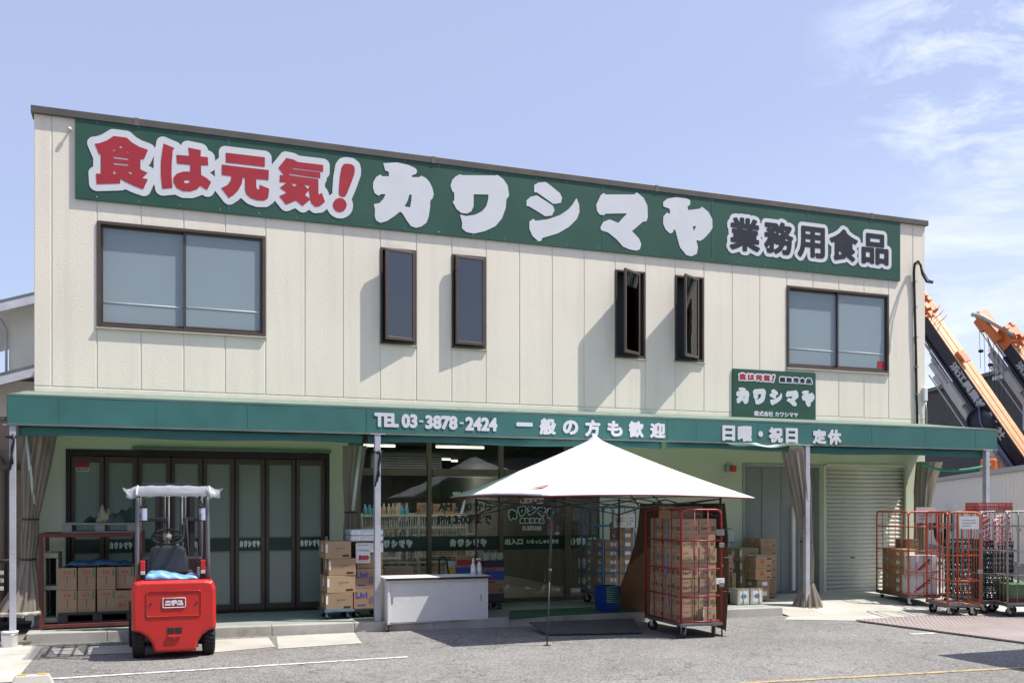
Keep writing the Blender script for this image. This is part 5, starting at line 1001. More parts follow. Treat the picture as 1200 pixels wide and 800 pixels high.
st = g.build('steering_wheel', M_RUBBER, T); g = MB(); g.cyl(c + Vector((0, .0, .02)), c + Vector((0, .03, -.03)), .05, 12); g.tube([c + Vector((0, 0, -.02)), c + Vector((0, .28, -.5))], .03, 8); g.build('steering_column', mat('horn_grey', (.3, .29, .27), .5), st)
g = MB(); g.span((-.38, 1.22, .62), (.38, 1.36, 1.12)); g.build('dashboard', M_DKSTEEL, T, bev=.03)
for px in (169.5, 236.8):
    g = MB(); x = fx(px); g.span((x - .027, .08, fz(668)), (x + .027, .14, fz(656.5))); l = g.build('tail_lamp', mat('lamp_red', (.5, .02, .02), .15, spec=.8), T, bev=.008); g = MB(); g.span((x - .025, .082, fz(673)), (x + .025, .14, fz(668.4))); g.build('reverse_lamp', mat('lamp_clear', (.5, .5, .5), .15), l, bev=.006); g = MB(); g.span((x - .03, .142, fz(682)), (x + .03, .18, fz(656))); g.build('lamp_bracket', M_DKSTEEL, l)
for px, s in ((171, -1), (240.5, 1)):
    x = fx(px) * 1.02; g = MB(); g.span((x - .05, 1.05, fz(612)), (x + .05, 1.09, fz(592))); m_ = g.build('mirror', M_DKSTEEL, T, bev=.012); g = MB(); g.box((x, 1.038, (fz(611) + fz(593)) / 2), (.086, .006, fz(593) - fz(611)), M=Matrix.Rotation(R(-13), 4, 'X')); mm_ = g.build('mirror_glass', mat('mirror', (.8, .82, .85), .05, 1.0, var=.0), m_); g = MB(); g.tube([(x, 1.09, fz(592)), (x - s * .04, 1.14, zg - .01)], .01, 6); g.build('mirror_arm', M_DKSTEEL, m_)
g = MB(); x = fx(247); g.span((x - .012, 1.06, fz(611)), (x + .03, 1.12, fz(603))); g.build('turn_signal', mat('amber', (.75, .22, .02), .2), T, bev=.008)
g = MB(); g.span((fx(231), .16, fz(680)), (fx(245), .45, fz(667))); g.build('control_box', M_STEEL, T, bev=.012); g = MB(); g.tube([(fx(234), 1.1, .9), (fx(235), 1.08, fz(640))], .009, 6); g.tube([(fx(229), 1.62, .7), (fx(226), 1.6, 1.2), (fx(224), 1.63, fz(610))], .016, 6); g.build('hydraulic_hose', M_RUBBER, T)
# blue sheet folded on the hood
g = MB(); rnd = random.Random(5)
def blue(u, v):
    x = fx(172) + (fx(231) - fx(172)) * u; e = min(1, min(u, 1 - u) * 9, min(v, 1 - v) * 7)
    return (FK.x + x, FK.y + .06 + .32 * v, fz(680) + .012 + (.05 + .03 * math.sin(u * 5 + .5) + .016 * math.sin(u * 23 + v * 9) + .035 * max(0, u - .8) / .2) * e ** .5)
g.grid(blue, 60, 18); tag(g.build('folded_sheet', M_BLUELT, thick=.006), 'crumpled light blue plastic sheet lying behind the forklift seat', 'plastic sheet')

# ------------------------------------------------------------------ rack of cartons at the left
YK = -1.28
a = P(45.5, 740, YK); X0, X1 = a.x, P(170, 700, YK).x; RZ = P(46, 625, YK).z; RB = P(46, 735.5, YK).z
rk = thing('steel_rack', 'rusty dark red steel rack holding two rows of cartons beside the forklift', 'rack', (X0, YK, PLZ))
wx, dk = X1 - X0, .92; q = .05; hz_ = RZ - PLZ
for x in (0, wx - q):
    for y in (0, dk - q): g = MB(); g.span((x, y, 0), (x + q, y + q, hz_ - .052)); g.build('post', M_RACK, rk, bev=.004)
g = MB(); [g.span((0, y, hz_ - .05), (wx, y + q, hz_)) for y in (0, dk - q)]; [g.span((x, q + .002, hz_ - .05), (x + q, dk - q - .002, hz_)) for x in (0, wx - q)]; g.build('top_frame', M_RACK, rk, bev=.004)
zb0 = P(46, 732, YK).z - PLZ
g = MB(); [g.span((q + .002, y, zb0 - .05), (wx - q - .002, y + q, zb0)) for y in (0, dk - q)]; g.span((q + .002, q + .002, zb0 - .03), (wx - q - .002, dk - q - .002, zb0 - .01)); g.build('shelf', M_RACK, rk, bev=.004)
def pallet(label, loc, w, d, h, m, rz=0.0, group='plastic pallets on the rack', rot=None):
    t = thing('pallet', label, 'pallet', loc, rz, group)
    g = MB(); n = 7; [g.span((-w / 2, -d / 2 + d * i / n + .008, h - .025), (w / 2, -d / 2 + d * (i + 1) / n - .008, h)) for i in range(n)]; g.build('top_deck', m, t, bev=.004)
    g = MB(); [g.span((x - .06, -d / 2, 0.02), (x + .06, d / 2, h - .0255)) for x in (-w / 2 + .06, 0, w / 2 - .06)]; g.span((-w / 2, -d / 2, 0), (w / 2, -d / 2 + .1, .0195)); g.span((-w / 2, d / 2 - .1, 0), (w / 2, d / 2, .0195)); g.build('runner', m, t, bev=.006)
    if rot: t.rotation_euler = rot
    return t
pw = P(160, 700, YK).x - P(68, 700, YK).x
pallet('dark grey plastic pallet under the cartons on the rack shelf', W2(rk, P(114, 700, YK).x - X0, .45, zb0 + .001), pw, .8, P(100, 718, YK).z - PLZ - zb0, M_PALLETD)
pallet('light grey plastic pallet on top of the rusty rack', (P(117, 620, YK).x, YK + .46, RZ + .001), P(161, 620, YK).x - P(73, 620, YK).x, .85, .135, M_PALLET)
zz = P(50, 731, YK).z; hh = P(56, 648, YK).z - zz
for k, (lx, nm) in enumerate(((58.5, 'olive grey plastic pallet standing on edge at the left of the rack'),)):
    x = P(lx, 700, YK).x; t = thing('pallet', nm, 'pallet', (x, YK + .10, zz), 0, 'plastic pallets on the rack'); wd = .19
    g = MB(); [g.span((-wd / 2, 0, z0), (wd / 2, .62, z1)) for z0, z1 in ((0, .07), (hh * .47, hh * .53), (hh - .07, hh))]; g.build('runner', M_PALLETO, t, bev=.012)
    g = MB(); [g.span((a, 0.002, .071), (b, .618, hh * .468)) for a, b in ((-wd / 2, -wd / 2 + .035), (wd / 2 - .03, wd / 2))]; [g.span((a, 0.002, hh * .532), (b, .618, hh - .071)) for a, b in ((-wd / 2, -wd / 2 + .035), (wd / 2 - .03, wd / 2))]; g.build('top_deck', M_PALLETO, t, bev=.012)
    g = MB(); g.span((-.035, .35, .072), (.04, .36, hh - .072)); g.build('inner_web', M_DARK, t)  # near-black sheet across the two openings
YBX = YK + .10; rows = [(718, 690.2), (690, 660.5)]; xs4 = [(67.5, 90), (91, 112.2), (113.4, 135.5), (135.7, 157)]
zsh = PLZ + P(100, 718, YK).z - PLZ + .001
for r_ in range(2):
    for c, (p0, p1) in enumerate(xs4):
        xa, xb = P(p0, 700, YBX).x, P(p1, 700, YBX).x; h = .30
        cbox('carton with red mark, %s row, %s of four on the rusty rack' % (('lower', 'upper')[r_], ('leftmost', 'second', 'third', 'rightmost')[c]), ((xa + xb) / 2, YBX + .21 + (.05 if (r_, c) == (1, 3) else 0), zsh + h * r_), xb - xa - .004, .42, h - .002 + (0 if c < 3 else -.02 * (r_ == 0)) - .0, random.Random(r_ * 9 + c).uniform(-.02, .02), 'egg' if (r_, c) != (0, 3) else 'red', None, 'cartons on the rusty rack')
g = MB(); x0, x1 = P(75, 650, YBX).x, P(157, 650, YBX).x; zt2 = zsh + .6
g.grid(lambda u, v: (x0 + (x1 - x0) * u, YBX + .03 + .42 * v, zt2 + .012 + (.055 + .014 * math.sin(u * 13 + 2 * v) + .012 * math.sin(u * 31 - v * 8) + .012 * math.sin(u * 4)) * min(1, min(u, 1 - u) * 8, min(v + .05, 1 - v) * 6)), 60, 16); tag(g.build('folded_tarp', M_BLUECL, thick=.008), 'dark blue tarpaulin folded on top of the cartons in the rack', 'tarpaulin')
# heap of clothes on the pallet
zc0 = RZ + .137; CL = [((96, 128), .10, (.035, .032, .024), 'dark olive jacket at the left of the clothes heap on the pallet', .30), ((112, 133), .24, (.30, .25, .165), 'beige work jacket slumped in the middle of the clothes heap', .10), ((128, 162), .21, (.03, .06, .05), 'dark green jacket at the right of the clothes heap', .22), ((124, 146), .13, (.06, .065, .08), 'grey blue bundle in front of the clothes heap', .05)]
for (p0, p1), h, col, nm, y0 in CL:
    x0, x1 = P(p0, 600, YK).x, P(p1, 600, YK).x; rnd = random.Random(nm); ph = [rnd.uniform(0, 6) for _ in range(4)]; g = MB()
    def fn(u, v):
        e = (math.sin(math.pi * u) * math.sin(math.pi * v)) ** .55 if 0 < u < 1 and 0 < v < 1 else 0
        return (x0 + (x1 - x0) * u, YK + y0 + .42 * v, zc0 + .004 + h * e * (.80 + .2 * math.sin(u * 8 + ph[0] + v * 3) + .14 * math.sin(u * 19 + ph[1]) + .12 * math.sin(v * 15 + u * 9 + ph[2])))
    g.grid(fn, 36, 26); tag(g.build('jacket', mat('jacket_' + nm.split()[0] + '_' + nm.split()[1], col, .9, var=.2, vs=9, bump=.3, bs=40), thick=.006), nm, 'jacket', 'clothes heaped on the pallet')
# ------------------------------------------------------------------ white counter with sliding doors
ca, cb_ = P(454, 700, -2.05), P(571.5, 700, -2.05); zt_ = P(510, 675.5, -2.05).z; zbm = P(500, 729.5, -2.05).z
ct = thing('counter_cabinet', 'white wheeled counter cabinet with two sliding doors beside the tent', 'cabinet', (ca.x, -2.05, 0), R(-.6)); w = cb_.x - ca.x; dp = .5
g = MB(); g.span((-.03, -.04, zt_ - .03), (w + .03, dp + .03, zt_)); g.build('counter_top', M_CABIN, ct, bev=.004); g = MB(); g.span((-.033, -.043, zt_ - .036), (w + .033, -.0405, zt_ - .004)); g.build('edge_strip', M_INK, ct)
g = MB(); g.span((0, .03, zbm), (w, dp, zbm + .02)); g.span((0, .03, zbm + .02), (.02, dp, zt_ - .031)); g.span((w - .02, .03, zbm + .02), (w, dp, zt_ - .031)); g.span((.02, dp - .02, zbm + .02), (w - .02, dp, zt_ - .031)); g.span((.02, .0, zt_ - .075), (w - .02, dp - .021, zt_ - .031)); g.build('carcass', M_CABIN, ct, bev=.003)
for x in (0, w - .035): g = MB(); g.span((x, -.005, .10), (x + .035, .03, zt_ - .031)); g.build('leg', M_CABIN, ct, bev=.004)
m_ = w * .48
for x0, x1, y, hx in ((.037, m_ + .03, .012, .07), (m_, w - .037, .0, w - .11)):
    g = MB(); g.span((x0, y, zbm + .022), (x1, y + .012, zt_ - .077)); d_ = g.build('sliding_door', M_CABIN, ct, bev=.002); g = MB(); zc_ = zbm + (zt_ - zbm) * .52; g.span((hx - .012, y - .004, zc_ - .05), (hx + .012, y - .0005, zc_ + .05)); g.build('finger_pull', M_STEEL, d_, bev=.002)
for x, y in ((.02, .03), (w - .02, .03), (.02, dp - .03), (w - .02, dp - .03)): caster(ct, x, y, .11, .038, M_RUBBER, .4)
def bottle(label, px, trig, h):
    c = P(px, 674, -1.93); t = thing('spray_bottle', label, 'bottle', (c.x, -1.93 + .02 * trig, zt_ + .001), R(20), 'spray bottles on the counter'); r = .036
    g = MB(); g.lathe([(r * .9, 0), (r, .01), (r, h * .52), (r * .8, h * .62), (.014, h * .72), (.014, h * .76)], n=16); g.build('bottle_body', mat('bottle_white', (.68, .70, .74), .3), t)
    g = MB(); g.lathe([(r + .001, h * .12), (r + .001, h * .42)], n=16); g.build('label', mat('bottle_label', (.80, .78, .80), .5, spots=(.6, .1, .12), sscale=16, samt=.7), t)
    g = MB()
    if trig: g.span((-.05, -.012, h * .84), (.025, .012, h * .95)); g.build('nozzle', M_CABIN, t, bev=.006); g = MB(); g.lathe([(.018, h * .755), (.018, h * .845)], n=10); g.tube([(-.02, 0, h * .86), (-.04, 0, h * .76), (-.03, 0, h * .68)], .007, 6); g.build('trigger', mat('trigger_red', (.5, .02, .04), .4), t)
    else: g.lathe([(.017, h * .755), (.017, h * .86), (.010, h * .88), (.010, h)], n=10); g.build('pump', M_CABIN, t)
bottle('white pump bottle on the counter, left of the red-topped spray bottle', 554.5, 0, .25); bottle('white spray bottle with red trigger standing on the counter', 562, 1, .26)
# ------------------------------------------------------------------ stacks of cartons on dollies
def dolly(label, c, w, d, rz, m):
    t = thing('dolly', label, 'dolly', c, rz, 'dollies on the walkway'); g = MB(); g.span((-w / 2, -d / 2, .105), (w / 2, d / 2, .128)); g.build('platform', m, t, bev=.006)
    for x in (-w / 2 + .07, w / 2 - .07):
        for y in (-d / 2 + .07, d / 2 - .07): caster(t, x, y, .105, .042, M_STEEL, .5)
    return t
yD = -1.42; a, b = P(382, 700, yD), P(413.6, 700, yD); wS = b.x - a.x; hS = (P(398, 636, yD).z - P(398, 716.5, yD).z) / 4; z0 = PLZ + .13
dolly('blue dolly under the stack of four brown cartons', ((a.x + b.x) / 2, yD + .29, PLZ), wS + .05, .6, 0, mat('dolly_blue', (.05, .16, .30), .5))
for k in range(4):
    dx = (0, .02, .045, -.02)[k]; cbox('brown carton with white label, %s of the stack by the folding doors' % ('lowest', 'second', 'third', 'topmost')[k], ((a.x + b.x) / 2 + dx, yD + .27, z0 + hS * k), wS + (0, .02, 0, -.02)[k], .52, hS - .002, R((0, 1.5, -.8, 1.2)[k]), 'plain', None, 'stack of four cartons by the folding doors')
yD = -1.35; a, b = P(414.8, 700, yD), P(449.5, 700, yD); wS = b.x - a.x
dolly('black dolly under the two blue-printed cartons behind the awning pole', ((a.x + b.x) / 2, yD + .26, PLZ), wS, .55, 0, M_DKSTEEL)
h1 = (P(430, 668.7, yD).z - P(430, 715.5, yD).z) / 2; zz = PLZ + .13
for k in range(2): cbox('carton with large blue lettering, %s behind the awning pole' % ('lower', 'upper')[k], ((a.x + b.x) / 2, yD + .25, zz + h1 * k), wS, .48, h1 - .002, 0, 'livi', mat('cardboard_brown', (.36, .23, .145), .85, var=.07), 'blue lettered cartons')
h2 = P(430, 637, yD).z - P(430, 668.7, yD).z; cbox('plain carton behind the price posters', ((a.x + b.x) / 2 + .02, yD + .26, zz + 2 * h1), wS - .05, .44, h2 - .002, 0, 'lines')
zp = zz + 2 * h1 + h2; M_PACK = mat('tissue_pack', (.62, .69, .74), .25, var=.1, spots=(.06, .22, .5), sscale=6, samt=.8)
x0, x1 = P(411, 628, yD).x, P(450, 628, yD).x; hp = (P(430, 620, yD).z - zp) / 2
for k in range(2):
    g = MB(); g.span((x0, yD + .02, zp + hp * k + .001), (x1, yD + .42, zp + hp * (k + 1) - .002)); t = thing('tissue_pack', 'plastic wrapped pack of paper tissues, %s on the carton' % ('lower', 'upper')[k], 'tissue pack', ((x0 + x1) / 2, yD + .22, zp + hp * k), 0, 'tissue packs by the pole'); o = g.build('wrap', M_PACK, t, bev=.02); o.location = -Vector(t.location)
    g = MB(); n = 3; [g.span((-(x1 - x0) / 2 + .02 + (x1 - x0) * i / n, -.204, hp * .2), (-(x1 - x0) / 2 - .02 + (x1 - x0) * (i + 1) / n, -.201, hp * (.8 if i != 1 else .5))) for i in range(n)]; g.build('print', mat('pack_print', (.75, .77, .78), .4, spots=(.55, .3, .1), sscale=14, samt=.6), t)
def poster(label, r, y, big):
    t = thing('price_poster', label, 'poster', ((r[0] + r[2]) / 2, y, r[1]), R(-1.5), 'price posters'); w, h = r[2] - r[0], r[3] - r[1]
    g = MB(); g.span((-w / 2, -.003, 0), (w / 2, 0, h)); g.build('sheet', M_WHITE, t)
    g = MB(); scrib(g, -w * .42, h * .86, w * .84, h * .09, 7, random.Random(2), lambda u, v: (u, -.0045, v)); scrib(g, -w * .45, h * .58, w * .9, h * .12, 8, random.Random(4), lambda u, v: (u, -.0045, v)); scrib(g, -w * .3, h * .06, w * .7, h * .06, 9, random.Random(5), lambda u, v: (u, -.0045, v)); g.build('print', M_INK, t)
    if big: letters('lettering', fit(text_edges('500'), -w * .28, h * .17, w * .38, h * .36), .008, -.005, M_RED, t, th=.001)
    else: g = MB(); scrib(g, -w * .3, h * .2, w * .6, h * .4, 2, random.Random(9), lambda u, v: (u, -.005, v)); g.build('print', M_RED, t)
poster('white price poster with red 500 on the cartons left of the pole', rect(417, 636, 433.7, 659, yD - .01), yD - .012, True); poster('small white price poster half hidden behind the awning pole', rect(433.9, 636, 449, 646.5, yD - .005), yD - .006, False)
# detergent stack right of the counter
yD = -1.0; x0, x1 = P(568, 700, yD).x, P(591.5, 700, yD).x; w = x1 - x0; cx = (x0 + x1) / 2
dolly('dark dolly under the detergent cartons right of the counter', (cx, yD + .2, PLZ), w, .42, 0, M_DKSTEEL); z = PLZ + .13
for y0, y1, st, m, nm in ((712, 703, 'lines', mat('dark_carton', (.05, .045, .07), .6), 'dark carton at the bottom of the detergent stack'), (703, 692, 'red', M_CARD, 'brown carton in the middle of the detergent stack'), (692, 672, 'detergent', M_CARD, 'carton with blue panel in the detergent stack'), (672, 664.7, 'lines', mat('purple_carton', (.03, .025, .07), .5), 'dark purple tray carton under the green jugs')):
    h = P(580, y1, yD).z - P(580, y0, yD).z; cbox(nm, (cx, yD + .19, z), w - .005, .36, h - .002, 0, st, m, 'detergent stack'); z += h
for k in range(3):
    t = thing('detergent_jug', 'pale green detergent jug, %s of three on the stack' % ('left', 'middle', 'right')[k], 'jug', (x0 + w * (k + .5) / 3, yD + .12, z), 0, 'detergent jugs'); q = w / 6.4
    g = MB(); g.span((-q, -.06, .001), (q, .06, .13)); g.build('jug_body', mat('jug_green', (.36, .46, .30), .25), t, bev=.02); g = MB(); g.lathe([(.02, .13), (.022, .165)], n=10); g.build('cap', mat('cap_blue', (.03, .04, .2), .4), t); g = MB(); g.tube(rbend([(q * .5, -.05, .02), (q * .7, -.085, .05), (q * .5, -.085, .11), (q * .2, -.05, .13)], .02), .008, 6); g.build('handle', mat('jug_white', (.6, .62, .58), .3), t)
# things on the walkway behind the counter
yD = -.85; r = rect(534.5, 652, 567, 700, yD); cbox('wide carton with blue panel behind the counter', ((r[0] + r[2]) / 2, yD + .2, PLZ), r[2] - r[0], .36, r[3] - PLZ, 0, 'detergent'); r = rect(451, 664.5, 486, 700, yD); cbox('low brown carton behind the left end of the counter', ((r[0] + r[2]) / 2, yD + .2, PLZ), r[2] - r[0], .34, r[3] - PLZ, 0, 'lines')
c = P(526, 700, yD); t = thing('cleaning_bag', 'yellow and white refill bag standing behind the counter', 'bag', (c.x + .08, yD + .1, PLZ)); zt2 = P(526, 658, yD).z - PLZ; g = MB(); g.prism([(-.12, 0), (.12, 0), (.13, zt2 * .5), (.11, zt2 * .9), (.06, zt2), (-.06, zt2), (-.11, zt2 * .9), (-.13, zt2 * .5)], -.06, .06); g.build('bag', mat('bag_white', (.55, .57, .55), .5, spots=(.05, .07, .25), sscale=7, samt=.8), t, bev=.02); g = MB(); g.span((-.10, -.064, zt2 * .62), (.10, -.061, zt2 * .88)); g.build('label', mat('bag_yellow', (.6, .45, .05), .5), t)
t = thing('hand_cart', 'black folding hand cart handle rising behind the counter', 'hand cart', (c.x - .08, yD - .05, PLZ)); zt2 = P(522, 652, yD).z - PLZ; g = MB(); g.tube(rbend([(-.09, 0, 0), (-.09, 0, zt2), (.02, 0, zt2 + .01), (.13, -.03, 0)], .08), .014, 8); g.build('handle', M_RUBBER, t); g = MB(); g.span((-.12, -.1, 0), (.14, .12, .03)); g.build('base', M_DKSTEEL, t, bev=.005)
# ------------------------------------------------------------------ white tent
TF, TR_ = P(637, 580.3, -4.2), P(884.5, 583, -4.2); LX, BY = 4.47, -.78
C4 = [TF, TR_, Vector((TR_.x, BY, 1.90)), Vector((LX, BY, 1.895))]; AP = P(697, 513, -2.72)
TT = thing('pop_up_tent', 'white square pop up tent with pointed roof before the shop entrance', 'tent', (6.1, -2.7, 0)); TO = Vector(TT.location)
g = MB(); cent = sum(C4, Vector()) / 4
def face(A, Bq):
    def fn(u, v):
        e = A + (Bq - A) * u; e = e + (cent - e) * .012 * math.sin(math.pi * u) + Vector((0, 0, .03 * math.sin(math.pi * u)))
        p = e + (AP - e) * v; s_ = math.sin(math.pi * v)
        p.z -= .045 * s_ * (1 - .3 * abs(2 * u - 1)) ; p.z += .05 * math.exp(-((1 - v) / .03) ** 2) - (.012 * math.sin(u * 22 + v * 4) + .009 * math.sin(u * 47 - v * 9)) * s_ * (1 - v) * math.sin(math.pi * u) ** .5
        return p - TO
    return fn
for i in range(4): g.grid(face(C4[i], C4[(i + 1) % 4]), 36, 22)
cn = g.build('canopy', M_TENT, TT, thick=.002)
g = MB()
for i in range(4):
    A, Bq = C4[i], C4[(i + 1) % 4]
    g.tube([A + (Bq - A) * u + (cent - A - (Bq - A) * u) * .012 * math.sin(math.pi * u) + Vector((0, 0, .03 * math.sin(math.pi * u) - .012)) - TO for u in [k / 24 for k in range(25)]], .008, 6)
g.build('hem', mat('tent_hem', (.22, .03, .035), .8), TT)
M_LEG = mat('tent_leg', (.045, .04, .042), .5)
for (x, y), (px, py) in (((4.80, -4.06), (641, 756)), ((7.28, -4.10), (846, 745)), ((4.74, -1.2), None), ((7.22, -1.2), None)) if False else (((4.86, -4.02), (641, 756)), ((7.30, -4.08), (846, 745)), ((4.76, -1.25), (556, 700)), ((7.2, -1.25), (725, 700))):
    b0 = G(px, py) if y < -3 else Vector((x, y, PLZ)); top = Vector((x, y, 1.88)); g = MB(); d_ = (top - b0); g.tube([b0 - TO, b0 + d_ * .45 - TO], .011, 8); g.tube([b0 + d_ * .43 - TO, top - TO], .017, 8); g.span(b0 - TO + Vector((-.04, -.04, .0)), b0 - TO + Vector((.04, .04, .006))); l = g.build('leg', M_LEG, TT)
    for q in (.5, .8): g = MB(); g.lathe([(.026, -.03), (.026, .03)], b0 + d_ * q - TO, 10); g.build('leg_clamp', mat('clamp_red', (.16, .02, .025), .5) if q > .6 else M_LEG, l)
g = MB(); tops = [Vector(p) for p in ((4.86, -4.02, 1.86), (7.30, -4.08, 1.86), (7.2, -1.25, 1.86), (4.76, -1.25, 1.86))]
for i in range(4):
    A, Bq = tops[i], tops[(i + 1) % 4]; M2 = (A + Bq) / 2; g.tube([A - TO, M2 + Vector((0, 0, -.12)) - TO, Bq - TO], .010, 6); g.tube([A + Vector((0, 0, -.24)) - TO, M2 - TO, Bq + Vector((0, 0, -.24)) - TO], .010, 6); g.tube([M2 + Vector((0, 0, -.1)) - TO, AP + Vector((0, 0, -.12)) - TO], .010, 6)
g.build('truss', M_LEG, TT)
g = MB(); [g.tube([Vector((7.30, -4.08, z)) - TO, Vector((7.47, -4.08, z + .005)) - TO], .008, 6) for z in (1.45, 1.06, .6)]; g.build('side_hook', M_LEG, TT)
g = MB(); a = C4[3] + Vector((.03, -.05, -.02)); a = P(543.5, 586, -1.3); g.add([a - TO, a + Vector((.03, 0, 0)) - TO, a + Vector((-.01, .01, -.20)) - TO, a + Vector((-.06, .01, -.20)) - TO], [(0, 1, 2, 3)]); g.build('tag', M_LABEL, TT, thick=.003)
g = MB(); A = Vector(face(C4[3], C4[0])(.80, .11)); A2 = Vector(face(C4[3], C4[0])(.965, .19)); A3 = Vector(face(C4[3], C4[0])(.955, .12)); n_ = Vector((-.5, -.3, 1)).normalized() * .012; g.add([A + n_, A + (A3 - A) * .8 + n_, A2 + n_, A + (A2 - A) * .3 + n_], [(0, 1, 2, 3)]); g.build('mark', mat('tent_mark', (.72, .30, .24), .8), TT)
# brown mesh sheet on the right side of the tent
g = MB()
def ms(u, v):
    yt = -4.06 + 2.3 * u; yb = -4.12 + 2.6 * u; x = 7.36 + .10 * math.sin(u * 4) * (1 - v); zb_ = .07 + .05 * u; k = (1 - v)
    return (x + .05 * math.sin(u * 9 + v * 3) - .32 * (u ** 2) * k ** 2.2 + .02 * math.sin(u * 23 + v * 2), yb + (yt - yb) * v ** .8 + .05 * math.sin(v * 7) * u, zb_ + (1.80 - zb_) * v)
g.grid(ms, 60, 30); M_MS = cloth('brown_mesh_cloth', (.10, .064, .042), (.30, .19, .12), .38, var=.2, vs=14, rough=.9, streak=True, clear=.05)
tag(g.build('mesh_sheet', M_MS, thick=.004), 'dark brown mesh sheet hanging as a side wall of the tent behind the red cage', 'mesh sheet')
# stacked shopping baskets
y = -2.05; x0, x1 = P(705.5, 715, y).x, P(729, 715, y).x; w = x1 - x0; M_BK = mat('basket_blue', (.012, .045, .30), .4); M_BKG = mat('basket_green', (.22, .50, .22), .45)
zb_ = P(717, 720, y).z; zt2 = P(717, 687, y).z; N_ = 9
def basket(k):
    t = thing('shopping_basket', 'blue shopping basket with green handles, %s in the nested pile by the entrance' % ('lowest', 'second', 'third', 'fourth', 'fifth', 'sixth', 'seventh', 'eighth', 'topmost')[k], 'basket', ((x0 + x1) / 2, y + .16, max(PLZ * 0 + .03, zb_) + k * (zt2 - zb_ - .2) / (N_ - 1)), R(8), 'nested shopping baskets'); h = .20; b, d = w * .34, .11; W_, d2 = w * .42, .15
    g = MB(); V = [(sx_ * b, sy_ * d, 0) for sx_, sy_ in ((-1, -1), (1, -1), (1, 1), (-1, 1))] + [(sx_ * W_, sy_ * d2, h) for sx_, sy_ in ((-1, -1), (1, -1), (1, 1), (-1, 1))]; g.add(V, [(0, 3, 2, 1), (0, 1, 5, 4), (1, 2, 6, 5), (2, 3, 7, 6), (3, 0, 4, 7)]); g.build('basket_body', M_BK, t, thick=.004)
    g = MB(); g.tube(rbend([V[4], V[5], V[6], V[7], V[4]], .02), .007, 6); g.build('rim', M_BK, t); g = MB(); g.tube(rbend([(-W_ + .02, -d2 - .012, h - .005), (W_ - .02, -d2 - .012, h - .005)], .02), .0075, 6); g.tube([(-W_ + .02, d2 + .012, h - .005), (W_ - .02, d2 + .012, h - .005)], .0075, 6); g.build('handle', M_BKG, t)
for k in range(N_): basket(k)
# mats and thin ramp plate at the entrance
a, b, c, d = G(598, 716, PLZ), G(745, 709.5, PLZ), G(748, 716, PLZ), G(596, 724, PLZ); g = MB(); g.add([(p.x, p.y, PLZ + .008) for p in (d, c, b, a)], [(0, 1, 2, 3)]); o = g.build('door_mat', mat('mat_green', (.03, .13, .07), .95, var=.2, vs=20), thick=.014); tag(o, 'long green door mat on the walkway before the glass doors', 'mat')
a, b, c, d = G(620, 729.5, .11), G(641, 743, .02), G(752, 741, .02), G(742, 725, .11); g = MB(); g.add([(p.x, p.y, p.z + .006) for p in (a, b, c, d)], [(0, 1, 2, 3)]); o = g.build('ramp_mat', mat('mat_grey', (.085, .088, .092), .7, var=.15, vs=5), thick=.018); tag(o, 'dark grey ramp mat sloping from the walkway to the asphalt under the tent', 'mat')
# ------------------------------------------------------------------ goods by the loading door
Zr = (840, 600, 6.667)
def stackpx(y, x_side, x0, x1, tops, bot, depth, labels, style, m=None, grp=None, jit=0.0):
    xa, xb = P(840 + x0 / 6.667, 700, y).x, P(840 + x1 / 6.667, 700, y).x; z = PLZ if bot is None else P(870, 600 + bot / 6.667, y).z; rnd = random.Random(x0)
    for tq, nm in zip(tops, labels):
        h = P(870, 600 + tq / 6.667, y).z - z; cbox(nm, ((xa + xb) / 2 + rnd.uniform(-jit, jit), y + depth / 2, z), xb - xa, depth, h - .002, R(rnd.uniform(-1, 1)), style, m, grp); z += h
OD = ['lowest', 'second', 'third', 'fourth', 'fifth', 'sixth', 'topmost']
stackpx(-.62, 0, 342, 467, (580, 525, 462, 400, 335, 270, 206), None, .5, ['carton with thin print, %s in the tall stack by the loading door' % q for q in OD], 'lines', None, 'tall carton stack by the loading door', .006)
stackpx(-.72, 0, 182, 328, (585, 480, 380, 280), None, .44, ['large olive carton, %s in the stack left of the orange-marked cartons' % q for q in ('lowest', 'second', 'third', 'topmost')], 'plain', M_CARD2, 'large cartons by the loading door', .01)
stackpx(-.95, 0, 45, 118, (720, 665, 640, 595, 555, 510, 470), None, .34, ['small carton, %s in the low stack beside the red cage' % q for q in OD], 'lines', None, 'small cartons beside the red cage', .004)
cbox('small carton on top of the low stack beside the red cage', (P(852, 660, -.95).x, -.78, P(852, 600 + 470 / 6.667, -.95).z), .27, .3, .30, 0, 'lines', None, 'small cartons beside the red cage')
stackpx(-.99, 0, 119, 150, (700, 640, 595, 550, 510, 470), None, .3, ['narrow carton, %s in the stack behind the square cans' % q for q in OD[:5] + ['topmost']], 'lines', None, 'narrow cartons behind the square cans')
stackpx(-1.05, 0, 318, 412, (600,), None, .4, ['plain carton at the bottom of the orange-marked stack'], 'label', None, None); stackpx(-1.05, 0, 318, 414, (530,), 600, .4, ['carton with white slip under the orange-marked cartons'], 'label', None, None)
stackpx(-1.05, 0, 305, 428, (440, 345), 530, .36, ['carton with orange round mark, lower of the pair by the cans', 'carton with orange round mark, upper of the pair by the cans'], 'heart', mat('cardboard_warm', (.46, .30, .18), .85, var=.06), 'orange-marked cartons', .01)
stackpx(-.70, 0, 414, 458, (590, 535), 650, .3, ['small yellowish carton, lower one behind the orange-marked stack', 'small yellowish carton, upper one behind the orange-marked stack'], 'lines', M_CARD, 'small yellowish cartons'); cbox('low carton carrying the small yellowish cartons', (P(905, 700, -.7).x, -.54, PLZ), .28, .3, P(870, 697.5, -.7).z - PLZ - .001, 0, 'plain')
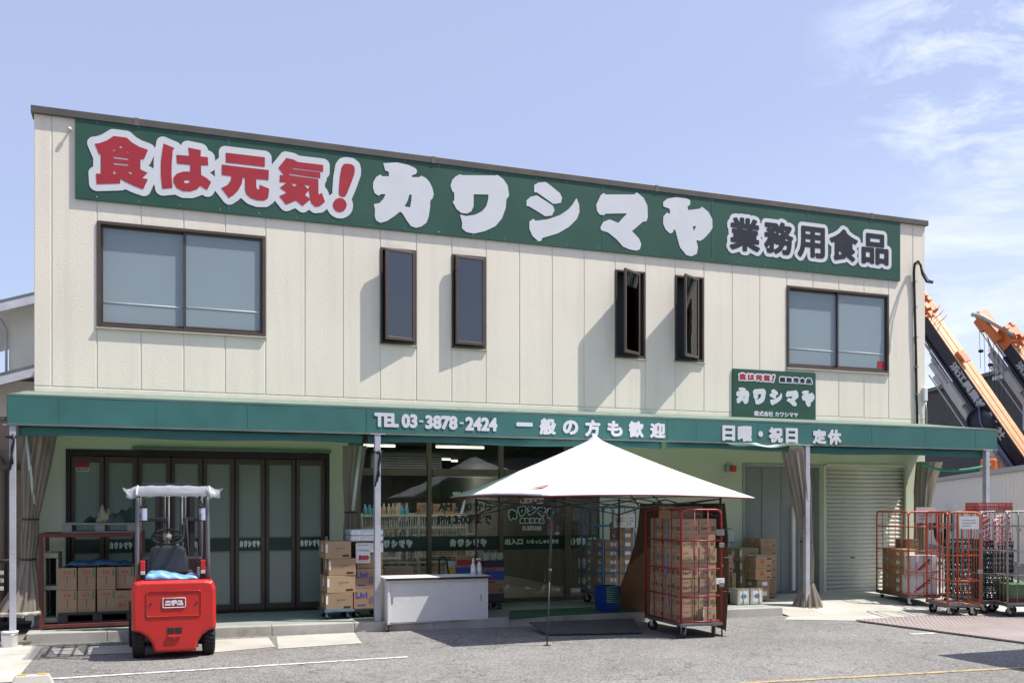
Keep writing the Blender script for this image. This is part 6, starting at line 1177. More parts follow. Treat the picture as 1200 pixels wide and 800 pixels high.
g = MB(); a = P(890, 651.6, -1.0); g.grid(lambda u, v: (a.x - .16 + .3 * u, -1.02 + .2 * v, a.z + .012 + .012 * math.sin(u * 9)), 10, 4); tag(g.build('paper_slip', mat('mint_paper', (.5, .66, .6), .8), thick=.003), 'pale green paper slip lying on the upper orange-marked carton', 'paper')
y = -1.72
for k, (x0, x1) in enumerate(((163, 255), (264, 360), (92, 158))):
    yy = y + (.30 if k == 2 else 0); xa, xb = P(840 + x0 / 6.667, 710, yy).x, P(840 + x1 / 6.667, 710, yy).x; h = P(870, 690.3, y).z - PLZ; t = thing('square_can', ('square tin can with blue and green label, left of the front pair', 'square tin can with blue and red label, right of the front pair', 'dark sided square tin can behind the front pair')[k], 'can', ((xa + xb) / 2, yy + .12, PLZ), 0, 'square tin cans'); w = xb - xa
    g = MB(); g.span((-w / 2, -.12, .001), (w / 2, .12, h)); g.build('can_body', mat('tin', (.55, .50, .42), .4, .3), t, bev=.015); g = MB(); g.span((-w / 2 - .003, -.123, h - .012), (w / 2 + .003, .123, h + .002)); g.build('rim', M_STEEL, t, bev=.003)
    if k < 2:
        g = MB(); g.span((-w * .30, -.1225, h * .16), (w * .34, -.1205, h * .88)); g.build('label', M_WHITE, t); g = MB(); e = ell(w * .02, h * .55, w * .24, h * .16, 16); g.prism(e, -.124, -.1226); g.build('print', mat('can_blue', (.05, .22, .5), .5), t)
        g = MB(); g.span((-w * .22, -.1252, h * .54), (w * .26, -.1241, h * .60)); g.build('print', M_INKG if k == 0 else M_INKR, t)
    g = MB(); g.tube([(-w * .02 if k == 0 else w * .2, -.127, .005), (-w * .02 if k == 0 else w * .2, -.127, h + .006), (-w * .02 if k == 0 else w * .2, .12, h + .006)], .006, 5); g.build('strap', mat('strap_yellow', (.55, .52, .12), .5), t)
g = MB(); c = P(852, 712, -1.45); g.grid(lambda u, v: (c.x + (.16 * (1 - .5 * v ** 2) + .02 * math.sin(9 * u * 6.28)) * math.cos(2 * math.pi * u), -1.35 + .13 * (1 - .5 * v ** 2) * math.sin(2 * math.pi * u), PLZ + .30 * v + .02 * math.sin(u * 20) * v), 32, 8, True, True); tag(g.build('rubbish_bag', mat('bag_black', (.012, .012, .014), .35)), 'black plastic bag slumped left of the square tin cans', 'bag')
g = MB(); r = rect(849.5, 632, 855.5, 652, -.02); g.span((r[0], -.02, r[1]), (r[2], -.004, r[3])); tag(g.build('notice_sheet', M_LABEL, bev=.002), 'white paper sheet on the wall below the switch box', 'notice')
# ------------------------------------------------------------------ small things at the left end
pb = G(15, 748); c = P(11.5, 757, YA + .05); t = thing('bucket_base', 'white round concrete-filled bucket at the foot of the leftmost pole', 'bucket', (P(11.3, 600, YA + .05).x, YA + .05, 0)); g = MB(); h = .20; g.lathe([(.088, 0), (.095, .01), (.098, h - .02), (.102, h - .015), (.102, h), (.06, h + .004)], n=24); g.build('bucket', M_CABIN, t); g = MB(); g.tube([(.1 * math.cos(q), .1 * math.sin(q), h - .04) for q in [2 * math.pi * i / 24 for i in range(24)]], .006, 6, closed=True); g.build('ring', M_STEEL, t)
c = P(7, 657, -1.6); t = thing('hand_truck', 'grey hand truck with black grip at the left picture edge', 'hand truck', (c.x - .1, -1.5, 0)); g = MB(); g.tube(rbend([(-.25, .1, .12), (-.25, -.02, c.z - .02), (-.20, -.05, c.z), (.16, -.08, c.z)], .06), .016, 8); g.build('frame', M_STEEL, t); g = MB(); g.tube([(0, -.066, c.z), (.18, -.081, c.z)], .024, 8); g.build('grip', M_RUBBER, t); g = MB(); [g.span((-.35, .0, z), (.06, .02, z + .05)) for z in (c.z - .38, c.z - .28, c.z - .18)]; g.build('slat', mat('slat_grey', (.42, .41, .37), .7), t, bev=.004)
for k, (px, py, y, w, d, h, m, nm, sty) in enumerate(((24, 738, -1.0, .6, .4, .10, M_PALLETD, 'dark plastic tray lying between the curtain and the kerb', 0), (12, 722, -.7, .5, .4, .16, M_PALLETD, 'black plastic tray behind the leftmost pole', 0))):
    c = P(px, py, y); t = thing('plastic_tray', nm, 'tray', (c.x, y, 0.01), .1 * k, 'dark trays at the left end'); g = MB(); g.span((-w / 2, -d / 2, 0), (w / 2, d / 2, .01)); [g.span(a, b) for a, b in (((-w / 2, -d / 2, .01), (w / 2, -d / 2 + .012, h)), ((-w / 2, d / 2 - .012, .01), (w / 2, d / 2, h)), ((-w / 2, -d / 2 + .012, .01), (-w / 2 + .012, d / 2 - .012, h)), ((w / 2 - .012, -d / 2 + .012, .01), (w / 2, d / 2 - .012, h)))]; g.build('tray', m, t, bev=.004); g = MB(); g.span((-w / 2 - .012, -d / 2 - .012, h), (w / 2 + .012, d / 2 + .012, h + .012)); g.build('rim', m, t, bev=.004)
g = MB(); c = P(26, 745, -1.55); g.add([(c.x - .22, -1.75, .02), (c.x + .12, -1.62, .03), (c.x + .14, -1.0, .12), (c.x - .25, -1.0, .10)], [(0, 1, 2, 3)]); tag(g.build('plank', mat('old_board', (.20, .18, .15), .9, var=.2), thick=.03), 'weathered board leaning on the ground beside the kerb end', 'board')
# wheel stop at the bottom left
c = G(38, 803); t = thing('wheel_stop', 'grey concrete wheel stop with yellow ends on the parking line', 'wheel stop', c, R(3)); g = MB(); g.prism([(-.06, 0), (.06, 0), (.045, .10), (-.045, .10)], -.09 - .26, .26, 'x') if False else g.add([(-.20, -.09, 0), (.20, -.09, 0), (.20, .09, 0), (-.20, .09, 0), (-.15, -.05, .11), (.15, -.05, .11), (.15, .05, .11), (-.15, .05, .11)], [(0, 3, 2, 1), (4, 5, 6, 7), (0, 1, 5, 4), (1, 2, 6, 5), (2, 3, 7, 6), (3, 0, 4, 7)]); g.build('block', M_CONC2, t, bev=.012); g = MB(); [g.span((x - .04, -.03, .111), (x + .04, .03, .118)) for x in (-.09, .09)]; g.build('reflector', mat('reflector_yellow', (.6, .42, .06), .4), t, bev=.003)
# steel checker plates
pp = [G(1003, 728), G(1240, 759.5), G(1300, 735), G(1110, 721)]; a0 = pp[0]; t = thing('checker_plate', 'rust tinted steel checker plates laid on the asphalt before the cages', 'steel plate', a0); g = MB(); g.add([Vector((p.x, p.y, .022)) - a0 for p in pp], [(0, 1, 2, 3)]); g.build('plate', M_PLATE, t, thick=.018)
ux = (pp[1] - pp[0]); uy = (pp[3] - pp[0]); g = MB(); n1, n2 = 74, 46; lx, ly = ux.normalized(), uy.normalized()
for i in range(n1):
    for j in range(n2):
        u, v = (i + .5) / n1, (j + .5) / n2; p = pp[0].lerp(pp[1], u).lerp(pp[3].lerp(pp[2], u), v) - a0; dgl = (lx + ly).normalized() if (i + j) % 2 else (lx - ly).normalized(); nn = Vector((-dgl.y, dgl.x, 0)) * .006; dgl = dgl * .020
        if p.x + a0.x > 13.5: continue
        g.add([p - dgl + Vector((0, 0, .0315)), p + nn + Vector((0, 0, .0345)), p + dgl + Vector((0, 0, .0315)), p - nn + Vector((0, 0, .0345))], [(0, 3, 2, 1)])
o = g.build('tread', mat('tread_rust', (.50, .41, .385), .5, .3, var=.1), t)
# ------------------------------------------------------------------ shelves and goods inside the shop
YI = 3.0; a, b = P(422, 603, YI), P(549, 603, YI); zt2 = (P(422, 603, YI).z + P(549, 603.5, YI).z) / 2
sh = thing('display_shelf', 'white wire backed shelf rack of bottles inside the shop window', 'shelf', (a.x, YI, .129)); w = b.x - a.x; h = zt2 - .129
for x in (0, w * .52, w - .05): g = MB(); g.span((x, 0, 0), (x + .05, .06, h)); g.span((x, .5, 0), (x + .05, .55, h)); g.build('post', M_RACKW, sh, bev=.004)
LV = (.25, .55, .83, 1.13); LV = (.20, .55, .93, 1.22)
for z in LV: g = MB(); g.span((.052, .0, z - .04), (w * .52 - .002, .55, z)); g.span((w * .52 + .052, .0, z - .04), (w - .052, .55, z)); g.build('shelf_board', M_RACKW, sh, bev=.004)
g = MB(); g.span((.052, 0, h - .04), (w * .52 - .002, .55, h)); g.span((w * .52 + .052, 0, h - .04), (w - .052, .55, h)); g.build('top_board', M_RACKW, sh, bev=.004)
g = MB(); [g.tube([(x, .005, .2), (x, .005, h - .04)], .003, 4) for x in [.06 + (w - .12) * i / 44 for i in range(45)]]; [g.tube([(.05, .002, z), (w - .05, .002, z)], .003, 4) for z in [.25 + .09 * i for i in range(int((h - .3) / .09))]]; g.build('wire_panel', M_RACKW, sh)
cols = [((.10, .30, .55), 'blue'), ((.60, .62, .60), 'white'), ((.45, .50, .52), 'pale grey'), ((.12, .35, .45), 'teal'), ((.50, .42, .28), 'tan'), ((.50, .12, .08), 'red')]
rnd = random.Random(12)
SEC = ('left bay', 'right bay'); TIER = ('third shelf', 'fourth shelf', 'top board')
kk = 0
for tz, z in enumerate((LV[2], LV[3], h)):
    for bay in range(2):
        x = .08 + bay * w * .52; xe = x + w * .52 - .14 if bay == 0 else w - .08
        idx = 0
        while x < xe - .06:
            ci = (0 if (bay == 0 and .25 < (x / w) < .5 and tz < 2) else rnd.choice((1, 2, 2, 3, 1, 4 if tz == 2 else 2))); col, cn_ = cols[ci]; lim = (LV[3] - LV[2] - .06, h - LV[3] - .06, .24)[tz]; idx += 1
            if tz == 2 and bay == 1 and rnd.random() < .6:
                wq = rnd.uniform(.22, .32); 
                if x + wq > xe: break
                cbox('carton on top of the shop shelf, %s from the left in the right bay' % ('first', 'second', 'third', 'fourth', 'fifth', 'sixth', 'seventh', 'eighth', 'ninth', 'tenth')[min(9, idx - 1)], (sh.location.x + x + wq / 2, YI + .25, .13 + z), wq - .02, .3, rnd.uniform(.18, .25), 0, 'red', None, 'goods on the shop shelf'); x += wq; continue
            q = rnd.uniform(.035, .048); n_ = rnd.randint(2, 4); hb = lim * rnd.uniform(.72, .95)
            for c_ in range(n_):
                if x + 2 * q > xe: break
                t = thing('bottle', '%s bottle on the %s of the shop shelf, %s' % (cn_, TIER[tz], SEC[bay]), 'bottle', (sh.location.x + x + q, YI + .12, .13 + z), 0, '%s bottles on the %s, %s' % (cn_, TIER[tz], SEC[bay]))
                g = MB(); g.lathe([(q * .9, 0), (q, .01), (q, hb * .62), (q * .4, hb * .8), (q * .35, hb * .9)], n=10); g.build('bottle_body', mat('goods_' + cn_.replace(' ', '_'), col, .3, rnd=.25), t); g = MB(); g.lathe([(q * .42, hb * .9), (q * .42, hb)], n=8); g.build('cap', M_WHITE if ci != 1 else M_INKB, t); x += 2 * q + .004
            x += .012
# deeper shelving that shows faintly in the dark
for k, (x0, y0, nm) in enumerate(((3.4, 4.2, 'dark goods shelf deep inside the shop, behind the left window'), (5.2, 4.6, 'dark goods shelf deep inside the shop, behind the entrance door'))):
    t = thing('display_shelf', nm, 'shelf', (x0, y0, .129), 0); g = MB(); [g.span((0, 0, z), (1.5, .5, z + .03)) for z in (.1, .55, 1.0, 1.45)]; [g.span((x, .0, 0), (x + .04, .5, 1.7)) for x in (-.041, 1.501)]; g.build('frame', M_RACKW, t); rnd = random.Random(k)
    for z in (.131, .581, 1.031): 
        g = MB(); x = .02
        while x < 1.3: q = rnd.uniform(.12, .26); g.span((x, .05, z), (x + q - .015, .4, z + rnd.uniform(.18, .36))); x += q
        g.build('goods_row', mat('goods_mix%d' % k, (.38, .30, .2), .7, var=.5, vs=3), t)
# ------------------------------------------------------------------ neighbours at the left
M_SID = mat('neighbour_siding', (.70, .67, .58), .85, var=.05, bump=.1, bs=40); M_ROOFG = mat('roof_edge_dark', (.13, .155, .15), .6); M_EAVE = mat('eave_fascia', (.52, .52, .55), .6)
NH = thing('neighbour_house', 'pale two storey neighbour house with grey eaves at the left edge', 'house', (-4, 3, 0)); no = Vector(NH.location); YN = 14.5
def at(px, py, y): return P(px, py, y)
xw = P(10.5, 400, YN).x
g = MB(); g.span((xw, YN, 0), (3.5, YN + 6, P(20, 352, YN).z)); o = g.build('upper_storey', M_SID, NH); o.location = -no
g = MB(); g.span((-12, YN - 1.0, 0), (XL - .06, YN - .02, P(10, 446, YN - 1).z)); g.span((-12, YN - .02, 0), (xw - .01, YN + 5, P(10, 446, YN - 1).z)); o = g.build('lower_storey', M_SID, NH); o.location = -no
def eave(py0, py1, y, x0, x1, nm, back):
    p0, p1 = P(0, py0, y), P(38, py1, y); sl2 = (p1.z - p0.z) / (p1.x - p0.x); z = lambda x: p0.z + sl2 * (x - p0.x)
    g = MB(); g.add([(x0, y, z(x0)), (x1, y, z(x1)), (x1, y + back, z(x1)), (x0, y + back, z(x0)), (x0, y, z(x0) + .06), (x1, y, z(x1) + .06), (x1, y + back, z(x1) + .06), (x0, y + back, z(x0) + .06)], [(0, 3, 2, 1), (4, 5, 6, 7), (0, 1, 5, 4), (1, 2, 6, 5), (2, 3, 7, 6), (3, 0, 4, 7)]); o = g.build('roof', M_ROOFG, NH); o.location = -no
    g = MB(); g.add([(x0, y + .01, z(x0) - .24), (x1, y + .01, z(x1) - .24), (x1, y + .08, z(x1) - .24), (x0, y + .08, z(x0) - .24), (x0, y + .01, z(x0) - .004), (x1, y + .01, z(x1) - .004), (x1, y + .08, z(x1) - .004), (x0, y + .08, z(x0) - .004)], [(0, 3, 2, 1), (4, 5, 6, 7), (0, 1, 5, 4), (1, 2, 6, 5), (2, 3, 7, 6), (3, 0, 4, 7)]); f = g.build('fascia_board', M_EAVE, NH); f.location = -no
    g = MB(); g.add([(x0, y + .081, z(x0) - .12), (x1, y + .081, z(x1) - .12), (x1, y + back, z(x1) - .12), (x0, y + back, z(x0) - .12)], [(0, 3, 2, 1)]); f = g.build('soffit', M_EAVE, NH); f.location = -no
eave(354, 345, YN - .9, xw - 1.5, 1.0, 'upper', 6.6); eave(439.5, 430, YN - 2.0, -12, XL - .08, 'lower', 2.2)
g = MB(); x = xw - .06; zt3 = P(10, 362, YN).z; g.tube([(x - .5, YN - .45, zt3 - .05), (x - .1, YN - .06, zt3 - .35), (x, YN - .05, zt3 - .6), (x, YN - .05, P(10, 436, YN).z)], .035, 8); o = g.build('downpipe', mat('pipe_grey', (.38, .40, .44), .5), NH); o.location = -no
M_BRW = tiles('brown_block', (.30, .22, .16), (.26, .20, .15), (.20, .16, .13), .42, .21)
g = MB(); g.span((-9, -.35, 0), (XL - .10, -.15, 2.95)); t = thing('block_wall', 'brown block wall of the neighbour plot behind the leftmost pole', 'wall', (-3, -.25, 0)); o = g.build('block_face', M_BRW, t); o.location = -Vector(t.location); g = MB(); g.span((-9, -.37, 2.951), (XL - .09, -.13, 3.0)); o = g.build('coping', M_TRIM, t); o.location = -Vector(t.location)
c = P(2, 495, -.45); t = thing('drain_pipe', 'brown curved drain pipes on the block wall at the left edge', 'pipe', (c.x, -.45, 0)); g = MB(); g.tube(rbend([(-.4, 0, 2.35), (-.12, 0, 2.5), (.02, 0, 2.35), (.02, 0, .1)], .15), .05, 10); g.build('pipe', mat('pipe_brown', (.12, .09, .075), .5), t); g = MB(); g.tube([(-.3, -.02, 2.25), (.33, -.02, 2.32)], .045, 8); g.build('branch_pipe', mat('pipe_brown', (.12, .09, .075), .5), t)
# ------------------------------------------------------------------ fence, dark tiled house and cranes at the right
def rayd(px, py, d): r_ = ray(px, py); return Vector((r_[0] * d, r_[1] * d - D, EYE + r_[2] * d))
p0, p1 = rayd(1040, 563, 47), rayd(1104, 559.5, 42.8); p1 = rayd(1104, 559.5, 42.8); p2 = rayd(1200, 544.5, 29.8); dv = (p2 - p1).normalized(); hh = (p1.z + p2.z) / 2
A_, B_ = p1 - dv * 14, p2 + dv * 9; A_.z = B_.z = 0; L_ = (B_ - A_).length; az = math.atan2(B_.y - A_.y, B_.x - A_.x)
t = thing('metal_fence', 'beige corrugated metal fence with grey cap behind the cages', 'fence', A_, az); g = MB(); n = int(L_ / .5)
for i in range(n): g.span((L_ * i / n + .012, -.03, 0), (L_ * (i + 1) / n - .012, .03, hh - .16))
g.span((0, -.012, 0), (L_, .012, hh - .17)); g.build('panel', mat('fence_beige', (.60, .56, .48), .6, var=.06), t, bev=.004); g = MB(); g.span((0, -.12, hh - .16), (L_, .12, hh)); g.build('cap', mat('fence_cap', (.24, .24, .23), .5), t)
M_DKT = tiles('dark_tile', (.050, .042, .040), (.066, .055, .050), (.028, .025, .024), .5, .22)
q1, q2 = rayd(1086, 462, 62), rayd(1205, 446, 50); q1.z = q2.z = 0; zt4 = EYE + (592 - 461) / F * 62 / 1.0; ln = (q2 - q1); az2 = math.atan2(ln.y, ln.x); t = thing('dark_house', 'dark brown tiled building behind the cranes', 'building', q1, az2)
g = MB(); g.span((-12, 0, 0), (ln.length + 16, 12, zt4)); g.build('wall', M_DKT, t); g = MB(); g.span((-12.2, -.25, zt4), (ln.length + 16.2, 12.2, zt4 + .22)); g.build('roof', M_TRIM, t); g = MB(); x_ = ln.length * .96; g.span((x_, -.03, zt4 - 3.2), (x_ + 2.4, -.005, zt4 - .9)); g.build('window', M_DKGL, t); g = MB(); g.span((x_ - .8, -1.2, zt4 - .55 - .0), (x_ + 6, -.26, zt4 - .35)); g.build('canopy', M_EAVE, t)
M_CRO = mat('crane_orange', (.60, .165, .04), .45, var=.08); M_CRN = mat('crane_navy', (.012, .014, .028), .4); M_CRG = mat('crane_grey', (.46, .45, .42), .5, var=.1); M_CRP = mat('crane_peach', (.66, .38, .18), .4, var=.08)
def crane(label, pa, pb, dist, text, head):
    a, b = rayd(*pa, dist), rayd(*pb, dist * .93); u = (b - a).normalized(); view = Vector((a.x, a.y + D, a.z - EYE)).normalized()
    up = Vector((0, 0, 1)) - u * u.z; up.normalize(); sidev = u.cross(up).normalized()
    if sidev.dot(view) > 0: sidev = -sidev            # points to the viewer
    n1 = up * .88 + sidev * .47; n1.normalize(); n2 = sidev * .88 - up * .47; n2.normalize()
    Lb = (b - a).length + 5; sc = dist / 45; w = .66 * sc
    t = thing('mobile_crane', label, 'crane', (b.x, b.y, 0), 0, 'mobile cranes behind the fence'); o = Vector(t.location)
    def pt(x, i, j): return a + u * x + n1 * i + n2 * j - o
    def bar(g, x0, x1, i0, i1, j0, j1):
        V = [pt(x, i, j) for x in (x0, x1) for i in (i0, i1) for j in (j0, j1)]; g.add(V, [(0, 1, 3, 2), (4, 6, 7, 5), (0, 4, 5, 1), (2, 3, 7, 6), (0, 2, 6, 4), (1, 5, 7, 3)])
    g = MB(); bar(g, .15, Lb, -w * .5, w * .5, -w * .5, w * .5); bar(g, .9, Lb, -w * .7, -w * .5, -w * .3, w * .62); g.build('boom', M_CRN, t, bev=.03)
    g = MB(); bar(g, .2, Lb, w * .5, w * .56, -w * .5, w * .52); g.build('boom_top', M_CRP, t); g = MB(); [bar(g, .2, Lb, w * .561, w * .58, j, j + .03) for j in (-w * .15, w * .3)]; g.build('boom_rib', M_CRO, t)
    g = MB(); rnd = random.Random(label); bar(g, -.25, .7, -w * .3, w * .75, -w * .6, w * .6)
    for k in range(9): x, i, j = rnd.uniform(-.4, .9), rnd.uniform(.2, .95) * w, rnd.uniform(-.6, .5) * w; bar(g, x, x + rnd.uniform(.12, .35), i, i + rnd.uniform(.1, .3), j, j + rnd.uniform(.1, .3))
    bar(g, 3.0, 3.4, w * .58, w * .85, -.1, .25); bar(g, 3.25, 3.65, w * .85, w * .95, -.05, .3); g.build('boom_head', M_CRO, t, bev=.02)
    g = MB(); [g.tube(rbend([pt(.7 + .28 * k, w * .8, -.25), pt(.7 + .28 * k, w * 1.3, -.2), pt(.9 + .28 * k, w * 1.35, .2), pt(.9 + .28 * k, w * .8, .3)], .08), .02, 5) for k in range(3)]; g.build('head_rail', M_CRO, t)
    # folded jib and its links beside the boom
    g = MB(); x0 = 1.0 if not head else -1.3; c = w * .5; lo = -w * 1.12
    bar(g, x0 + 1.6, Lb, lo - .20, lo + .06, c, c + .22); bar(g, x0, x0 + 3.4, lo + w * .42, lo + w * .50, c - .1, c + .0); bar(g, x0 + .3, x0 + 3.4, lo + .0, lo + .07, c - .15, c - .05); bar(g, x0 + 2.9, x0 + 4.1, lo + .04, lo + .24, c - .2, c + .24); bar(g, x0 + 6.1, x0 + 6.6, lo + .04, lo + .26, c - .3, c + .05); bar(g, x0 + 2.2, x0 + 2.7, lo - .35, lo - .1, c, c + .3)
    g.build('jib', M_CRG, t, bev=.02); g = MB(); [g.tube([pt(x0 + q, lo + .30 - .05 * k, c - .2 + .1 * k), pt(x0 + q + 2.4, lo + .05 * k - .2, c + .28 - .05 * k)], .026, 5) for k, q in enumerate((.2, .5, .9, 1.2, 1.5))]; g.tube([pt(x0 + 2, lo - .4, c + .3), pt(Lb, lo - .4, c + .25)], .03, 6); g.tube([pt(x0 + 3, lo + .2, c - .3), pt(Lb, lo + .2, c - .3)], .04, 6); g.build('link_rod', M_CRG, t)
    g = MB(); c0 = pt((b - a).length * .735, -w * .35, w * .75); ax = sidev * .9 + up * .1; q = ax.orthogonal().normalized(); q2 = ax.cross(q).normalized()
    g.tube([c0 - ax.normalized() * .12, c0 + ax.normalized() * .12], .66 * sc, 28); g.tube([c0 + ax.normalized() * .12 + (q * math.cos(k * .2244) + q2 * math.sin(k * .2244)) * .62 * sc for k in range(28)], .03, 5, closed=True); g.build('hose_drum', M_CRN, t)
    g = MB(); g.tube(rbend([pt(5.6, w * .1, w * .8), pt(6.4, -w * .2, w * 1.3), pt(7.4, -w * .4, w * .9), pt(9, -w * .5, w * .95)], .3), .035, 6); g.tube([pt(7, -w * .3, w * .9), pt(Lb, -w * .3, w)], .06, 6); g.build('hydraulic_pipe', mat('crane_pipe', (.10, .12, .2), .4), t)
    # lettering on the navy side
    tx = fit(text_edges(text), 0, 0, len(text) * .50, .40); l = letters('lettering', tx, .02, 0, mat('crane_letter', (.42, .42, .45), .5), t, cell=.02, th=.004)
    M = Matrix((u, n2, n1)).transposed().to_4x4(); M.translation = pt(3.3 if not head else 1.6, -.16, w * .5 + .02); me = l.data; me.transform(Matrix(((1, 0, 0, 0), (0, -1, 0, 0), (0, 0, 1, 0), (0, 0, 0, 1)))); l.matrix_local = M
    if head:
        g = MB(); hp = pt(-.7, w * .2, w * .55); bar(g, -1.5, .3, -w * .1, w * .42, w * .3, w * 1.2); bar(g, -1.3, -.6, -w * .5, -w * .1, w * .3, w * 1.15); g.build('jib_head', M_CRO, t, bev=.06); g = MB(); g.tube(rbend([pt(.5, w * .9, .2), pt(-1.2, w * .45, w * 1.25), pt(-1.5, w * .1, w * 1.45)], .3), .10, 8); g.build('head_hose', M_CRG, t)
        g = MB()
        for k in range(6): s_ = pt(-1.1 + .42 * k, -w * .2, w * 1.0); g.tube([s_, s_ + Vector((.1, 0, -2.2 - .45 * k))], .014, 4)
        g.build('rope', M_DKSTEEL, t); g = MB(); [g.lathe([(.0, -.09), (.12, -.05), (.12, .05), (0, .09)], pt(-1.0 + .84 * k, -w * .2, w * 1.0) + Vector((.05, 0, -1.3)), 10) for k in (0, 1)]; g.build('hook_weight', M_DKSTEEL, t)
    # superstructure and carrier, mostly hidden behind the fence
    g = MB(); g.span((-1.4, -1.3, 1.5), (3.2, 1.3, 2.4)); g.span((1.4, -1.2, 2.4), (3.2, 1.2, 3.1)); g.build('turntable', M_CRO, t, bev=.08); g = MB(); g.span((-4.2, -1.3, .75), (4.4, 1.3, 1.45)); g.build('carrier', M_CRN, t, bev=.06)
    for x in (-3, -1.2, 1.6, 3.2):
        for y in (-1.15, 1.15): g = MB(); g.lathe([(.3, -.2), (.62, -.2), (.65, -.12), (.65, .12), (.62, .2), (.3, .2)], (x, y, .65), 20, 'y'); g.build('wheel', M_RUBBER, t)
    return t
crane('nearer orange and navy mobile crane with its boom lowered beside the shop wall', (1076, 358), (1200, 537), 45, '浜江興業株式会社', False)
cr2 = crane('farther mobile crane with an orange jib head and hanging ropes at the right edge', (1177, 393), (1301, 564), 47, '浜江興業株式会社', True)
c = rayd(1160, 546, 42); t = thing('crane_lamp', 'orange lamp housing of the crane just above the fence', 'lamp', c, .6); g = MB(); g.prism([(-.55, -.35), (.35, -.42), (.55, .1), (.2, .35), (-.45, .3)], -.3, .3); g.build('housing', M_CRO, t, bev=.08); g = MB(); g.prism([(-.3, -.2), (.2, -.25), (.3, .05), (-.2, .1)], -.33, -.301); g.build('lens', mat('amber', (.75, .22, .02), .2), t); g = MB(); g.span((-.1, -.1, -c.z), (.1, .1, -.36)); g.build('post', M_CRG, t)
g = MB(); c = P(1118, 545, -1.2); g.grid(lambda u, v: (c.x + (u - .5) * 1.6, -1.2 + .1 * math.sin(u * 5), c.z - .12 * math.sin(math.pi * u) + .05 * v), 14, 2); tag(g.build('green_tarp_edge', mat('tarp_green', (.03, .34, .2), .6), thick=.004), 'bright green tarp strip sagging below the right end of the awning', 'tarp')
# ------------------------------------------------------------------ across the street: what the glass mirrors
def block(label, x0, x1, y, h, col, rows, cols_):
    t = thing('street_building', label, 'building', ((x0 + x1) / 2, y, 0)); o = -Vector(t.location); m = mat('facade_%d' % int(x0 + 100), col, .9, var=.06, vs=.4)
    g = MB(); g.span((x0, y - 10, 0), (x1, y, h)); b_ = g.build('wall', m, t); b_.location = o; g = MB(); g.span((x0 - .2, y - 10.2, h), (x1 + .2, y + .2, h + .25)); b_ = g.build('roof', M_TRIM, t); b_.location = o
    for r_ in range(rows):
        for c_ in range(cols_):
            xa = x0 + (x1 - x0) * (c_ + .25) / cols_; xb = x0 + (x1 - x0) * (c_ + .75) / cols_; z0_ = .9 + h / rows * r_; g = MB(); g.span((xa, y + .005, z0_), (xb, y + .05, z0_ + h / rows * .48)); b_ = g.build('window', M_DKGL, t); b_.location = o
block('grey three storey block across the street, left', -34, -12, -34, 10, (.20, .19, .18), 3, 5); block('brown two storey house across the street, middle', -10, 5, -33, 8.2, (.17, .13, .10), 2, 4); block('dark grey block across the street, right of the brown house', 7, 27, -35, 11, (.17, .17, .18), 3, 5); block('tan block across the street, far right', 29, 56, -34, 9.5, (.24, .21, .17), 3, 6)
M_LEAF = leafmat(); M_BARK = mat('bark', (.09, .065, .045), .9, var=.25, bump=.5, bs=12)
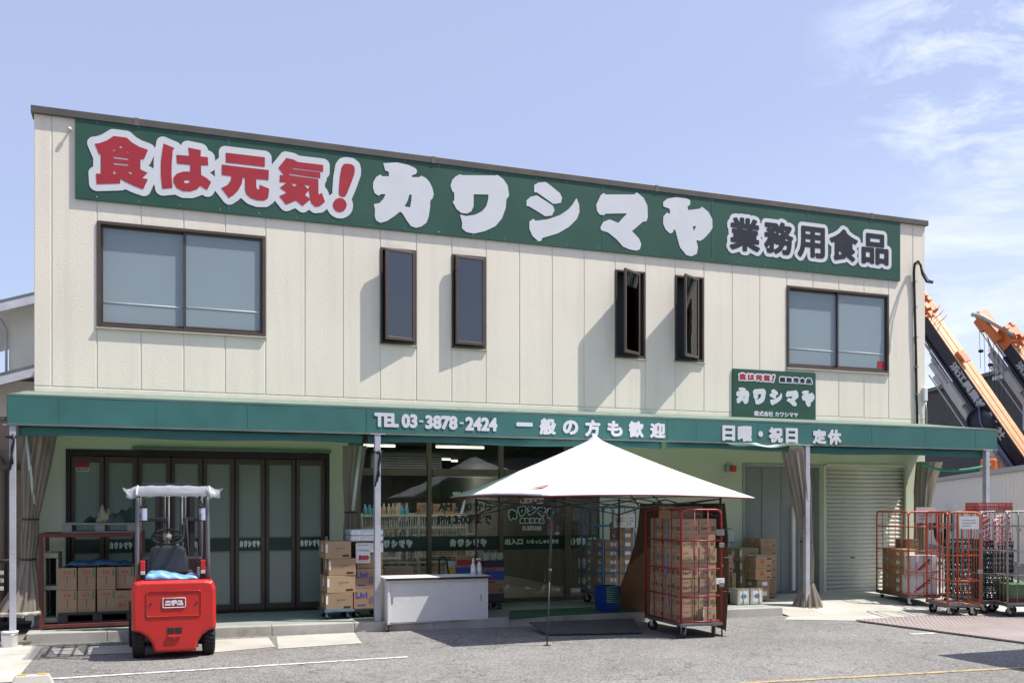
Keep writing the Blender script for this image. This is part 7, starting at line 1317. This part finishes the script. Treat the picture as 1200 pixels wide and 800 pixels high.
def tree(label, x, y, h, r):
    t = thing('street_tree', label, 'tree', (x, y, 0), 0, 'trees across the street'); rnd = random.Random(label); g = MB(); g.tube([(0, 0, 0), (.05, 0, h * .3), (.0, .08, h * .6), (.1, 0, h * .85)], [.17, .13, .09, .03], 8)
    for k in range(6): a_ = k * 1.1; g.tube([(0, 0, h * (.35 + .06 * k)), (math.cos(a_) * r * .4, math.sin(a_) * r * .4, h * (.5 + .06 * k)), (math.cos(a_) * r * .75, math.sin(a_) * r * .75, h * (.58 + .06 * k))], [.07, .045, .015], 6)
    g.build('trunk', M_BARK, t); g = MB()
    cl = [(Vector((rnd.gauss(0, .5), rnd.gauss(0, .5), rnd.gauss(0, .42))) * r + Vector((0, 0, h * .68)), rnd.uniform(.25, .5) * r) for _ in range(16)]
    for _ in range(3200):
        c, q = rnd.choice(cl); p = c + Vector((rnd.gauss(0, 1), rnd.gauss(0, 1), rnd.gauss(0, 1))).normalized() * q * rnd.random() ** .4; a1 = Vector((rnd.gauss(0, 1), rnd.gauss(0, 1), rnd.gauss(0, 1))).normalized() * .13; a2 = a1.orthogonal().normalized() * .07; g.add([p - a1, p + a2, p + a1, p - a2], [(0, 1, 2, 3)])
    g.build('crown', M_LEAF, t)
tree('round leafy tree across the street, left one', -4.5, -25, 6.5, 2.1); tree('tall leafy tree across the street, middle one', 3.5, -26, 7.2, 2.3); tree('broad leafy tree across the street, right one', 11, -24, 6.2, 2.4)
# unseen box truck, added outside the frame so that its corner shades the asphalt
t = thing('box_truck', 'unseen white box truck added at the right to shade the asphalt', 'truck', (11.1, -9.6, 0)); g = MB(); g.span((-.95, -2.0, .85), (.95, 2.6, 2.52)); g.build('cargo_box', M_CABIN, t, bev=.03); g = MB(); g.prism([(-2.0, .55), (-2.0, 2.0), (-2.5, 2.0), (-3.3, 1.35), (-3.5, 1.2), (-3.5, .55)], -.85, .85, 'x'); cb2 = g.build('cab', M_CABIN, t, bev=.05); g = MB(); g.add([(-.75, -2.56, 1.96), (.75, -2.56, 1.96), (.75, -3.27, 1.40), (-.75, -3.27, 1.40)], [(0, 1, 2, 3)]); g.build('windscreen', M_DKGL, cb2, thick=.01); g = MB(); g.span((-.8, -3.3, .45), (.8, 2.5, .8)); g.build('chassis', M_DKSTEEL, t)
for x in (-.75, .75):
    for y in (-2.6, 1.5): g = MB(); g.lathe([(.2, -.1), (.34, -.1), (.36, -.06), (.36, .06), (.34, .1), (.2, .1)], (x, y, .36), 20, 'x'); g.build('wheel', M_RUBBER, t)
    g = MB(); g.span((x - .1, 2.5, .6), (x + .1, 2.58, .75)); g.build('tail_lamp', mat('lamp_red', (.5, .02, .02), .15), t)
